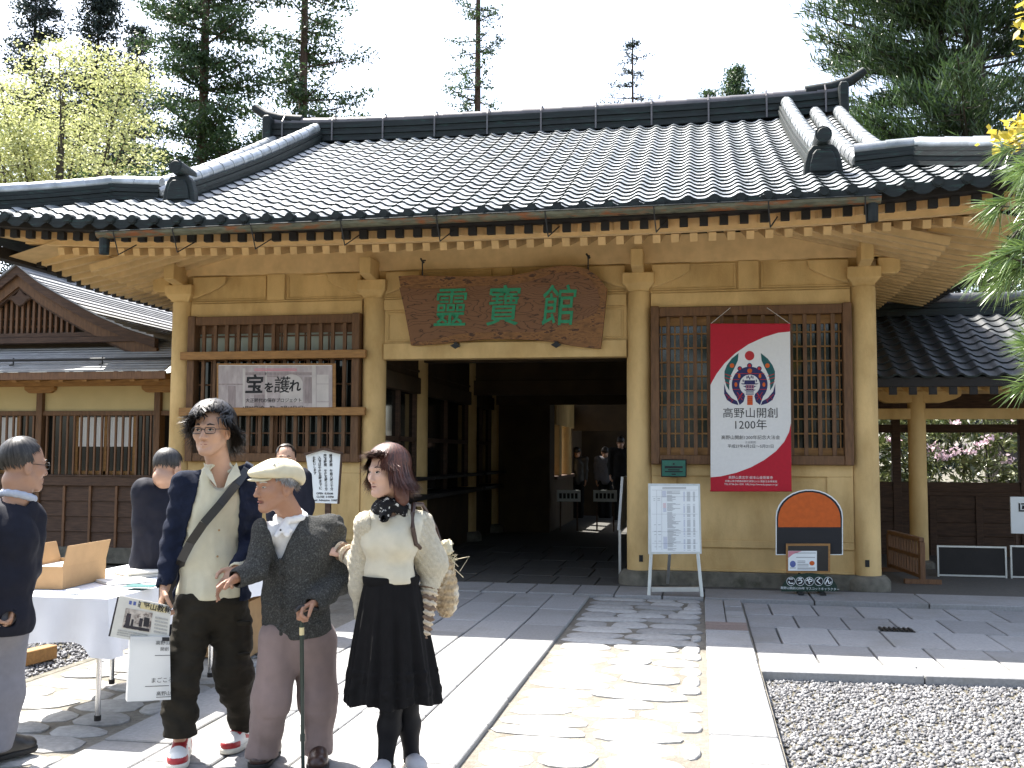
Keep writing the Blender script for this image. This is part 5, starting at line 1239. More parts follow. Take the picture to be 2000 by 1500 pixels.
# ---------------------------------------------------------------- the young man with glasses
def local_ground(fig, px, py):
    w = atZ(px, py, 0.0)-fig.base; return A(w.dot(fig.r), -w.dot(fig.n), 0)
Fig.g = local_ground
def line_x(fig, a, b):
    """x of an edge seen running from pixel a down to pixel b, as a function of height"""
    p, q = fig.p(*a), fig.p(*b); k = (q[0]-p[0])/(q[2]-p[2]); return lambda Z: p[0]+k*(Z-p[2])
def young_man():
    f = Fig(405, 1478, 'young man with glasses in a navy cardigan, cream shirt and dark cargo trousers'); P = f.p; rng = np.random.default_rng(101)
    J = dict(head=P(414, 841, .05), neck=P(430, 922, .0), chest=P(420, 1000), waist=P(412, 1085), pelvis=P(412, 1165), shL=P(362, 948, .0), shR=P(484, 936, -.02), elL=P(338, 1060, -.02), wrL=P(322, 1148, .07),
             elR=P(494, 1052, -.03), wrR=P(464, 1110, .20), hipL=P(382, 1190, .02), hipR=P(448, 1190, -.02), knL=P(352, 1325, .08), knR=P(455, 1312, -.02), anL=P(351, 1440, .06), anR=P(474, 1420, -.14))
    R = frame(-24, 0, 1); s = 1.03
    hands = (dict(W=J['wrL'], d=P(312, 1196, .10)-P(322, 1150, .07), n=A(.9, -.2, 0), side=A(.1, -1, .1), curl=(35, 40, 25), thumb=.8), dict(W=J['wrR'], d=P(434, 1156, .27)-P(464, 1110, .20), n=A(-.35, -.55, .75), side=A(-.9, .1, .3), curl=(18, 22, 18), thumb=.3))
    F = body(f, J, R, s, -8, ((-.42, -.42, .02), (.42, .35, 1.85)), hands); f.put('person', F.mesh(), SKIN1, root=True)
    face_parts(f, J['head'], R, s, BROWM, IRIS, squint=.62)
    T = frame(-8); zt = lambda py: P(415, py)[2]
    lo, hi = A(-.40, -.34, .55), A(.40, .26, 1.62)
    S = cloth_field(lo, hi, .0065)
    S.ell(J['chest'], A(.165, .112, .20), .05, T); S.ell(J['waist'], A(.158, .108, .17), .05, T); S.ell(J['pelvis']+A(0, 0, .02), A(.168, .118, .13), .05, T); S.cap(J['shL'], J['shR'], .055, .055, .05); S.cap(J['neck']-A(0, 0, .03), J['neck']+A(0, 0, .01), .075, .066, .03)
    S.rough(.006, (10, 10, 5), 5); S.rough(.0045, (24, 24, 10), 6); S.ripple(lambda x, y, z: .004*np.sin(26*x+9*z+2*np.sin(7*z)))
    zh = zt(1160); S.cut(lambda X, Y, Z: Z-zh-.03*np.abs(X+.0)*2+.02+.0*Y); 
    xc = P(432, 1000)[0]
    S.cut(lambda X, Y, Z: np.maximum(np.maximum(np.abs(X-P(431, 930)[0])-(Z-zt(950))*.75, -Y-.0), zt(950)-Z)+0*X)
    S.cap(P(432, 938, .10), P(430, 920, .0), .052, .055, .01, mode='cut')
    shirt = f.put('shirt', S.mesh(), C_SHIRT)
    # collar leaves, placket and buttons
    for q, (a, b_, c_) in enumerate((((398, 905, .055), (402, 926, .105), (424, 952, .125)), ((462, 905, .03), (470, 928, .09), (437, 955, .125)))):
        a, b_, c_ = P(*a), P(*b_), P(*c_); bm_ = MB(); nrm = A(0, -.012, 0); top = P(432 + (-22 if q == 0 else 24), 900, .0)
        bm_.add([tuple(x) for x in (a, b_, c_, (a*.35+c_*.65)+A(0, .01, .022), a+nrm+A(0, 0, .006), b_+nrm, c_+nrm, (a*.35+c_*.65)+A(0, -.003, .024))], [(0, 1, 2, 3), (7, 6, 5, 4), (0, 4, 5, 1), (1, 5, 6, 2), (2, 6, 7, 3), (3, 7, 4, 0)]); f.mb('collar_leaf', bm_, C_SHIRT, shirt)
    K = cloth_field(A(-.12, -.16, 1.30), A(.22, .12, 1.58), .005); nk = J['neck']+A(0, .012, .012)
    ring = [nk + A(math.sin(t)*.064, -math.cos(t)*.060, -.012+.026*(1-math.cos(t))*.5) for t in np.linspace(.55, 2*math.pi-.55, 12)]
    K.chain(ring, [.014]*12, .01, sq=None); f.put('collar', K.mesh(), C_SHIRT, parent=shirt)
    def front_y(x, z, extra=.0):
        return None
    for py in (985, 1032, 1082, 1122):
        bm_ = MB(); c = P(432-(py-960)*.06, py, .0); c[1] = -.118 if py < 1100 else -.122; bm_.tube([tuple(c), tuple(c+A(0, -.010, 0))], .0055, 8); f.mb('button', bm_, WBUTTON, shirt)
    # cardigan
    S = cloth_field(lo, hi, .0065)
    S.ell(J['chest'], A(.182, .128, .20), .05, T); S.ell(J['waist'], A(.176, .122, .18), .05, T); S.ell(J['pelvis']+A(0, 0, .02), A(.185, .13, .13), .05, T); S.cap(J['shL'], J['shR'], .066, .066, .05); S.cap(J['neck']-A(0, 0, .05), J['neck']-A(0, 0, .015), .088, .078, .03)
    xl, xr = line_x(f, (394, 925), (336, 1150)), line_x(f, (466, 915), (466, 1150))
    S.cut(lambda X, Y, Z: np.maximum(np.maximum(xl(Z)-X, X-xr(Z)), Y-.01))
    S.cut(lambda X, Y, Z: zt(926)+.02-Z+.25*np.abs(X-P(431, 930)[0])*-1+.055+0*Y)
    for q in 'LR':
        S.cap(J['sh'+q], J['el'+q], .064, .056, .03); S.cap(J['el'+q], J['wr'+q]+(J['el'+q]-J['wr'+q])*.08, .056, .042, .02)
    S.cap(J['elR']*.25+J['wrR']*.75, J['elR']*.04+J['wrR']*.96, .046, .044, .01)
    S.rough(.007, (9, 9, 13), 9); S.rough(.005, (20, 20, 28), 10); S.ripple(lambda x, y, z: .0035*np.sin(75*z+4*np.sin(9*x))*((np.abs(x) > .15)))
    S.cut(lambda X, Y, Z: Z-zt(1172)+0*X)
    S.cap(J['wrL']-(J['elL']-J['wrL'])*.25, J['wrL']+(J['elL']-J['wrL'])*.12, .032, .032, .004, mode='cut'); S.cap(J['wrR']-(J['elR']-J['wrR'])*.25, J['wrR']+(J['elR']-J['wrR'])*.10, .032, .032, .004, mode='cut')
    f.put('cardigan', S.mesh(), C_NAVY)
    S = cloth_field(J['wrR']-.07, J['wrR']+.07, .005); u_ = unit(J['elR']-J['wrR']); S.cap(J['wrR']-u_*.012, J['wrR']+u_*.02, .040, .042, .01); S.cap(J['wrR']-u_*.05, J['wrR']+u_*.01, .030, .030, .004, mode='cut'); S.cut(lambda X, Y, Z: u_[0]*(X-J['wrR'][0])+u_[1]*(Y-J['wrR'][1])+u_[2]*(Z-J['wrR'][2])+.02); f.put('shirt_cuff', S.mesh(), C_SHIRT)
    # trousers with cargo pockets
    S = cloth_field(A(-.42, -.36, .05), A(.42, .32, 1.0), .007); Tp = T
    S.ell(J['pelvis']-A(0, 0, .03), A(.165, .118, .12), .05, Tp); S.cap(J['hipL'], J['knL'], .098, .084, .05); S.cap(J['knL'], J['anL']-A(0, 0, .02), .084, .082, .04); S.cap(J['hipR'], J['knR'], .098, .088, .05); S.cap(J['knR'], J['anR'], .088, .052, .05)
    S.ell(P(335, 1275, .06), A(.035, .06, .085), .02); S.ell(P(485, 1240, -.02), A(.03, .06, .09), .02)
    S.rough(.008, (7, 7, 12), 15, .05); S.rough(.007, (17, 17, 32), 16); S.ripple(lambda x, y, z: .006*np.sin(42*z+6*np.sin(8*x+3*z))*np.clip((.62-z)*4, .15, 1))
    zt2 = zt(1150); S.cut(lambda X, Y, Z: zt2-Z+0*X); zb2 = J['anL'][2]+.01
    S.cut(lambda X, Y, Z: Z-np.where(X > P(415, 1400)[0], J['anR'][2]-.03, zb2)+0*Y)
    tr = f.put('trousers', S.mesh(), C_OLIVE)
    for (a, w, h, d) in (((484, 1213), .07, .02, .085), ((484, 1275), .06, .014, .08)):
        c = P(a[0]-8, a[1], d); bm_ = MB(); bm_.box(c[0]-w/2, c[0]+w/2, c[1]-.01, c[1]+.02, c[2]-h, c[2]); f.mb('pocket_flap', bm_, C_OLIVE, tr, bevel=.004)
    # red and white trainers
    for an, toe in ((f.g(355, 1478), f.g(330, 1535)), (f.g(484, 1450), f.g(440, 1474))):
        r_, g, fw, sd = shoe(f, an, toe, [WHITEL, RED], SOLEM, .285, high=True, name='shoe'); me = r_.data
        n = len(me.polygons); c = np.zeros(n*3); me.polygons.foreach_get('center', c); c = c.reshape(-1, 3)-g; t = c@fw; l_ = np.abs(c@sd); z = c[:, 2]
        red = ((t > .215) & (z < .055)) | ((t > .085) & (t < .20) & (z > .058) & (l_ < .034)) | ((t < .05) & (z > .03) & (z < .085)) | ((t > .09) & (t < .16) & (np.abs(z-.045-(t-.09)*.25) < .010))
        me.polygons.foreach_set('material_index', red.astype(np.int32)); me.update()
        bm_ = MB(); z_ = A(0, 0, 1); c0 = g+fw*.085+z_*.115; bm_.hexa([tuple(c0+sd*a+fw*b_+z_*e) for a, b_, e in ((-.032, .03, -.03), (.032, .03, -.03), (.03, .018, -.03), (-.03, .018, -.03), (-.03, .012, .085), (.03, .012, .085), (.028, .0, .085), (-.028, .0, .085))]); f.mb('tongue', bm_, WHITEL, r_, bevel=.005)
        bm_ = MB(); c1 = c0+fw*.0225+z_*.055; bm_.hexa([tuple(c1+sd*a+fw*b_+z_*e) for a, b_, e in ((-.016, .003, -.014), (.016, .003, -.014), (.016, -.004, -.014), (-.016, -.004, -.014), (-.016, -.003, .014), (.016, -.003, .014), (.016, -.009, .014), (-.016, -.009, .014))]); f.mb('tongue_patch', bm_, RED, r_)
        for k in range(4): bm_ = MB(); cc = g+fw*(.10+.028*k)+z_*(.128-.017*k); bm_.tube([tuple(cc-sd*.026), tuple(cc+z_*.006+fw*.008), tuple(cc+sd*.026)], .0035, 5); f.mb('lace', bm_, RED, r_)
    # hair: parted fringe, long at the sides and nape
    def lim(az, r):
        a = az  # 0 is the front of the face
        if -12 < a < 22: return (80+r.uniform(-10, 12), 0)
        if 22 <= a < 75: return (96+r.uniform(-8, 12), .03*r.random())
        if -75 < a <= -12: return (74+r.uniform(-8, 14), .0)
        if abs(a) < 115: return (98, .055*r.uniform(.6, 1.2))
        return (100, .10*r.uniform(.6, 1.25))
    hair(f, J['head'], R, s, 3200, rng, lim, H_BLACK, crown=(.0, -.42, 1), r=(.083, .103, .094), lift=.024, width=.0036, wave=.30, outcurl=.03, puff=.3)
    S = cloth_field(J['head']-.16, J['head']+.16, .006); W = lambda x, y, z: J['head']+R@A(x, y, z)*s
    S.ell(W(0, -.018, .036), A(.076, .093, .085)*s, .01, R); S.cap(W(-.03, -.075, -.03), W(-.025, -.075, -.11), .045, .03, .03); S.cap(W(.03, -.075, -.03), W(.025, -.075, -.11), .045, .03, .03)
    def face_cut(X, Y, Z):
        q = [sum(R[i][j]*((X, Y, Z)[i]-J['head'][i]) for i in range(3))/s for j in range(3)]
        return np.minimum(np.maximum(np.maximum(.030-q[1]+.25*(q[2]-.02), q[2]-.070), -9), 9)*-1*-1 if False else -np.minimum(q[1]-.018-.35*np.maximum(q[2]-.03, 0)*4, .066-q[2])
    S.cut(face_cut); f.put('hair_cap', S.mesh(), H_BLACK)
    # spectacles
    g_ = bpy.data.objects.new('spectacles', None); COL.objects.link(g_); g_.matrix_world = f.M; tag(g_, 'black framed rectangular spectacles worn by the young man', 'glasses')
    for q in (-1, 1):
        bm_ = MB(); pts = []
        for t in np.linspace(0, 2*math.pi, 17): x = .0245*np.sign(math.cos(t))*abs(math.cos(t))**.5; z = .0145*np.sign(math.sin(t))*abs(math.sin(t))**.5; pts.append(tuple(W(q*.033+x, .1035-.28*max(0, q*x)-.006, -.002+z)))
        bm_.tube(pts, .0020, 6, cap=False); f.mb('rim', bm_, LEATHER, g_)
        bm_ = MB(); bm_.tube([tuple(W(q*.0575, .090, .004)), tuple(W(q*.074, .06, .005)), tuple(W(q*.082, -.005, .003))], .0019, 5); f.mb('temple', bm_, LEATHER, g_)
    bm_ = MB(); bm_.tube([tuple(W(-.0085, .0985, .002)), tuple(W(0, .102, .005)), tuple(W(.0085, .0985, .002))], .0019, 5); f.mb('bridge', bm_, LEATHER, g_)
    # black shoulder strap with its pouch behind the hip
    b_ = f.thing('shoulder_bag', 'black shoulder bag whose strap crosses the cream shirt', 'bag', None)
    path = [P(488, 905, -.06), P(482, 918, .03), P(462, 945, .105), P(430, 985, .150), P(398, 1022, .158), P(372, 1060, .145), P(354, 1095, .10), P(348, 1115, .0)]; bm_ = MB(); w = .021
    for k in range(len(path)-1):
        p, q = path[k], path[k+1]; d = unit(q-p); nn = A(0, -1, 0); sd = unit(np.cross(d, nn)); n2 = unit(np.cross(sd, d))*.003
        bm_.hexa([tuple(x) for x in (p-sd*w-n2, p+sd*w-n2, p+sd*w+n2, p-sd*w+n2, q-sd*w-n2, q+sd*w-n2, q+sd*w+n2, q-sd*w+n2)])
    f.mb('strap', bm_, LEATHER, b_); c = P(352, 1140, -.16); bm_ = MB(); bm_.box(c[0]-.10, c[0]+.12, c[1]-.04, c[1]+.04, c[2]-.11, c[2]+.07); f.mb('pouch', bm_, LEATHER, b_, bevel=.015)
    # newspaper and carrier bag in his hand
    def sheet(name, lab, cat, quad, th, m):
        e = f.thing(name, lab, cat, None); q = [np.array(x) for x in quad]; n = unit(np.cross(q[1]-q[0], q[3]-q[0])); bm_ = MB()
        bm_.hexa([tuple(x) for x in q]+[tuple(x+n*th) for x in q]); f.mb('sheet', bm_, m, e); return e, q, (-n if n[1] > 0 else n)
    Q = [P(215, 1243, .20), P(328, 1262, .15), P(334, 1183, .13), P(233, 1163, .19)]
    e, q, n = sheet('newspaper', 'folded newspaper with a colour picture held in the young man\'s hand', 'newspaper', Q, .006, NEWSP)
    if n[1] > 0: n = -n
    def on(u, v, h=.0): return (q[0]*(1-u)+q[1]*u)*(1-v) + (q[3]*(1-u)+q[2]*u)*v + n*h
    def patch(name, u0, u1, v0, v1, m, h=.0015):
        bm_ = MB(); c = [on(u0, v0, h), on(u1, v0, h), on(u1, v1, h), on(u0, v1, h)]; bm_.hexa([tuple(x-n*.001) for x in c]+[tuple(x) for x in c]); return f.mb(name, bm_, m, e)
    off0 = .007
    patch('picture', .16, .66, .26, .74, PHOTO1, off0); 
    for a, b_, c_, d_ in ((.20, .28, .34, .62), (.30, .34, .30, .5), (.44, .50, .36, .56), (.52, .62, .38, .60), (.18, .64, .27, .34)): patch('picture_figure', a, b_, c_, d_, PHOTO2, off0+.0015)
    patch('masthead', .42, .92, .80, .95, YELLOWP, off0)
    for a in (.20, .28): patch('crest', a, a+.05, .84, .93, BLUEP, off0)
    for k in range(5): patch('print_line', .72, .96, .28+.085*k, .325+.085*k, GREYP, off0)
    for k in range(3): patch('print_line', .10, .62, .06+.055*k, .09+.055*k, GREYP, off0)
    ax_, up_ = unit(q[1]-q[0]), unit(q[3]-q[0]); c = on(.66, .875, off0+.002)
    t_ = text('高野山教報', 0, 0, 0, .034, MT['ink'], None, ax=ax_, up=up_, bold=.0005); t_.parent = e; t_.location = c
    patch('edge_page', -.03, .0, .0, .97, PHOTO2, .001)
    e, q, n = sheet('carrier_bag', 'white plastic carrier bag with black print hanging beside the dark trousers', 'bag', [P(245, 1366, .16), P(330, 1362, .12), P(328, 1240, .12), P(252, 1240, .16)], .05, BAGP)
    if n[1] > 0: n = -n
    q0 = q
    ax_, up_ = unit(q[1]-q[0]), unit(q[3]-q[0])
    for body_, u, v, sz in (('高野山', .82, .90, .022), ('開創', .86, .80, .020), ('まごころ', .80, .31, .026), ('高野山', .83, .10, .022)):
        c = on(u, v, .0525); t_ = text(body_, 0, 0, 0, sz, MT['ink'], None, ax=ax_, up=up_); t_.parent = e; t_.location = c
    for u0, u1, v in ((.62, 1, .70), (.40, .96, .22), (.66, 1, .045)): patch('print_line', u0, u1, v, v+.008, MT['ink'], .052)
    patch('print_block', .80, .99, .93, .99, MT['ink'], .052)
    bm_ = MB(); bm_.tube([tuple(P(275, 1240, .15)), tuple(P(305, 1205, .12)), tuple(P(318, 1240, .13))], .006, 5); f.mb('bag_handle', bm_, BAGP, e)
NEWSP = mat('newsprint', (.62, .60, .54), .8, .05, 30, .03, 90, coords='obj'); PHOTO1 = mat('newspaper_picture', (.50, .44, .38), .6, .5, 28, 0, coords='obj', col2=(.10, .07, .06), f2=(.5, .6), scale2=22); PHOTO2 = mat('newspaper_picture_dark', (.03, .025, .03), .6, .5, 20, 0, coords='obj', col2=(.20, .03, .03), f2=(.6, .7), scale2=14)
YELLOWP = mat('pale_yellow_print', (.62, .52, .28), .8, .05, 20, 0, coords='obj'); BLUEP = mat('blue_print', (.10, .13, .32), .8, .1, 20, 0, coords='obj'); GREYP = mat('grey_print', (.40, .39, .36), .8, .3, 260, 0, coords='obj')
BAGP = mat('white_polythene', (.70, .71, .71), .35, .03, 5, .1, 9, coords='obj', transl=.3)
young_man()
# ---------------------------------------------------------------- the old man
def old_man():
    f = Fig(585, 1492, 'stooped old man in a cream flat cap and speckled grey cardigan'); P = f.p; rng = np.random.default_rng(102)
    J = dict(head=P(540, 949, .10), neck=P(573, 1014, .02), chest=P(580, 1085, .0), waist=P(578, 1165), pelvis=P(580, 1235, -.03), shL=P(520, 1040, .08), shR=P(644, 1034, -.04), elL=P(500, 1112, .13), wrL=P(464, 1128, .22),
             elR=P(664, 1132, .0), wrR=P(614, 1178, .17), hipL=P(548, 1252, .0), hipR=P(612, 1252, -.04), knL=P(530, 1368, .04), knR=P(618, 1368, -.02), anL=P(516, 1470, .0), anR=P(620, 1470, .0))
    R = frame(-58, 4, 0); s = 1.0
    hands = (dict(W=J['wrL'], d=P(430, 1146, .26)-P(464, 1128, .22), n=A(0, -.35, -.9), side=A(.1, -.9, .4), curl=(14, 22, 18), thumb=.5), dict(W=J['wrR'], d=P(580, 1196, .225)-P(614, 1178, .17), n=A(-.2, -.1, -1), side=A(-.3, -.9, .1), curl=(45, 62, 40), thumb=.9))
    F = body(f, J, R, s, -25, ((-.38, -.48, .02), (.36, .30, 1.55)), hands, old=True, mouth_open=.009, nose=1.06); f.put('person', F.mesh(), SKIN2, root=True)
    face_parts(f, J['head'], R, s, BROWG, IRIS, squint=.42, brow_w=.006, mouth=.005)
    T = frame(-25); zt = lambda py: P(580, py)[2]
    lo, hi = A(-.36, -.36, .55), A(.36, .26, 1.40)
    V0, V1 = P(548, 1085)[0], zt(1088)
    S = cloth_field(lo, hi, .0065); S.ell(J['chest'], A(.150, .115, .17), .05, T); S.cap(J['shL'], J['shR'], .052, .052, .05); S.cap(J['neck']-A(0, 0, .05), J['neck'], .075, .064, .03); S.cap(J['neck'], J['neck']+A(-.025, -.04, .06), .05, .05, .01, mode='cut')
    polo = f.put('polo_shirt', S.mesh(), C_POLO)
    K = cloth_field(J['neck']-.15, J['neck']+.15, .005); nk = J['neck']+A(-.012, -.01, .004)
    ring = [nk + A(math.sin(t-.5)*.066, -math.cos(t-.5)*.064, .02*(1-math.cos(t))*.5-.004) for t in np.linspace(.3, 2*math.pi-.3, 12)]
    K.chain(ring, [.016]*12, .01); K.cap(ring[0], P(540, 1046, .135), .016, .012, .01, sq=(A(0, 1, 0), 1.6)); K.cap(ring[-1], P(560, 1044, .13), .018, .014, .01, sq=(A(0, 1, 0), 1.6)); K.cap(ring[-2], P(566, 1036, .12), .018, .014, .01, sq=(A(0, 1, 0), 1.6)); f.put('collar', K.mesh(), C_POLO, parent=polo)
    bm_ = MB(); c = P(548, 1035, .148); bm_.tube([tuple(c), tuple(c+A(0, -.008, 0))], .005, 8); f.mb('button', bm_, BUTTON, polo)
    S = cloth_field(lo, hi, .0065)
    S.ell(J['chest'], A(.178, .142, .18), .05, T); S.ell(J['waist'], A(.170, .138, .18), .05, T); S.ell(J['pelvis']+A(0, 0, .04), A(.172, .135, .15), .05, T); S.cap(J['shL'], J['shR'], .070, .072, .05); S.cap(J['neck']-A(0, 0, .05), J['neck']-A(0, 0, .02), .082, .078, .03)
    for q, r_ in (('L', (.066, .056, .046)), ('R', (.074, .070, .050))):
        S.cap(J['sh'+q], J['el'+q], r_[0], r_[1], .03); S.cap(J['el'+q], J['wr'+q]+(J['el'+q]-J['wr'+q])*.05, r_[1], r_[2], .025)
    xl, xr = line_x(f, (517, 1005), (547, 1090)), line_x(f, (588, 1005), (547, 1090))
    S.cut(lambda X, Y, Z: np.maximum(np.maximum(xl(Z)-X, X-xr(Z)), Y+.02))
    S.cap(J['neck']-A(0, 0, .02), J['neck']+A(-.02, -.03, .06), .066, .066, .01, mode='cut')
    S.rough(.006, (8, 8, 10), 19); S.rough(.005, (18, 18, 24), 20); S.ripple(lambda x, y, z: .006*np.sin(60*z-30*x+3*np.sin(20*y))*(x > .16))
    xe, xw = J['elR'], J['wrR']
    S.cut(lambda X, Y, Z: Z-zt(1243)-.012*np.sin(9*X)+0*Y)
    for q in 'LR': S.cap(J['wr'+q]-(J['el'+q]-J['wr'+q])*.3, J['wr'+q]+(J['el'+q]-J['wr'+q])*.05, .034, .034, .004, mode='cut')
    cg = f.put('cardigan', S.mesh(), C_GREYK)
    for k, py in enumerate((1096, 1128, 1160, 1192, 1222, 1238)):
        bm_ = MB(); c = P(549, py, .138+.004*min(k, 3)); bm_.tube([tuple(c+A(0, .012, 0)), tuple(c+A(0, -.006, 0))], .0085, 9); f.mb('button', bm_, BUTTON, cg)
    bm_ = MB(); pl = [P(546.5, py, .1405+.003*min((py-1090)/35, 3)) for py in range(1090, 1245, 15)]; bm_.tube([tuple(x) for x in pl], .0028, 5); f.mb('front_edge', bm_, C_GREYK, cg)
    for a in ((P(513, 1178, .115), P(532, 1183, .135)),): bm_ = MB(); bm_.tube([tuple(x) for x in a], .005, 6); f.mb('pocket_edge', bm_, C_GREYK, cg)
    S = cloth_field(A(-.36, -.30, .02), A(.34, .28, .85), .0065)
    S.ell(J['pelvis']-A(0, 0, .02), A(.158, .118, .14), .05, T); S.cap(J['hipL'], J['knL'], .100, .086, .05); S.cap(J['knL'], J['anL'], .086, .078, .05); S.cap(J['hipR'], J['knR'], .100, .088, .05); S.cap(J['knR'], J['anR']-A(0, 0, .02), .088, .078, .05)
    S.rough(.013, (8, 8, 4), 25); S.rough(.004, (20, 20, 9), 26); S.ripple(lambda x, y, z: .004*np.sin(38*z+16*x)*(z < .25)); S.cut(lambda X, Y, Z: Z-.045+0*X); S.cut(lambda X, Y, Z: zt(1215)-Z+0*X)
    tr = f.put('trousers', S.mesh(), C_TAUPE)
    for a, b_ in ((f.g(528, 1480), f.g(490, 1512)), (f.g(622, 1486), f.g(618, 1530))): shoe(f, a, b_, BROWNL, BLACKS, .265)
    W = lambda x, y, z: J['head']+R@A(x, y, z)*s
    # flat cap, a thing of its own on his head
    S = cloth_field(J['head']+A(-.22, -.2, -.06), J['head']+A(.2, .2, .2), .0055)
    S.ell(W(0, -.022, .052), A(.092, .116, .078)*s, .03, R); S.ell(W(0, .055, .070), A(.080, .085, .036)*s, .04, R); S.ell(W(0, -.085, .03), A(.075, .055, .05), .03, R)
    def under(X, Y, Z):
        q = [sum(R[i][j]*((X, Y, Z)[i]-J['head'][i]) for i in range(3)) for j in range(3)]; return q[2]-.040-.05*q[1]+np.maximum(-q[1]-.03, 0)*.45
    S.cut(under); S.ell(W(0, -.014, .03), A(.078, .097, .085), .004, R, 'cut'); S.rough(.003, (18, 18, 18), 33)
    cp = f.thing('flat_cap', 'cream flat cap worn on the old man\'s head', 'cap', None); f.put('crown', S.mesh(), C_CAP, parent=cp)
    S = cloth_field(J['head']+A(-.24, -.2, -.06), J['head']+A(.2, .2, .2), .005)
    S.ell(W(0, .088, .048), A(.078, .062, .022), .02, R)
    def br(X, Y, Z):
        q = [sum(R[i][j]*((X, Y, Z)[i]-J['head'][i]) for i in range(3)) for j in range(3)]; return np.minimum(q[2]-.040+.25*(q[1]-.08)+q[0]**2*6, .012-(q[2]-.046+.25*(q[1]-.08)+q[0]**2*6))
    S.cut(br); S.ell(W(0, -.008, .04), A(.075, .094, .08), .004, R, 'cut'); f.put('peak', S.mesh(), C_CAP, parent=cp)
    bm_ = MB(); 
    for k in range(3): c = W(.058-.004*k, .05-.022*k, .102+.004*k); bm_.tube([tuple(c), tuple(c+A(.012, -.004, .006))], .004, 6)
    f.mb('cap_badge', bm_, BROWG, cp)
    def lim(az, r):
        if abs(az) < 62: return (40, 0)
        if abs(az) < 82: return (100, .01)
        return (104, .022*r.uniform(.5, 1.2))
    hair(f, J['head'], R, s, 1100, rng, lim, H_GREY, r=(.0785, .097, .09), lift=.005, width=.0028, start=1.0, wave=.1)
    # walking stick
    c_ = f.thing('walking_stick', 'dark green walking stick under the old man\'s hand', 'walking stick', None)
    top = P(589, 1193, .225); bot = A(P(591, 1500, .20)[0], -.22, 0); bot[0] = top[0]+.02
    bm_ = MB(); bm_.tube([tuple(bot+A(0, 0, .02)), tuple(bot*.6+top*.4), tuple(top)], [.0085, .0095, .0105], 10); f.mb('shaft', bm_, CANE, c_, smooth=True)
    bm_ = MB(); bm_.tube([tuple(top+A(-.028, -.03, .006)), tuple(top+A(-.012, -.012, .018)), tuple(top+A(.03, .01, .014)), tuple(top+A(.075, .035, -.002))], [.010, .0135, .0125, .009], 10); f.mb('handle', bm_, LEATHER, c_, smooth=True)
    bm_ = MB(); bm_.tube([tuple(bot), tuple(bot+A(0, 0, .045))], [.015, .011], 10); f.mb('ferrule', bm_, LEATHER, c_); d = unit(bot-top); p = top+d*.17; bm_ = MB(); bm_.tube([tuple(top+d*.075), tuple(top+d*.11)], .0115, 10); f.mb('label_band', bm_, YELLOWP, c_)
    p = top*.22+bot*.78; bm_ = MB(); bm_.tube([tuple(p), tuple(p-d*.03)], .0125, 10); f.mb('collar', bm_, CANE, c_)
BLACKS = mat('black_sole', (.012, .012, .012), .7, .1, 9, 0); CANE = mat('dark_green_cane', (.010, .024, .018), .3, .2, 30, .02, 120, coords='obj', spec=.5)
old_man()
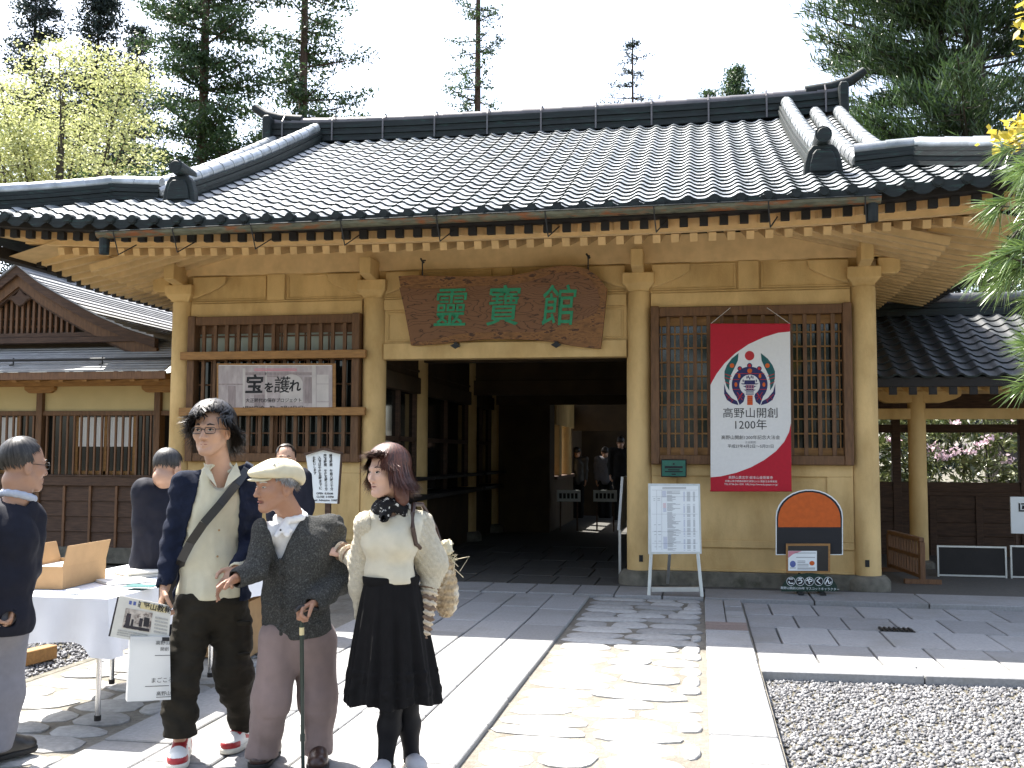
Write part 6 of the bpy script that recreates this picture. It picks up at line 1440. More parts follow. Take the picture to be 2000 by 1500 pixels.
# ---------------------------------------------------------------- the woman
def woman():
    f = Fig(775, 1508, 'woman with reddish brown bobbed hair in an ivory knit top and black skirt'); P = f.p; rng = np.random.default_rng(103)
    J = dict(head=P(757, 922, .05), neck=P(770, 996, .0), chest=P(764, 1048), waist=P(760, 1118), pelvis=P(766, 1175), shL=P(716, 1024, .04), shR=P(822, 1022, -.05), elL=P(708, 1098, -.05), wrL=P(674, 1080, -.12),
             elR=P(846, 1108, -.06), wrR=P(828, 1206, .0), hipL=P(748, 1200), hipR=P(790, 1200), knL=P(766, 1370, .02), knR=P(795, 1372, -.04), anL=P(752, 1492, .02), anR=P(804, 1478, -.06))
    R = frame(-52, 2, 2); s = .95
    hands = (dict(W=J['wrR'], d=P(814, 1252, .05)-P(828, 1206, .0), n=A(-.8, .3, 0), side=A(-.3, -1, 0), curl=(30, 35, 25), thumb=.5, s=.88), dict(W=J['wrL'], d=A(-.9, -.1, .15), n=A(0, .3, -.9), side=A(0, .8, .5), curl=(20, 20, 15), thumb=.4, s=.88))
    F = body(f, J, R, s, -22, ((-.36, -.30, .02), (.34, .36, 1.70)), hands, female=True, mouth_open=.002); f.put('person', F.mesh(), SKIN3, root=True)
    face_parts(f, J['head'], R, s, BROWM, IRIS, squint=.55, brow_w=.003, mouth=.002)
    T = frame(-22); zt = lambda py: P(765, py)[2]
    lo, hi = A(-.34, -.30, .50), A(.34, .34, 1.45)
    S = cloth_field(lo, hi, .006); S.ell(J['chest'], A(.145, .112, .15), .05, T); S.ell(J['waist']-A(0, 0, .01), A(.128, .098, .12), .05, T)
    for q in (-1, 1): c = J['chest']+T@A(q*.062, .068, -.018); S.ell(c, A(.062, .060, .060), .045)
    S.cap(J['shL'], J['shR'], .050, .050, .05); S.cap(J['neck']-A(0, 0, .05), J['neck']-A(0, 0, .02), .075, .07, .03); S.cap(J['neck']+A(-.012, -.02, -.012), J['neck']+A(0, 0, .09), .060, .07, .01, mode='cut')
    S.rough(.008, (9, 9, 12), 41); S.ripple(lambda x, y, z: .004*np.sin(40*z+18*x)*np.clip((zt(1080)-z)*12, 0, 1)); S.cut(lambda X, Y, Z: Z-zt(1138)+0*X)
    f.put('jersey_top', S.mesh(), C_IVORY)
    # shrug with wide knitted sleeves, and its hanging left front
    S = cloth_field(lo, hi, .006); S.cap(J['shL']+A(.01, .02, .0), J['shR']+A(0, .01, 0), .052, .052, .05); S.ell(J['chest']+A(0, .03, .02), A(.16, .115, .14), .04, T)
    S.cap(J['shR'], J['elR']+A(-.012, 0, .02), .056, .080, .05); S.cap(J['elR'], J['elR']*.62+J['wrR']*.38, .062, .050, .02); S.cap(J['shL'], J['elL'], .054, .058, .04); S.cap(J['elL'], J['wrL']*.75+J['elL']*.25, .055, .044, .03)
    S.cap(P(706, 1070, -.02), P(703, 1150, -.03), .050, .048, .03, sq=(A(0, 1, 0), 1.5)); S.cap(P(703, 1150, -.03), P(697, 1208, -.03), .046, .018, .03, sq=(A(0, 1, 0), 2.0))
    xl, xr = line_x(f, (724, 1000), (728, 1140)), line_x(f, (806, 1000), (806, 1140))
    S.cut(lambda X, Y, Z: np.maximum(np.maximum(xl(Z)-X, X-xr(Z)), Y-.02)); S.cap(J['neck']-A(0, 0, .03), J['neck']+A(0, -.02, .1), .078, .085, .01, mode='cut')
    S.cut(lambda X, Y, Z: np.where((X > P(728, 1100)[0]) & (X < P(800, 1100)[0]), Z-zt(1125), 1.0)+0*Y)
    S.rough(.004, (9, 9, 9), 43); S.ripple(lambda x, y, z: .0016*np.sin(230*(z*.75+x*.9))+.004*np.sin(22*z+9*x))
    f.put('knit_shrug', S.mesh(), C_IVORYK)
    # striped wrist warmers
    for a, b_, r0 in ((J['elR']*.60+J['wrR']*.40, J['wrR']*1.25-J['elR']*.25, .044), (J['elL']*.30+J['wrL']*.70, J['wrL']*1.15-J['elL']*.15, .040)):
        S = cloth_field(np.minimum(a, b_)-.08, np.maximum(a, b_)+.08, .0045); S.cap(a, b_, r0, r0*1.08, .01); d = unit(b_-a); L = np.linalg.norm(b_-a)
        S.ripple(lambda x, y, z: -.0055*np.sin(((x-a[0])*d[0]+(y-a[1])*d[1]+(z-a[2])*d[2])*270), .02); S.rough(.003, (40, 40, 40), 47, .02)
        fn = lambda c: (np.floor(((c-a)@d)/.0233+.25+.35*np.sin(np.arctan2(c[:, 1]-a[1], c[:, 0]-a[0])*9)*.5) % 2)
        f.put('wrist_warmer', S.mesh(), [WARM1, WARM2], matfn=lambda c: np.clip(fn(c), 0, 1))
    # skirt
    S = cloth_field(A(-.34, -.30, .30), A(.34, .30, 1.05), .0065); zw, zh = zt(1128), zt(1368); cx, cy = J['waist'][0]+.01, 0.0
    def skirt(X, Y, Z):
        t = np.clip((zw-Z)/(zw-zh), 0, 1.1); th = np.arctan2(Y-cy, X-cx); rx = .118+.098*t**.75; ry = .098+.085*t**.75; pl = (.010*np.sin(th*13+.6)+.006*np.sin(th*23+2))*np.clip(t*1.5, 0.15, 1); sh_ = .015*t
        q = np.sqrt(((X-cx-sh_)/rx)**2+((Y-cy)/ry)**2); d = (q-1)*.16+pl; return d
    X = S.ax[0][:, None, None]; Y = S.ax[1][None, :, None]; Z = S.ax[2][None, None, :]; S.F = skirt(X, Y, Z).astype(np.float32)
    S.cut(lambda X, Y, Z: zw-Z+0*X); S.cut(lambda X, Y, Z: Z-zh-.012*np.sin(np.arctan2(Y-cy, X-cx)*5)); S.cut(lambda X, Y, Z: -(-skirt(X, Y, Z)-.03)*1.0 if False else np.maximum(skirt(X, Y, Z)+.022, Z-zt(1200))*1.0)
    m_ = np.abs(S.F) < .03; ix = np.nonzero(m_); zz_ = S.ax[2][ix[2]]; p = np.stack([S.ax[i][ix[i]] for i in range(3)], 1)*38
    S.F[ix] += (np.where((zz_ < zt(1300)) & (zz_ > zt(1352)), -.010*np.abs(vnoise(p, 51)), 0)).astype(np.float32)
    sk = f.put('skirt', S.mesh(), C_BLACK)
    S = cloth_field(J['waist']+A(-.16, -.16, -.07), J['waist']+A(.18, .16, .03), .006); S.cap(A(cx-.03, cy, zt(1126)), A(cx+.03, cy, zt(1126)), .105, .105, .02); S.cut(lambda X, Y, Z: Z-zt(1142)+0*X); S.cut(lambda X, Y, Z: zt(1124)-Z+0*X); f.put('waistband', S.mesh(), C_BLACK, parent=sk)
    for q in 'LR':
        S = cloth_field(np.minimum(J['kn'+q], J['an'+q])-.12, np.maximum(J['kn'+q], J['an'+q])+.12, .006); k_, a_ = J['kn'+q], J['an'+q]; S.cap(k_+A(0, 0, .10), k_*.9+a_*.1, .055, .048, .02); S.cap(k_*.9+a_*.1, k_*.6+a_*.4+A(0, .012, 0), .047, .053, .03); S.cap(k_*.6+a_*.4+A(0, .012, 0), a_, .052, .034, .03); S.cap(a_, a_-A(0, 0, .06), .036, .04, .02); f.put('stocking', S.mesh(), C_TIGHTS)
    for q, toe in (('L', f.g(735, 1530)), ('R', f.g(818, 1515))): shoe(f, A(J['an'+q][0], J['an'+q][1], 0), toe, FLATS, SOLEM, .215, flat=True)
    # scarf
    S = cloth_field(J['neck']-.13, J['neck']+.13, .005); nk = J['neck']+A(-.018, -.02, .012); ring = [nk+A(math.sin(t)*.062, -math.cos(t)*.06, .016*math.cos(3*t)+.01*math.cos(t)) for t in np.linspace(0, 2*math.pi, 13)]
    S.chain(ring, [.028]*13, .02); S.cap(P(752, 990, .075), P(747, 1014, .115), .030, .020, .03); S.cap(P(760, 992, .07), P(752, 1008, .11), .030, .024, .03); S.rough(.012, (24, 24, 24), 55)
    sc = f.thing('neck_scarf', 'black patterned scarf knotted round the woman\'s neck', 'scarf', None); f.put('scarf_cloth', S.mesh(), SCARF, parent=sc)
    def lim(az, r):
        if abs(az) < 42: return (74+r.uniform(-10, 8), .012*r.random())
        if abs(az) < 62: return (92, .05*r.uniform(.6, 1.2))
        if abs(az) < 100: return (98, .125*r.uniform(.75, 1.15))
        return (100, .125*r.uniform(.8, 1.15))
    hair(f, J['head'], R, s, 3600, rng, lim, H_BROWN, r=(.090, .108, .098), crown=(0, -.2, 1), lift=.012, width=.0036, wave=.10, outcurl=.030)
    S = cloth_field(J['head']-A(.16, .16, .24), J['head']+.16, .006); W = lambda x, y, z: J['head']+R@A(x, y, z)*s
    S.ell(W(0, -.016, .038), A(.082, .099, .089)*s, .01, R)
    for x in (-.055, 0, .055): S.cap(W(x, -.055+.02*abs(x)/.055, 0), W(x*1.12, -.055+.02*abs(x)/.055, -.135), .040, .034, .03)
    for x in (-.075, .075): S.cap(W(x, .0, -.01), W(x*1.05, -.004, -.115), .022, .018, .02)
    def fc(X, Y, Z):
        q = [sum(R[i][j]*((X, Y, Z)[i]-J['head'][i]) for i in range(3))/s for j in range(3)]; return -np.minimum(q[1]-.030-.9*np.maximum(q[2]-.02, 0), .085-q[2])
    S.cut(fc); f.put('hair_cap', S.mesh(), H_BROWN)
    # woven straw bag on her back with its dark strap
    b_ = f.thing('straw_bag', 'woven straw bag hung behind the woman on a dark strap', 'bag', None); c = P(872, 1145, -.17)
    S = cloth_field(c-A(.12, .12, .20), c+A(.12, .12, .20), .005); S.ell(c-A(0, 0, .05), A(.058, .070, .10), .04); S.ell(c+A(-.005, 0, .05), A(.045, .06, .11), .04)
    S.ripple(lambda x, y, z: .0055*np.sin(175*z+1.4*np.sin(np.arctan2(y-c[1], x-c[0])*12))*np.cos(np.arctan2(y-c[1], x-c[0])*11+0*z)+.002*np.sin(180*z), .02); f.put('bag_body', S.mesh(), STRAW, parent=b_)
    bm_ = MB(); pth = [P(808, 985, .06), P(806, 1002, .105), P(806, 1030, .115), P(812, 1062, .09), P(836, 1085, -.10)]; bm_.tube([tuple(x) for x in pth], .011, 8); bm_.tube([tuple(x) for x in (P(808, 985, .06), P(824, 985, -.03), P(850, 1030, -.16), P(866, 1080, -.17))], .011, 8); f.mb('strap', bm_, BROWNL, b_, smooth=True)
    rr = np.random.default_rng(5); bm_ = MB()
    for k in range(16): p0 = P(874+rr.normal()*4, 1090+rr.normal()*8, -.16); bm_.tube([tuple(p0), tuple(p0+A(rr.normal()*.03+.02, rr.normal()*.02, rr.normal()*.02)), tuple(p0+A(rr.normal()*.035+.015, rr.normal()*.03, -.02-.05*rr.random()))], .0018, 4)
    f.mb('loose_fibres', bm_, STRAWL, b_); S = cloth_field(P(874, 1078, -.16)-.07, P(874, 1078, -.16)+.07, .005); S.ell(P(872, 1072, -.16), A(.03, .03, .045), .01); S.rough(.012, (45, 45, 45), 60); f.put('pale_cloth', S.mesh(), STRAWL, parent=b_)
FLATS = mat('pale_grey_flats', (.40, .39, .40), .5, .08, 20, .05, 120, coords='obj')
WARM1 = cloth('brown_wool', (.20, .14, .10), .95, .3, 60, .5, 140); WARM2 = cloth('beige_wool', (.58, .49, .37), .95, .2, 60, .5, 140)
SCARF = mat('black_patterned_silk', (.010, .010, .012), .85, .2, 20, .1, 90, coords='obj', col2=(.55, .55, .53), f2=(.58, .60), scale2=38, spec=.2); STRAW = mat('woven_straw', (.42, .32, .20), .85, .35, 60, .4, 140, coords='obj', col2=(.62, .56, .45), f2=(.5, .6), scale2=8); STRAWL = mat('pale_straw', (.62, .56, .40), .85, .2, 60, .3, 140, coords='obj')
woman()
# ---------------------------------------------------------------- men in suits and the people in the passage
def suited(px, py, label, J, head_yaw, head_pitch, s, torso, coat, hem, hairfn, hm, skin, hstr=900, collar=None, h=.008, hands=True, trous=C_SUITG, group=None, rc=(.175, .125), shoes=True, stole=None, extra=None, fine_hair=True, female=False):
    f = Fig(px, py, label, group); P = f.p; rng = np.random.default_rng(int(px)+900)
    J = {k: P(*v) for k, v in J.items()}; R = frame(head_yaw, head_pitch, 0)
    hd = [dict(W=J['wr'+q], d=(J['wr'+q]-J['el'+q])*.8+A(0, 0, -.1), n=A(1 if q == 'L' else -1, 0, 0), side=A(0, -1, 0) if abs(head_yaw) < 90 else A(0, 1, 0), curl=(30, 35, 25), thumb=.5) for q in 'LR'] if hands else []
    allp = np.array(list(J.values())); lo, hi = allp.min(0)-A(.3, .3, .3), allp.max(0)+A(.3, .3, .3); lo[2] = .02
    F = body(f, J, R, s, torso, (lo, hi), hd, female=female); f.put('person', F.mesh(), skin, root=True); face_parts(f, J['head'], R, s, BROWM, IRIS)
    T = frame(torso); S = cloth_field(lo, hi, h)
    S.ell(J['chest'], A(rc[0], rc[1], .20), .05, T); S.ell(J['waist'], A(rc[0]*.95, rc[1]*1.0, .18), .05, T); S.ell(J['pelvis'], A(rc[0]*1.02, rc[1]*1.02, .16), .05, T); S.cap(J['shL'], J['shR'], .072, .072, .05); S.cap(J['neck']-A(0, 0, .06), J['neck']-A(0, 0, .01), .092, .078, .03)
    for q in 'LR': S.cap(J['sh'+q], J['el'+q], .074, .064, .03); S.cap(J['el'+q], J['wr'+q], .064, .050, .02); S.cap(J['wr'+q], J['wr'+q]*1.4-J['el'+q]*.4, .034, .034, .004, mode='cut')
    S.cap(J['neck']-A(0, 0, .01), J['neck']+A(0, 0, .08), .062, .07, .01, mode='cut'); S.rough(.012, (7, 7, 5), 61); S.rough(.005, (18, 18, 16), 62); S.cut(lambda X, Y, Z: Z-P(px, hem)[2]+0*X)
    cw = f.put('jacket', S.mesh(), coat)
    if extra == 'quilt':
        pass
    S = cloth_field(A(lo[0], lo[1], .02), A(hi[0], hi[1], J['pelvis'][2]+.12), h); S.ell(J['pelvis']-A(0, 0, .02), A(.155, .118, .13), .05, T)
    for q in 'LR': S.cap(J['hip'+q], J['kn'+q], .095, .080, .05); S.cap(J['kn'+q], J['an'+q]-A(0, 0, .03), .080, .072, .05)
    S.rough(.012, (7, 7, 4), 63); S.cut(lambda X, Y, Z: Z-.05+0*X); f.put('trousers', S.mesh(), trous)
    if shoes:
        for q in 'LR':
            fw = frame(torso)@A(0, 1, 0); shoe(f, A(J['an'+q][0], J['an'+q][1], 0), J['an'+q]+fw, LEATHER, BLACKS, .27)
    if collar:
        K = cloth_field(J['neck']-.14, J['neck']+.14, .0055); nk = J['neck']+A(0, 0, .008); fw = frame(torso)@A(0, 1, 0); K.chain([nk+.068*(math.cos(t)*fw+math.sin(t)*A(fw[1], -fw[0], 0))+A(0, 0, -.02*math.cos(t)) for t in np.linspace(.3, 2*math.pi-.3, 12)], [.017]*12, .01); f.put('collar', K.mesh(), collar)
    if hairfn: hair(f, J['head'], R, s, hstr, rng, hairfn, hm, r=(.080, .099, .091), lift=.006, width=.0035, wave=.1)
    if hairfn:
        S = cloth_field(J['head']-.15, J['head']+.16, .007)
        S.ell(J['head']+R@A(0, -.018, .040)*s, A(.0745, .092, .085)*s, .01, R)
        def fc(X, Y, Z):
            q = [sum(R[i][j]*((X, Y, Z)[i]-J['head'][i]) for i in range(3))/s for j in range(3)]; return np.minimum(-np.minimum(q[1]-.030-.3*np.maximum(q[2]-.03, 0), .080-q[2]), q[2]+.045-.25*q[1])
        S.cut(fc); f.put('hair_cap', S.mesh(), hm)
    return f, J
def short_back(az, r):
    if abs(az) < 48: return (55, 0)
    if abs(az) < 85: return (84+r.uniform(-6, 8), 0)
    return (r.uniform(84, 124), 0)
f, J = suited(5, 1482, 'older man in dark jacket and grey trousers at the left edge, seen from behind', dict(head=(46, 908, .0), neck=(36, 972, .0), chest=(8, 1055, 0), waist=(2, 1130, 0), pelvis=(-2, 1205, 0), shL=(-78, 1010, .10), shR=(58, 1012, -.06), elL=(-95, 1120, .10), wrL=(-70, 1200, .18), elR=(52, 1115, -.02), wrR=(28, 1180, .10),
   hipL=(-38, 1230, .04), hipR=(20, 1230, -.04), knL=(-40, 1350, .04), knR=(14, 1350, -.02), anL=(-48, 1455, .05), anR=(-8, 1448, .02)), 112, 4, 1.06, 125, C_SUIT, 1236, short_back, H_DARK, SKIN4, 1500, C_COLLAR, .0075, rc=(.185, .135))
b_ = bpy.data.objects.new('spectacles', None); COL.objects.link(b_); b_.matrix_world = f.M; tag(b_, 'thin framed glasses worn by the older man at the left edge', 'glasses')
R_ = frame(112, 4, 0); W_ = lambda x, y, z: J['head']+R_@A(x, y, z)*1.06
for q in (-1, 1):
    bm_ = MB(); bm_.tube([tuple(W_(q*.032+.024*math.cos(t), .102-.006*abs(math.cos(t)), .001+.017*math.sin(t))) for t in np.linspace(0, 2*math.pi, 14)], .0016, 5, cap=False); f.mb('rim', bm_, MT['iron'], b_)
    bm_ = MB(); bm_.tube([tuple(W_(q*.056, .098, .004)), tuple(W_(q*.080, .0, .006))], .0016, 5); f.mb('temple', bm_, MT['iron'], b_)
f, J = suited(308, 1335, 'man in a dark navy suit bowing his head beyond the white table', dict(head=(327, 915, .04), neck=(322, 952, .0), chest=(312, 1000, 0), waist=(308, 1050, 0), pelvis=(306, 1095, 0), shL=(284, 958, .04), shR=(344, 956, -.02), elL=(280, 1022, .03), wrL=(288, 1078, -.08), elR=(345, 1022, -.05), wrR=(335, 1070, -.14),
   hipL=(296, 1110), hipR=(320, 1110), knL=(296, 1200), knR=(320, 1200), anL=(297, 1308), anR=(320, 1308)), 145, 24, 1.0, 160, C_SUIT, 1116, short_back, H_DARK, SKIN1, 1000, C_STOLE, .0085, rc=(.165, .12), trous=C_SUIT)
f, J = suited(566, 1232, 'man in a dark suit mostly hidden behind the cream flat cap', dict(head=(558, 897, .02), neck=(560, 925, 0), chest=(565, 962, 0), waist=(566, 1000, 0), pelvis=(566, 1030, 0), shL=(536, 932), shR=(592, 932), elL=(530, 985), wrL=(534, 1030, .08), elR=(598, 985), wrR=(594, 1030, .08),
   hipL=(556, 1045), hipR=(576, 1045), knL=(556, 1125), knR=(576, 1125), anL=(556, 1215), anR=(577, 1215)), -5, 0, 1.0, 0, C_SUIT, 1052, short_back, H_BLACK, SKIN1, 700, C_POLO, .011, trous=C_SUIT)
def passer(px, foot, top, label, yaw_, coat, hm, trous=C_SHADE, group='people inside the dark passage'):
    k = (foot-top)/165.0; y = lambda q: foot-q*k; x = lambda q: px+q*k
    return suited(px, foot, label, dict(head=(px, y(152), .0), neck=(px, y(139), 0), chest=(px, y(122), 0), waist=(px, y(104), 0), pelvis=(px, y(90), 0), shL=(x(-17), y(136)), shR=(x(17), y(136)), elL=(x(-20), y(110)), wrL=(x(-19), y(88), .03), elR=(x(20), y(110)), wrR=(x(19), y(88), .03),
        hipL=(x(-8), y(84)), hipR=(x(8), y(84)), knL=(x(-8), y(46)), knR=(x(8), y(46)), anL=(x(-8), y(8)), anR=(x(8), y(8))), yaw_, 0, .98, yaw_, coat, y(80), short_back, hm, SKIN1, 350, None, .015, hands=True, trous=trous, group=group, shoes=False)
passer(1047, 1030, 876, 'dark coated figure standing at the left side of the passage', 75, C_SHADE, H_BLACK)
f, J = passer(1127, 1016, 872, 'visitor in a dark padded waistcoat seen from behind beside the bright opening', 175, C_PUFF, H_BLACK)
passer(1182, 1016, 872, 'visitor in a grey sweater seen from behind in the passage', 180, C_GREYS, H_BLACK)
passer(1212, 1020, 850, 'tall dark figure deepest in the passage by the right door edge', 180, C_SHADE, H_BLACK)
# ================================================================ signs and printed things
GREEN = mat('green_lacquer', (.012, .22, .105), .5, .2, 20, .05, 80); REDC = mat('red_cloth', (.40, .008, .022), .75, .06, 30, .06, 200); WHC = mat('white_cloth', (.66, .655, .63), .8, .03, 30, .06, 200)
NAVYP = mat('navy_print', (.018, .020, .085), .7, .1, 20, 0); TEALP = mat('teal_print', (.010, .085, .085), .7, .1, 20, 0); ORANGEP = mat('orange_print', (.52, .10, .012), .7, .1, 20, 0); REDP = mat('red_print', (.40, .02, .025), .7, .1, 20, 0)
PINKP = mat('pink_print', (.55, .22, .26), .7, .1, 20, 0); GREYT = mat('grey_text', (.22, .22, .23), .8, .2, 200, 0); BLUET = mat('blue_grey_text', (.32, .34, .50), .8, .2, 200, 0)
CARD = mat('cardboard', (.36, .225, .11), .85, .08, 12, .1, 60); DGREEN = mat('dark_green_board', (.008, .028, .018), .5, .1, 20, .02, 90); GPLATE = mat('green_plate', (.02, .12, .085), .45, .15, 20, .03, 90); LINEN = mat('white_tablecloth', (.78, .78, .80), .85, .03, 8, .1, 60)
# carved name board over the doorway
def zebra():
    m = bpy.data.materials.new('zelkova_grain'); m.use_nodes = True; n = m.node_tree.nodes; l = m.node_tree.links
    g = n.new('ShaderNodeNewGeometry'); mp = n.new('ShaderNodeMapping'); mp.inputs['Scale'].default_value = (.55, 1, 1.9); mp.inputs['Location'].default_value = (.3, 0, -5.95); l.new(g.outputs['Position'], mp.inputs[0])
    nz = n.new('ShaderNodeTexNoise'); nz.inputs['Scale'].default_value = 1.5; nz.inputs['Detail'].default_value = 3; l.new(mp.outputs[0], nz.inputs[0])
    ml = n.new('ShaderNodeMath'); ml.operation = 'MULTIPLY'; ml.inputs[1].default_value = 26; l.new(nz.outputs[0], ml.inputs[0])
    n2 = n.new('ShaderNodeTexNoise'); n2.inputs['Scale'].default_value = 22; l.new(mp.outputs[0], n2.inputs[0]); ad = n.new('ShaderNodeMath'); ad.inputs[1].default_value = 0; ad.operation = 'ADD'; l.new(ml.outputs[0], ad.inputs[0])
    m2 = n.new('ShaderNodeMath'); m2.operation = 'MULTIPLY'; m2.inputs[1].default_value = .8; l.new(n2.outputs[0], m2.inputs[0]); l.new(m2.outputs[0], ad.inputs[1])
    fr = n.new('ShaderNodeMath'); fr.operation = 'FRACT'; l.new(ad.outputs[0], fr.inputs[0])
    rp = n.new('ShaderNodeValToRGB'); l.new(fr.outputs[0], rp.inputs[0]); e = rp.color_ramp.elements; e[0].position = 0; e[0].color = (.026, .011, .006, 1); e[1].position = 1; e[1].color = (.145, .068, .031, 1); x = e.new(.18); x.color = (.165, .078, .036, 1); x = e.new(.82); x.color = (.18, .086, .040, 1)
    l.new(rp.outputs[0], n['Principled BSDF'].inputs['Base Color']); n['Principled BSDF'].inputs['Roughness'].default_value = .5; n['Principled BSDF'].inputs['Specular IOR Level'].default_value = .3
    bp = n.new('ShaderNodeBump'); bp.inputs['Strength'].default_value = .2; bp.inputs['Distance'].default_value = .01; l.new(fr.outputs[0], bp.inputs['Height']); l.new(bp.outputs[0], n['Principled BSDF'].inputs['Normal']); return m
ZEB = zebra(); EDGEW = mat('golden_edge_wood', (.23, .105, .033), .55, .5, 9, .3, 40, col2=(.05, .02, .009), f2=(.52, .6), scale2=9, stretch=(1, 1, 3))
def zp(zx, zy, lift=0.0):
    Y = 11.73 - .17*(810-zy)/690 - lift; return atY(760+zx/4.348, 490+zy/4.348, Y)
top = [(80, 215), (200, 206), (350, 212), (600, 216), (900, 216), (1050, 206), (1170, 186), (1300, 150), (1450, 126), (1550, 126), (1680, 152), (1780, 222), (1850, 320)]
bot = [(80, 215), (130, 500), (185, 800), (260, 800), (420, 788), (600, 770), (750, 752), (900, 746), (1100, 749), (1250, 756), (1400, 772), (1550, 802), (1700, 821), (1795, 828), (1830, 520), (1850, 320)]
outline = [(80, 215), (130, 500), (185, 800), (260, 800), (420, 788), (600, 770), (750, 752), (900, 746), (1100, 749), (1250, 756), (1400, 772), (1550, 802), (1700, 821), (1795, 828), (1812, 700), (1830, 520), (1850, 320), (1780, 222), (1680, 152), (1550, 126), (1450, 126), (1300, 150), (1170, 186), (1050, 206), (900, 216), (600, 216), (350, 212), (200, 206)]
inner = [(86, 310), (130, 500), (183, 770), (300, 770), (450, 735), (600, 705), (750, 690), (900, 685), (1100, 690), (1250, 690), (1400, 660), (1550, 610), (1680, 570), (1760, 520), (1790, 430), (1770, 330), (1700, 235), (1600, 190), (1500, 180), (1400, 190), (1300, 225), (1170, 265), (1050, 285), (900, 290), (700, 300), (500, 320), (300, 322), (180, 318)]
c = zp(960, 480); plaque = empty('name_plaque', tuple(c), 'large natural edged wooden name board with green brush characters above the doorway', 'sign board')
def plate(name, pts, lift, th, m, parent, fn):
    b = MB(); F_ = [fn(x, y, lift) for x, y in pts]; K_ = [Vector(p)+Vector((0, th, 0)) for p in F_]; n = len(pts)
    b.add([tuple(p) for p in F_+K_], [tuple(range(n)), tuple(range(2*n-1, n-1, -1))]+[((i+1) % n, i, n+i, n+(i+1) % n) for i in range(n)]); return b.build(name, m, parent)
o = plate('board', outline, 0, .07, EDGEW, plaque, zp); plate('board_face', inner, .006, .004, ZEB, plaque, zp)
up_ = (zp(960, 300)-zp(960, 700)).normalized()
for ch, zx, zy in (('靈', 512, 505), ('寶', 960, 492), ('館', 1432, 490)):
    p = zp(zx, zy, .012); t = text(ch, p.x, p.y, p.z, .50, GREEN, plaque, 'carved_character', ax=(1, 0, 0), up=up_, bold=.003, depth=.004, sx=.84, shear=.12)
for zx, z0, z1 in ((283, 80, 215), (1690, 40, 160)):
    a, c = zp(zx, z0, -.02), zp(zx, z1, -.02); b = MB(); b.tube([a+Vector((0, .12, .02)), a, c], .011, 7); b.tube([a+Vector((-.02, .0, .02)), a+Vector((.0, -.02, -.01)), a+Vector((.02, 0, -.03))], .012, 6); b.build('hook', MT['iron'], plaque)
for zx, zy in ((562, 800), (1418, 792)):
    p = atY(760+zx/4.348, 490+(zy)/4.348, 11.66); b = MB(); s_ = .062
    b.prismY([(p.x-s_, p.z-.008), (p.x, p.z-.045), (p.x+s_, p.z-.008), (p.x, p.z+.028)], 11.65, 11.67); b.box(p.x-.02, p.x+.02, 11.672, 11.80, p.z-.012, p.z+.035); b.build('support_bracket', MT['iron'], gate)
# red and white banner
BY = 11.60
def bp_(zx, zy, lift=0.0): return atY(1380+zx/4.283, 620+zy/4.286, BY-lift)
c = bp_(365, 750); ban = empty('hanging_banner', tuple(c), 'red and white hanging banner with a round emblem in front of the right lattice window', 'banner')
BM = (bp_(500, 700)-bp_(400, 700)).x/100
plate('cloth', [(32, 57), (34, 1452), (712, 1450), (698, 53)], 0, .003, WHC, ban, bp_)
plate('red_field', [(32, 57), (32, 565), (45, 540), (85, 470), (150, 385), (240, 300), (350, 225), (480, 165), (600, 128), (698, 118), (698, 53)], .0015, .001, REDC, ban, bp_)
plate('red_field', [(706, 885), (690, 960), (650, 1040), (580, 1120), (480, 1195), (370, 1255), (250, 1300), (120, 1330), (33, 1338), (34, 1452), (712, 1450)], .0015, .001, REDC, ban, bp_)
def disc(cx, cy, r, ry=None): ry = ry or r; return [(cx+r*math.cos(t), cy-ry*math.sin(t)) for t in np.linspace(0, 2*math.pi, 25)[:-1]][::1]
for s in (1, -1):
    M_ = lambda pts: [((361-s*(361-x)), y) for x, y in pts][::s]
    plate('emblem', M_([(268, 298), (210, 345), (170, 400), (150, 450), (150, 510), (165, 570), (190, 612), (190, 540), (205, 480), (235, 420), (262, 360)]), .0016, .001, TEALP, ban, bp_)
    plate('emblem', M_([(147, 555), (147, 640), (170, 690), (215, 720), (268, 735), (255, 700), (210, 675), (165, 620)]), .0016, .001, NAVYP, ban, bp_)
    plate('emblem', disc(361-s*148, 403, 19), .0028, .001, ORANGEP, ban, bp_)
    for (xa, ya, xb, yb) in ((155, 470, 212, 490), (152, 500, 205, 515), (152, 535, 195, 555), (160, 640, 215, 690), (195, 650, 170, 690), (225, 680, 205, 712)):
        q = M_([(xa, ya), (xa, ya+6), (xb, yb+6), (xb, yb)]); plate('emblem', q if True else q, .0028, .001, REDP, ban, bp_)
ring = [(361+150*math.cos(t), 562-150*math.sin(t)) for t in np.linspace(-.72, math.pi+.72, 34)]; ri = [(361+86*math.cos(t), 565-86*math.sin(t)) for t in np.linspace(math.pi+1.02, -1.02, 30)]
ringp = ring+[(277, 733), (310, 705)]+[(322, 660)]+ri+[(400, 660), (412, 705), (447, 733)]
plate('emblem', ringp, .0016, .001, NAVYP, ban, bp_)
for cx, cy, r in ((278, 428, 20), (360, 403, 22), (441, 428, 20)): plate('emblem', disc(cx, cy, r), .0018, .001, NAVYP, ban, bp_); plate('emblem', disc(cx, cy, r*.62), .003, .001, REDP, ban, bp_)
for cx, cy, r, ry in ((361, 447, 20, 20), (273, 490, 11, 19), (447, 490, 11, 19), (245, 562, 12, 19), (480, 562, 12, 19)): plate('emblem', disc(cx, cy, r, ry), .0034, .001, ORANGEP, ban, bp_)
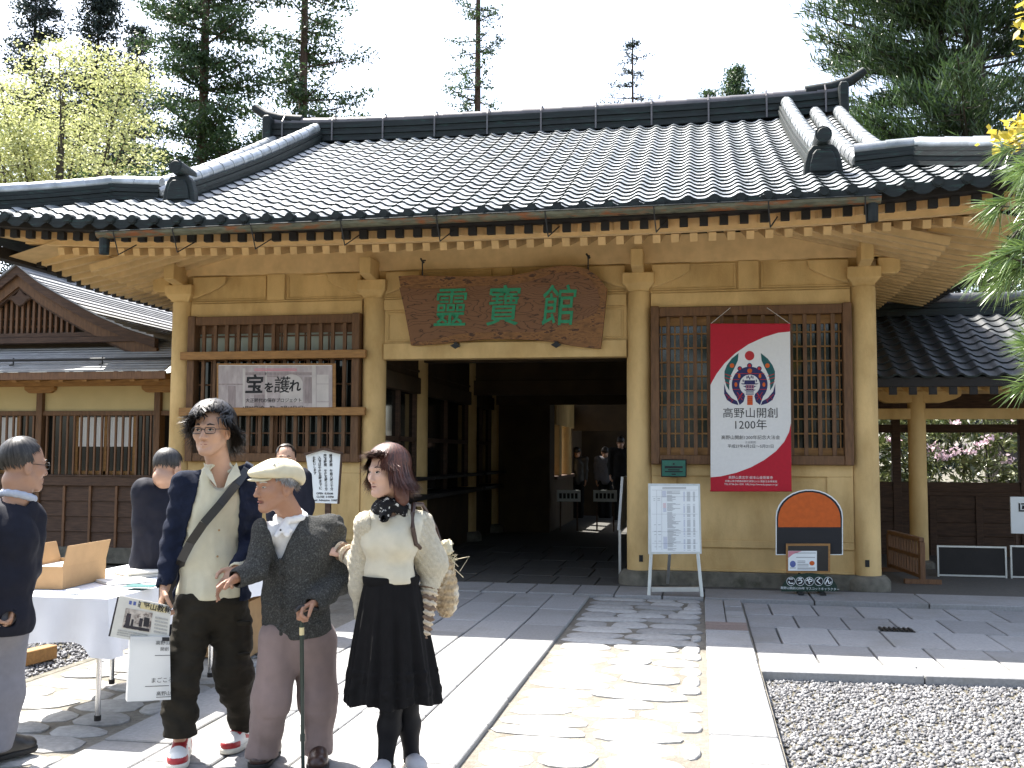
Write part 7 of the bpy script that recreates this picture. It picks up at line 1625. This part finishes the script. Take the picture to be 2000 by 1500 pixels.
for (xa, ya, xb, yb) in ((240, 468, 485, 472), (218, 518, 275, 522), (448, 518, 505, 522), (216, 600, 278, 604), (446, 600, 506, 604)): plate('emblem', [(xa, ya), (xa, yb), (xb, yb), (xb, ya)], .0030, .001, REDP, ban, bp_)
for s in (1, -1):
    for d in ((255, 625, 300, 690), (300, 630, 262, 690), (245, 655, 312, 662)):
        xa, ya, xb, yb = d; q = [(xa-4, ya), (xb-4, yb), (xb+4, yb+3), (xa+4, ya+3)]; plate('emblem', [((361-s*(361-x)), y) for x, y in q], .0030, .001, REDP, ban, bp_)
plate('emblem', disc(360, 320, 40), .0016, .001, REDP, ban, bp_)
for q in ((316, 526, 406, 556), (326, 566, 398, 574), (326, 582, 398, 592), (330, 596, 394, 606)): plate('emblem', [(q[0], q[1]), (q[0], q[3]), (q[2], q[3]), (q[2], q[1])], .0016, .001, NAVYP, ban, bp_)
for ya, w in ((552, 76), (574, 58), (604, 52)): plate('emblem', [(361-w, ya), (361-w+16, ya+9), (361+w-16, ya+9), (361+w, ya)], .0022, .001, NAVYP, ban, bp_)
for k in range(5): plate('emblem', [(332+k*14, 562), (332+k*14, 604), (337+k*14, 604), (337+k*14, 562)], .0030, .001, PINKP, ban, bp_)
for k in range(3): plate('emblem', [(328, 618+k*11), (328, 624+k*11), (395, 624+k*11), (395, 618+k*11)], .0016, .001, NAVYP, ban, bp_)
plate('emblem', [(340, 652), (340, 733), (386, 733), (386, 652)], .0016, .001, ORANGEP, ban, bp_)
for k in range(5): plate('emblem', [(340, 662+k*15), (340, 667+k*15), (386, 667+k*15), (386, 662+k*15)], .0026, .001, REDP, ban, bp_)
for cx, cy in ((338, 502), (350, 496), (361, 510), (374, 496), (388, 502), (306, 530), (416, 530)): plate('emblem', disc(cx, cy, 5, 12), .0016, .001, NAVYP, ban, bp_)
for s_, zx, zy, px_, m in (('高野山開創', 366, 805, 94, MT['ink']), ('1200年', 364, 903, 96, MT['ink']), ('高野山開創1200年記念大法会', 367, 1007, 38, MT['ink']), ('法会期間', 367, 1047, 23, GREYT), ('平成27年4月2日〜5月21日', 369, 1080, 34, MT['ink']),
        ('高野山真言宗 総本山金剛峯寺', 369, 1342, 28, WHC), ('和歌山県伊都郡高野町高野山132 開創法会事務局', 372, 1373, 20, WHC), ('TEL:0736-56-1200  URL:http://www.koyasan.or.jp/', 372, 1398, 22, WHC)):
    p = bp_(zx, zy, .0026); text(s_, p.x, p.y, p.z, px_*BM*1.0, m, ban, 'lettering')
for ya in (57, 1451): a, c = bp_(30, ya, -.004), bp_(700 if ya < 100 else 714, ya, -.004); b = MB(); b.tube([a, c], .009, 8); b.build('banner_rod', REDC, ban)
for (xa, ya, xb, yb) in ((32, 55, 200, -82), (697, 52, 505, -82)): a, c = bp_(xa, ya), atY(1380+xb/4.283, 620+yb/4.286, 11.725); b = MB(); b.tube([a, c], .0028, 5); b.build('cord', WHC, ban)
# exhibition poster board across the left lattice window
PY = 11.675
def pp(zx, zy, lift=0.0): return atY(360+zx/4.689, 600+zy/4.689, PY-lift)
c = pp(830, 750); pos = empty('poster_board', tuple(c), 'wide framed exhibition poster with black brush lettering on the left lattice window', 'poster')
PHOTO = mat('faded_mauve_photograph', (.40, .345, .335), .35, .18, 5, 0, col2=(.29, .24, .235), f2=(.5, .7), scale2=2.2, stretch=(3, 1, 1.2), spec=.5); PH2 = mat('pale_print', (.50, .46, .43), .4, .12, 7, 0); PH3 = mat('mid_mauve_print', (.27, .22, .215), .4, .2, 9, 0, stretch=(4, 1, 1))
R4 = lambda x0, y0, x1, y1: [(x0, y0), (x0, y1), (x1, y1), (x1, y0)]
plate('backing', R4(296, 515, 1385, 982), -.004, .012, MT['brown_h'], pos, pp); plate('photograph', R4(312, 531, 1355, 970), .002, .004, PHOTO, pos, pp)
for q, m in ((R4(535, 560, 556, 970), PH2), (R4(742, 535, 756, 870), PH2), (R4(1170, 531, 1205, 970), PH2), (R4(1212, 618, 1322, 700), PH2), (R4(1212, 706, 1322, 862), PH2), (R4(1212, 870, 1322, 945), PH2), (R4(560, 596, 1168, 622), PH3), (R4(1100, 640, 1168, 880), PH3), (R4(400, 720, 470, 960), PH3), (R4(312, 700, 535, 712), PH3), (R4(640, 800, 735, 930), PH3), (R4(758, 625, 860, 640), PH3)): plate('picture_detail', q, .0035, .001, m, pos, pp)
arch = [(880, 870), (1085, 870), (1085, 700)]+[(982+103*math.cos(t), 700-85*math.sin(t)) for t in np.linspace(0, math.pi, 12)[1:-1]]+[(880, 700)]; plate('picture_detail', arch, .0036, .001, PH2, pos, pp)
for k in range(2): plate('picture_detail', R4(640, 562+k*14, 1030, 570+k*14), .005, .001, PINKP, pos, pp)
PM = (pp(700, 700).z-pp(700, 800).z)/100
for s_, zx, zy, sz, bd in (('宝', 637, 718, 182, .006), ('を', 772, 742, 100, .004), ('護', 890, 722, 160, .0015), ('れ', 1010, 728, 118, .004), ('大正時代の保存プロジェクト', 818, 856, 42, .0006), ('4月29日(金・祝)〜7月10日(日)', 815, 927, 46, .001)):
    p = pp(zx, zy, .006); text(s_, p.x, p.y, p.z, sz*PM, MT['ink'], pos, 'lettering', bold=bd, shear=.08 if sz > 60 else 0)
plate('glazing_strip', R4(318, 531, 1350, 536), .007, .001, MT['paperwhite'], pos, pp)
# timetable on a white easel
def ep(zx, zy, lift=0.0):
    Y = 10.93 + .16*max(0, (1165-(880+zy/5)))/220 - lift; return atY(1220+zx/5, 880+zy/5, Y)
c = atZ(1318, 1167, 0.0); ea = empty('timetable_easel', (c.x, 10.93, .0), 'white easel stand holding a printed timetable in front of the ochre wall', 'easel')
def bar(name, a, c, w, m, lift=0.0, parent=None): A_, C_ = ep(*a, lift), ep(*c, lift); b = MB(); b.beam(A_, C_, w, w*.8, up=(0, 1, 0)); return b.build(name, m, parent or ea, bevel=.003)
for a, c in (((258, 1010), (237, 1425)), ((715, 1010), (755, 1430))): bar('leg', a, c, .034, MT['alu']); bar('foot', (c[0], c[1]-5), (c[0]-2, c[1]+18), .038, MT['black'])
bar('crossbar', (262, 1355), (728, 1355), .05, MT['alu']); b = MB(); b.beam(ep(440, 1005), atY(1304, 1138, 11.45), .03, .025); b.build('rear_leg', MT['alu'], ea)
plate('board', R4(230, 322, 232, 1012)[:2]+[(752, 1008), (735, 325)], 0, .022, MT['alu'], ea, ep); plate('sheet', [(252, 345), (262, 990), (735, 988), (718, 347)], .004, .003, MT['whitepl'], ea, ep)
pr = {k: MB() for k in 'gbr'}; rr_ = random.Random(9)
def prow(k, x0, x1, y, h=3.2):
    q = [ep(x0, y, .0055), ep(x0, y+h, .0055), ep(x1, y+h, .0055), ep(x1, y, .0055)]; pr[k].add([tuple(v) for v in q], [(0, 1, 2, 3)])
for y in (357, 370): prow('g', 360+rr_.random()*20, 600, y, 5)
y = 395; 
while y < 972:
    sk = (y-395)/580*14
    if rr_.random() > .06: prow('g', 412+sk*.6, 412+sk*.6+rr_.choice((50, 60, 75, 85, 110, 130)), y)
    if rr_.random() > .1: prow('g', 606+sk*.4, 640+sk*.4, y); prow('g', 666+sk*.4, 686+sk*.4, y); prow('b', 572+sk*.4, 588+sk*.4, y)
    if y < 455 or 840 < y < 960: prow('b', 366+sk, 404+sk, y)
    if 510 < y < 600: prow('r' if y < 560 else 'b', 372+sk, 402+sk, y)
    if rr_.random() < .16: prow('g', 318+sk, 345+sk, y); prow('g', 280+sk, 298+sk, y)
    y += 8
for yl in (385, 450, 620, 792, 905): prow('g', 268, 712, yl, 1.6)
for xl_ in (312, 362): prow('g', xl_, xl_+1.6, 385, 585)
for k, m in (('g', GREYT), ('b', BLUET), ('r', PINKP)): pr[k].build('timetable_print', m, ea, kind='stuff')
# plain arched stand with framed card and green name plate
SY = 11.40
def sp(zx, zy, lift=0.0): return atY(1440+zx/6.25, 940+zy/6.25, SY-lift)
c = sp(885, 1400); st = empty('information_stand', (c.x, SY, 0.01), 'arched orange and black information stand with a framed card and green name plate', 'stand')
def archp(x0, x1, y0, y1, n=16): cx, rx = (x0+x1)/2, (x1-x0)/2; return [(x0, y1), (x1, y1)]+[(cx+rx*math.cos(t), y0+330*(1-math.sin(t))) for t in np.linspace(0, math.pi, n)]
plate('backboard', archp(470, 1290, 100, 900), .0, .012, MT['whitepl'], st, sp); plate('board_edge', archp(482, 1278, 112, 890), .002, .002, MT['ink'], st, sp); plate('orange_field', archp(500, 1260, 132, 560), .004, .002, ORANGEP, st, sp)
plate('card_frame', R4(595, 762, 1135, 1118), .03, .02, MT['brown_h'], st, sp); plate('card_backing', R4(620, 788, 1110, 1095), .032, .003, LEATHER, st, sp); plate('card', R4(622, 850, 972, 1092), .036, .003, MT['whitepl'], st, sp)
plate('card_corner', [(624, 852), (624, 935), (680, 890), (790, 852)], .0375, .001, PINKP, st, sp); plate('card_emblem', disc(678, 1010, 36, 40), .0375, .001, BLUEP, st, sp)
for x0, x1, y in ((700, 960, 872), (720, 950, 925), (735, 830, 970), (735, 830, 990), (735, 870, 1010), (735, 870, 1030), (640, 715, 1055), (735, 950, 1055), (735, 950, 1068)): plate('card_print', R4(x0, y, x1, y+7), .0375, .001, GREYT, st, sp)
plate('card_patch', disc(912, 1000, 32, 28), .0375, .001, ORANGEP, st, sp)
half = [(535, 1345), (1230, 1345)]+[(882+347*math.cos(t)*.985, 1345-225*math.sin(t)**.8) for t in np.linspace(.05, math.pi-.05, 18)]
plate('name_plate', half, .045, .012, DGREEN, st, sp)
SM = (sp(700, 700).z-sp(700, 800).z)/100
for ch, zx in zip('こうやくん', (655, 768, 881, 995, 1110)):
    plate('ring', disc(zx, 1222, 54), .047, .001, MT['whitepl'], st, sp); plate('ring_fill', disc(zx, 1222, 49), .0485, .001, MT['ink'], st, sp); p = sp(zx, 1222, .0505); text(ch, p.x, p.y, p.z, 84*SM, MT['whitepl'], st, 'lettering', bold=.002)
p = sp(885, 1312, .047); text('高野山開創1200年 マスコットキャラクター', p.x, p.y, p.z, 36*SM, MT['whitepl'], st, 'lettering')
for zx in (765, 1030): p = sp(zx, 1345); b = MB(); b.box(p.x-.03, p.x+.03, SY-.16, SY+.12, .013, .04); b.build('foot', MT['iron'], st, bevel=.004); b = MB(); b.box(p.x-.02, p.x+.02, SY-.033, SY-.0, .041, p.z+.05); b.build('upright', MT['iron'], st)
b = MB(); b.box(sp(740, 900).x, sp(770, 900).x, SY+.013, SY+.035, .041, sp(0, 400).z); b.build('rear_post', MT['iron'], st)
# small green plate under the window
a, c = atY(1291, 897, 11.70), atY(1341, 932, 11.70); gp = empty('wall_plate_sign', ((a.x+c.x)/2, 11.70, c.z), 'small green plate with dark lettering at the lower left of the right window', 'sign')
b = MB(); b.box(a.x, c.x, 11.69, 11.725, c.z, a.z); b.build('plate_frame', MT['black'], gp, bevel=.004); b = MB(); b.box(a.x+.012, c.x-.012, 11.684, 11.689, c.z+.012, a.z-.012); b.build('plate_face', GPLATE, gp)
mx, h = (a.x+c.x)/2, a.z-c.z
for k, (w, hh, zz_) in enumerate(((.02, .018, .74), (.20, .026, .56), (.13, .012, .41), (.20, .014, .31), (.05, .012, .16))): b = MB(); b.box(mx-w/2, mx+w/2, 11.6815, 11.6835, c.z+h*zz_-hh/2, c.z+h*zz_+hh/2); b.build('lettering', MT['ink'], gp)
# opening hours board on its post
HY = 9.3
def hp_(zx, zy, lift=0.0): return atY(300+zx/5, 770+zy/5, HY-lift)
c = hp_(1690, 1000); hb_ = empty('opening_hours_board', (c.x, HY, .0), 'white pointed opening hours board on a dark post left of the doorway', 'sign board')
plate('board', [(1485, 590), (1557, 1060), (1800, 1068), (1833, 582), (1660, 540)], 0, .02, MT['whitepl'], hb_, hp_)
for a, d in (((1478, 590), (1660, 534)), ((1660, 534), (1842, 578))): A_, C_ = hp_(*a, -.005), hp_(*d, -.005); b = MB(); b.beam(A_, C_, .07, .018); b.build('cap_strip', MT['dkwood'], hb_)
b = MB(); b.beam(hp_(1836, 585, -.01), hp_(1804, 1070, -.01), .012, .03, up=(0, 1, 0)); b.build('edge_strip', MT['dkwood'], hb_)
b = MB(); x = hp_(1690, 1060).x; b.box(x-.025, x+.025, HY+.021, HY+.06, .0, hp_(0, 700).z); b.build('post', MT['dkwood'], hb_)
HM = (hp_(1600, 700).z-hp_(1600, 800).z)/100
for s_, zx, zy, n_, sz in (('開館時間 午前八時三十分', 1735, 765, 12, 30), ('閉館時間 午後五時三十分', 1680, 765, 12, 30), ('入館は午後五時までに', 1625, 770, 10, 32), ('お願いします', 1572, 698, 6, 30)):
    L_ = 355 if n_ == 12 else (330 if n_ == 10 else 180)
    for k, ch in enumerate(s_):
        if ch == ' ': continue
        p = hp_(zx+(k/len(s_)-.5)*12, zy-L_/2+L_*(k+.5)/len(s_), .003); text(ch, p.x, p.y, p.z, sz*HM*1.05, MT['ink'], hb_, 'lettering', bold=.0008)
for s_, zx, zy in (('OPEN  8:30AM', 1670, 970), ('CLOSE  5:30PM', 1675, 1003), ('Last  Admission  5:00PM', 1685, 1036)): p = hp_(zx, zy, .003); text(s_, p.x, p.y, p.z, 27*HM, MT['ink'], hb_, 'lettering', bold=.0006)
# signs inside the passage
for i, (x0, x1, lab) in enumerate(((1088, 1134, 'left of the two dim white signs standing deep in the passage'), (1159, 1205, 'right of the two dim white signs standing deep in the passage'))):
    a, c = atY(x0, 957, 19.6), atY(x1, 980, 19.6); e = empty('standing_sign', ((a.x+c.x)/2, 19.6, .01), lab, 'sign', 'standing signs in the passage')
    b = MB(); b.box(a.x, c.x, 19.58, 19.6, c.z, a.z); b.build('sign_board', MT['whitepl'], e)
    for k in range(5): b = MB(); w = (c.x-a.x)/6; b.box(a.x+w*(k+.6), a.x+w*(k+1.25), 19.577, 19.5795, (a.z+c.z)/2-.05, (a.z+c.z)/2+.05); b.build('lettering', MT['ink'], e)
    for x in (a.x+.05, c.x-.08): b = MB(); b.box(x, x+.03, 19.605, 19.63, .013, c.z+.05); b.build('post', MT['dkwood'], e)
a, c = atY(1218, 930, 12.9), atY(1208, 1035, 12.6); e = empty('leaning_sign', (c.x, 12.6, .012), 'narrow white sign seen edge on beside the right column inside the doorway', 'sign')
b = MB(); b.hexa([(c.x-.01, 12.55, c.z), (c.x+.02, 12.55, c.z), (c.x+.06, 13.0, c.z), (c.x+.03, 13.0, c.z), (a.x-.01, 12.6, a.z), (a.x+.02, 12.6, a.z), (a.x+.06, 13.0, a.z), (a.x+.03, 13.0, a.z)]); b.build('sign_panel', MT['whitepl'], e); b = MB(); b.box(c.x, c.x+.03, 12.6, 12.63, .012, c.z+.1); b.build('post', MT['alu'], e)
# ================================================================ the trestle tables
def cloth_over(name, lab, x0, x1, y0, y1, z, drop, seed):
    """top sheet with hanging, softly folded sides"""
    rs = np.random.default_rng(seed); per = []
    def edge(a, b_, n): return [(a[0]+(b_[0]-a[0])*i/n, a[1]+(b_[1]-a[1])*i/n) for i in range(n)]
    nx, ny = 26, 36; per = edge((x0, y0), (x1, y0), nx)+edge((x1, y0), (x1, y1), ny)+edge((x1, y1), (x0, y1), nx)+edge((x0, y1), (x0, y0), ny)
    N = len(per); nr = 9; V = []; F = []; cx, cy = (x0+x1)/2, (y0+y1)/2; dist = 0
    for r in range(nr+1):
        t = r/nr
        for i, (x, y) in enumerate(per):
            ex = 1 if abs(x-x1) < 1e-6 else (-1 if abs(x-x0) < 1e-6 else 0); ey = -1 if abs(y-y0) < 1e-6 else (1 if abs(y-y1) < 1e-6 else 0)
            n = Vector((ex, ey, 0)); n = n.normalized() if n.length else n
            dcorn = min(math.hypot(x-a, y-b_) for a in (x0, x1) for b_ in (y0, y1)); ck = math.exp(-(dcorn/.09)**2)
            wav = .016*math.sin(i*.82+seed)+.012*math.sin(i*.37+2*seed); o = t*(.012+wav*(1 if not ck > .3 else .4)+.085*ck)+.004
            dz = drop*(1+.10*math.sin(i*.21+seed)+.16*ck); zz_ = z-.006*(1-math.cos(min(1, t*5)*math.pi/2)) - dz*t
            V.append((x+n.x*o, y+n.y*o, zz_+.004))
    for r in range(nr):
        for i in range(N): j = (i+1) % N; F.append((r*N+i, (r+1)*N+i, (r+1)*N+j, r*N+j))
    V.append((cx, cy, z+.003)); F += [(len(V)-1, i, (i+1) % N) for i in range(N)]
    me = bpy.data.meshes.new(name); me.from_pydata(V, [], F); me.materials.append(LINEN); me.shade_smooth(); me.set_sharp_from_angle(angle=rad(70)); o = bpy.data.objects.new(name, me); COL.objects.link(o); tag(o, lab, 'tablecloth', 'white tablecloths'); return o
TZ = .70
def table(x0, x1, y0, y1, legs, lab):
    t = empty('folding_table', ((x0+x1)/2, (y0+y1)/2, 0), lab, 'table', 'folding tables under white cloths')
    b = MB(); b.box(x0+.01, x1-.01, y0+.01, y1-.01, TZ-.03, TZ-.002); b.build('tabletop', MT['whitepl'], t)
    for (x, y) in legs:
        tx, ty = x+.0, y; b = MB(); b.tube([(x, y, .015), (tx, ty, TZ-.032)], .015, 10); b.build('leg', MT['chrome'], t, smooth=True); b = MB(); b.tube([(x, y, .002), (x, y, .03)], .019, 10); b.build('leg_cap', MT['black'], t)
    return t
table(-3.88, -3.10, 5.02, 6.20, ((-3.79, 5.22), (-3.28, 5.255), (-3.71, 6.09), (-3.18, 6.15)), 'nearer folding table with steel legs under a white cloth')
table(-3.88, -3.10, 6.24, 7.50, ((-3.69, 6.33), (-3.19, 6.40), (-3.72, 7.35), (-3.2, 7.38)), 'farther folding table behind the young man under a white cloth')
cloth_over('tablecloth', 'white cloth with hanging folds on the nearer folding table', -3.89, -3.09, 5.01, 6.21, TZ, .25, 1); cloth_over('tablecloth', 'white cloth on the farther folding table behind the two men', -3.89, -3.09, 6.235, 7.51, TZ, .25, 2)
def carton(name, lab, c0, c1, w, h, flaps=True, top_white=True):
    c0 = Vector(c0); c1 = Vector(c1); e1 = (c1-c0); L = e1.length; e1 = e1.normalized(); e2 = Vector((-e1.y, e1.x, 0)); z = Vector((0, 0, 1)); t = empty(name, tuple(c0), lab, 'box')
    th = .006
    def wall(nm, p, a, b_, n_):
        bb = MB(); bb.hexa([p, p+a, p+a+n_*th, p+n_*th, p+b_, p+a+b_, p+a+b_+n_*th, p+b_+n_*th]); return bb.build(nm, CARD, t)
    wall('side_wall', c0, e1*L, z*h, e2); wall('side_wall', c0+e2*(w-th), e1*L, z*h, e2); wall('end_wall', c0+e2*th, e2*(w-2*th), z*h, e1); wall('end_wall', c0+e2*th+e1*(L-th), e2*(w-2*th), z*h, e1)
    bb = MB(); bb.hexa([c0+e1*th+e2*th, c0+e1*(L-th)+e2*th, c0+e1*(L-th)+e2*(w-th), c0+e1*th+e2*(w-th)]+[p+z*(h*.82) for p in (c0+e1*th+e2*th, c0+e1*(L-th)+e2*th, c0+e1*(L-th)+e2*(w-th), c0+e1*th+e2*(w-th))]); bb.build('contents', MT['paperwhite'] if top_white else CARD, t)
    if flaps:
        f1 = z*.115-e2*.02+e1*.012; wall('flap', c0+z*h, e1*L, f1, e2); f2 = z*.10+e2*.03; wall('flap', c0+e2*(w-th)+z*h, e1*L, f2, e2)
    return t
carton('cardboard_box', 'open cardboard box with raised flaps standing on the nearer white table', atZ(122, 1151, TZ+.008), atZ(206, 1131, TZ+.008), .30, .125)
carton('cardboard_box', 'closed brown carton on the paving under the farther white table', (-3.62, 7.0, .0), (-3.22, 7.05, .0), .34, .40, False, False)
for i, (px0, py0, px1, py1, h, lab, m) in enumerate(((250, 1130, 330, 1124, .035, 'stack of newspapers lying behind the open box on the table', NEWSP), (215, 1143, 300, 1136, .012, 'thin pile of white sheets in front of the newspapers', MT['paperwhite']))):
    a, c = atZ(px0, py0, TZ+.008), atZ(px1, py1, TZ+.008); d = (c-a); d.z = 0; L = d.length; d.normalize(); n = Vector((-d.y, d.x, 0)); e = empty('paper_stack', tuple(a), lab, 'papers', 'papers on the white tables')
    k = 4 if h > .02 else 2
    for j in range(k):
        z0 = TZ+.008+h*j/k; q = Vector((random.uniform(-.01, .01), random.uniform(-.01, .01), 0)); p = [a+q, a+q+d*L, a+q+d*L+n*.26, a+q+n*.26]; b = MB(); b.hexa([Vector((v.x, v.y, z0)) for v in p]+[Vector((v.x, v.y, z0+h/k-.002)) for v in p]); b.build('bundle', m, e)
a = atZ(142, 1160, TZ+.006); b = MB(); b.lathe([(.035, 0), (.035, .024), (.02, .026)], (a.x, a.y, TZ+.006), 18); o = b.build('tape_roll', MT['alu'], None, smooth=True); tag(o, 'small grey tape roll on the white cloth in front of the open box', 'tape')
b = MB(); a = atZ(262, 1143, TZ+.02); b.box(a.x-.02, a.x+.16, a.y-.1, a.y+.02, TZ+.022, TZ+.026); o = b.build('leaflet', TEALP, None); tag(o, 'teal leaflet lying on the papers on the white table', 'leaflet')
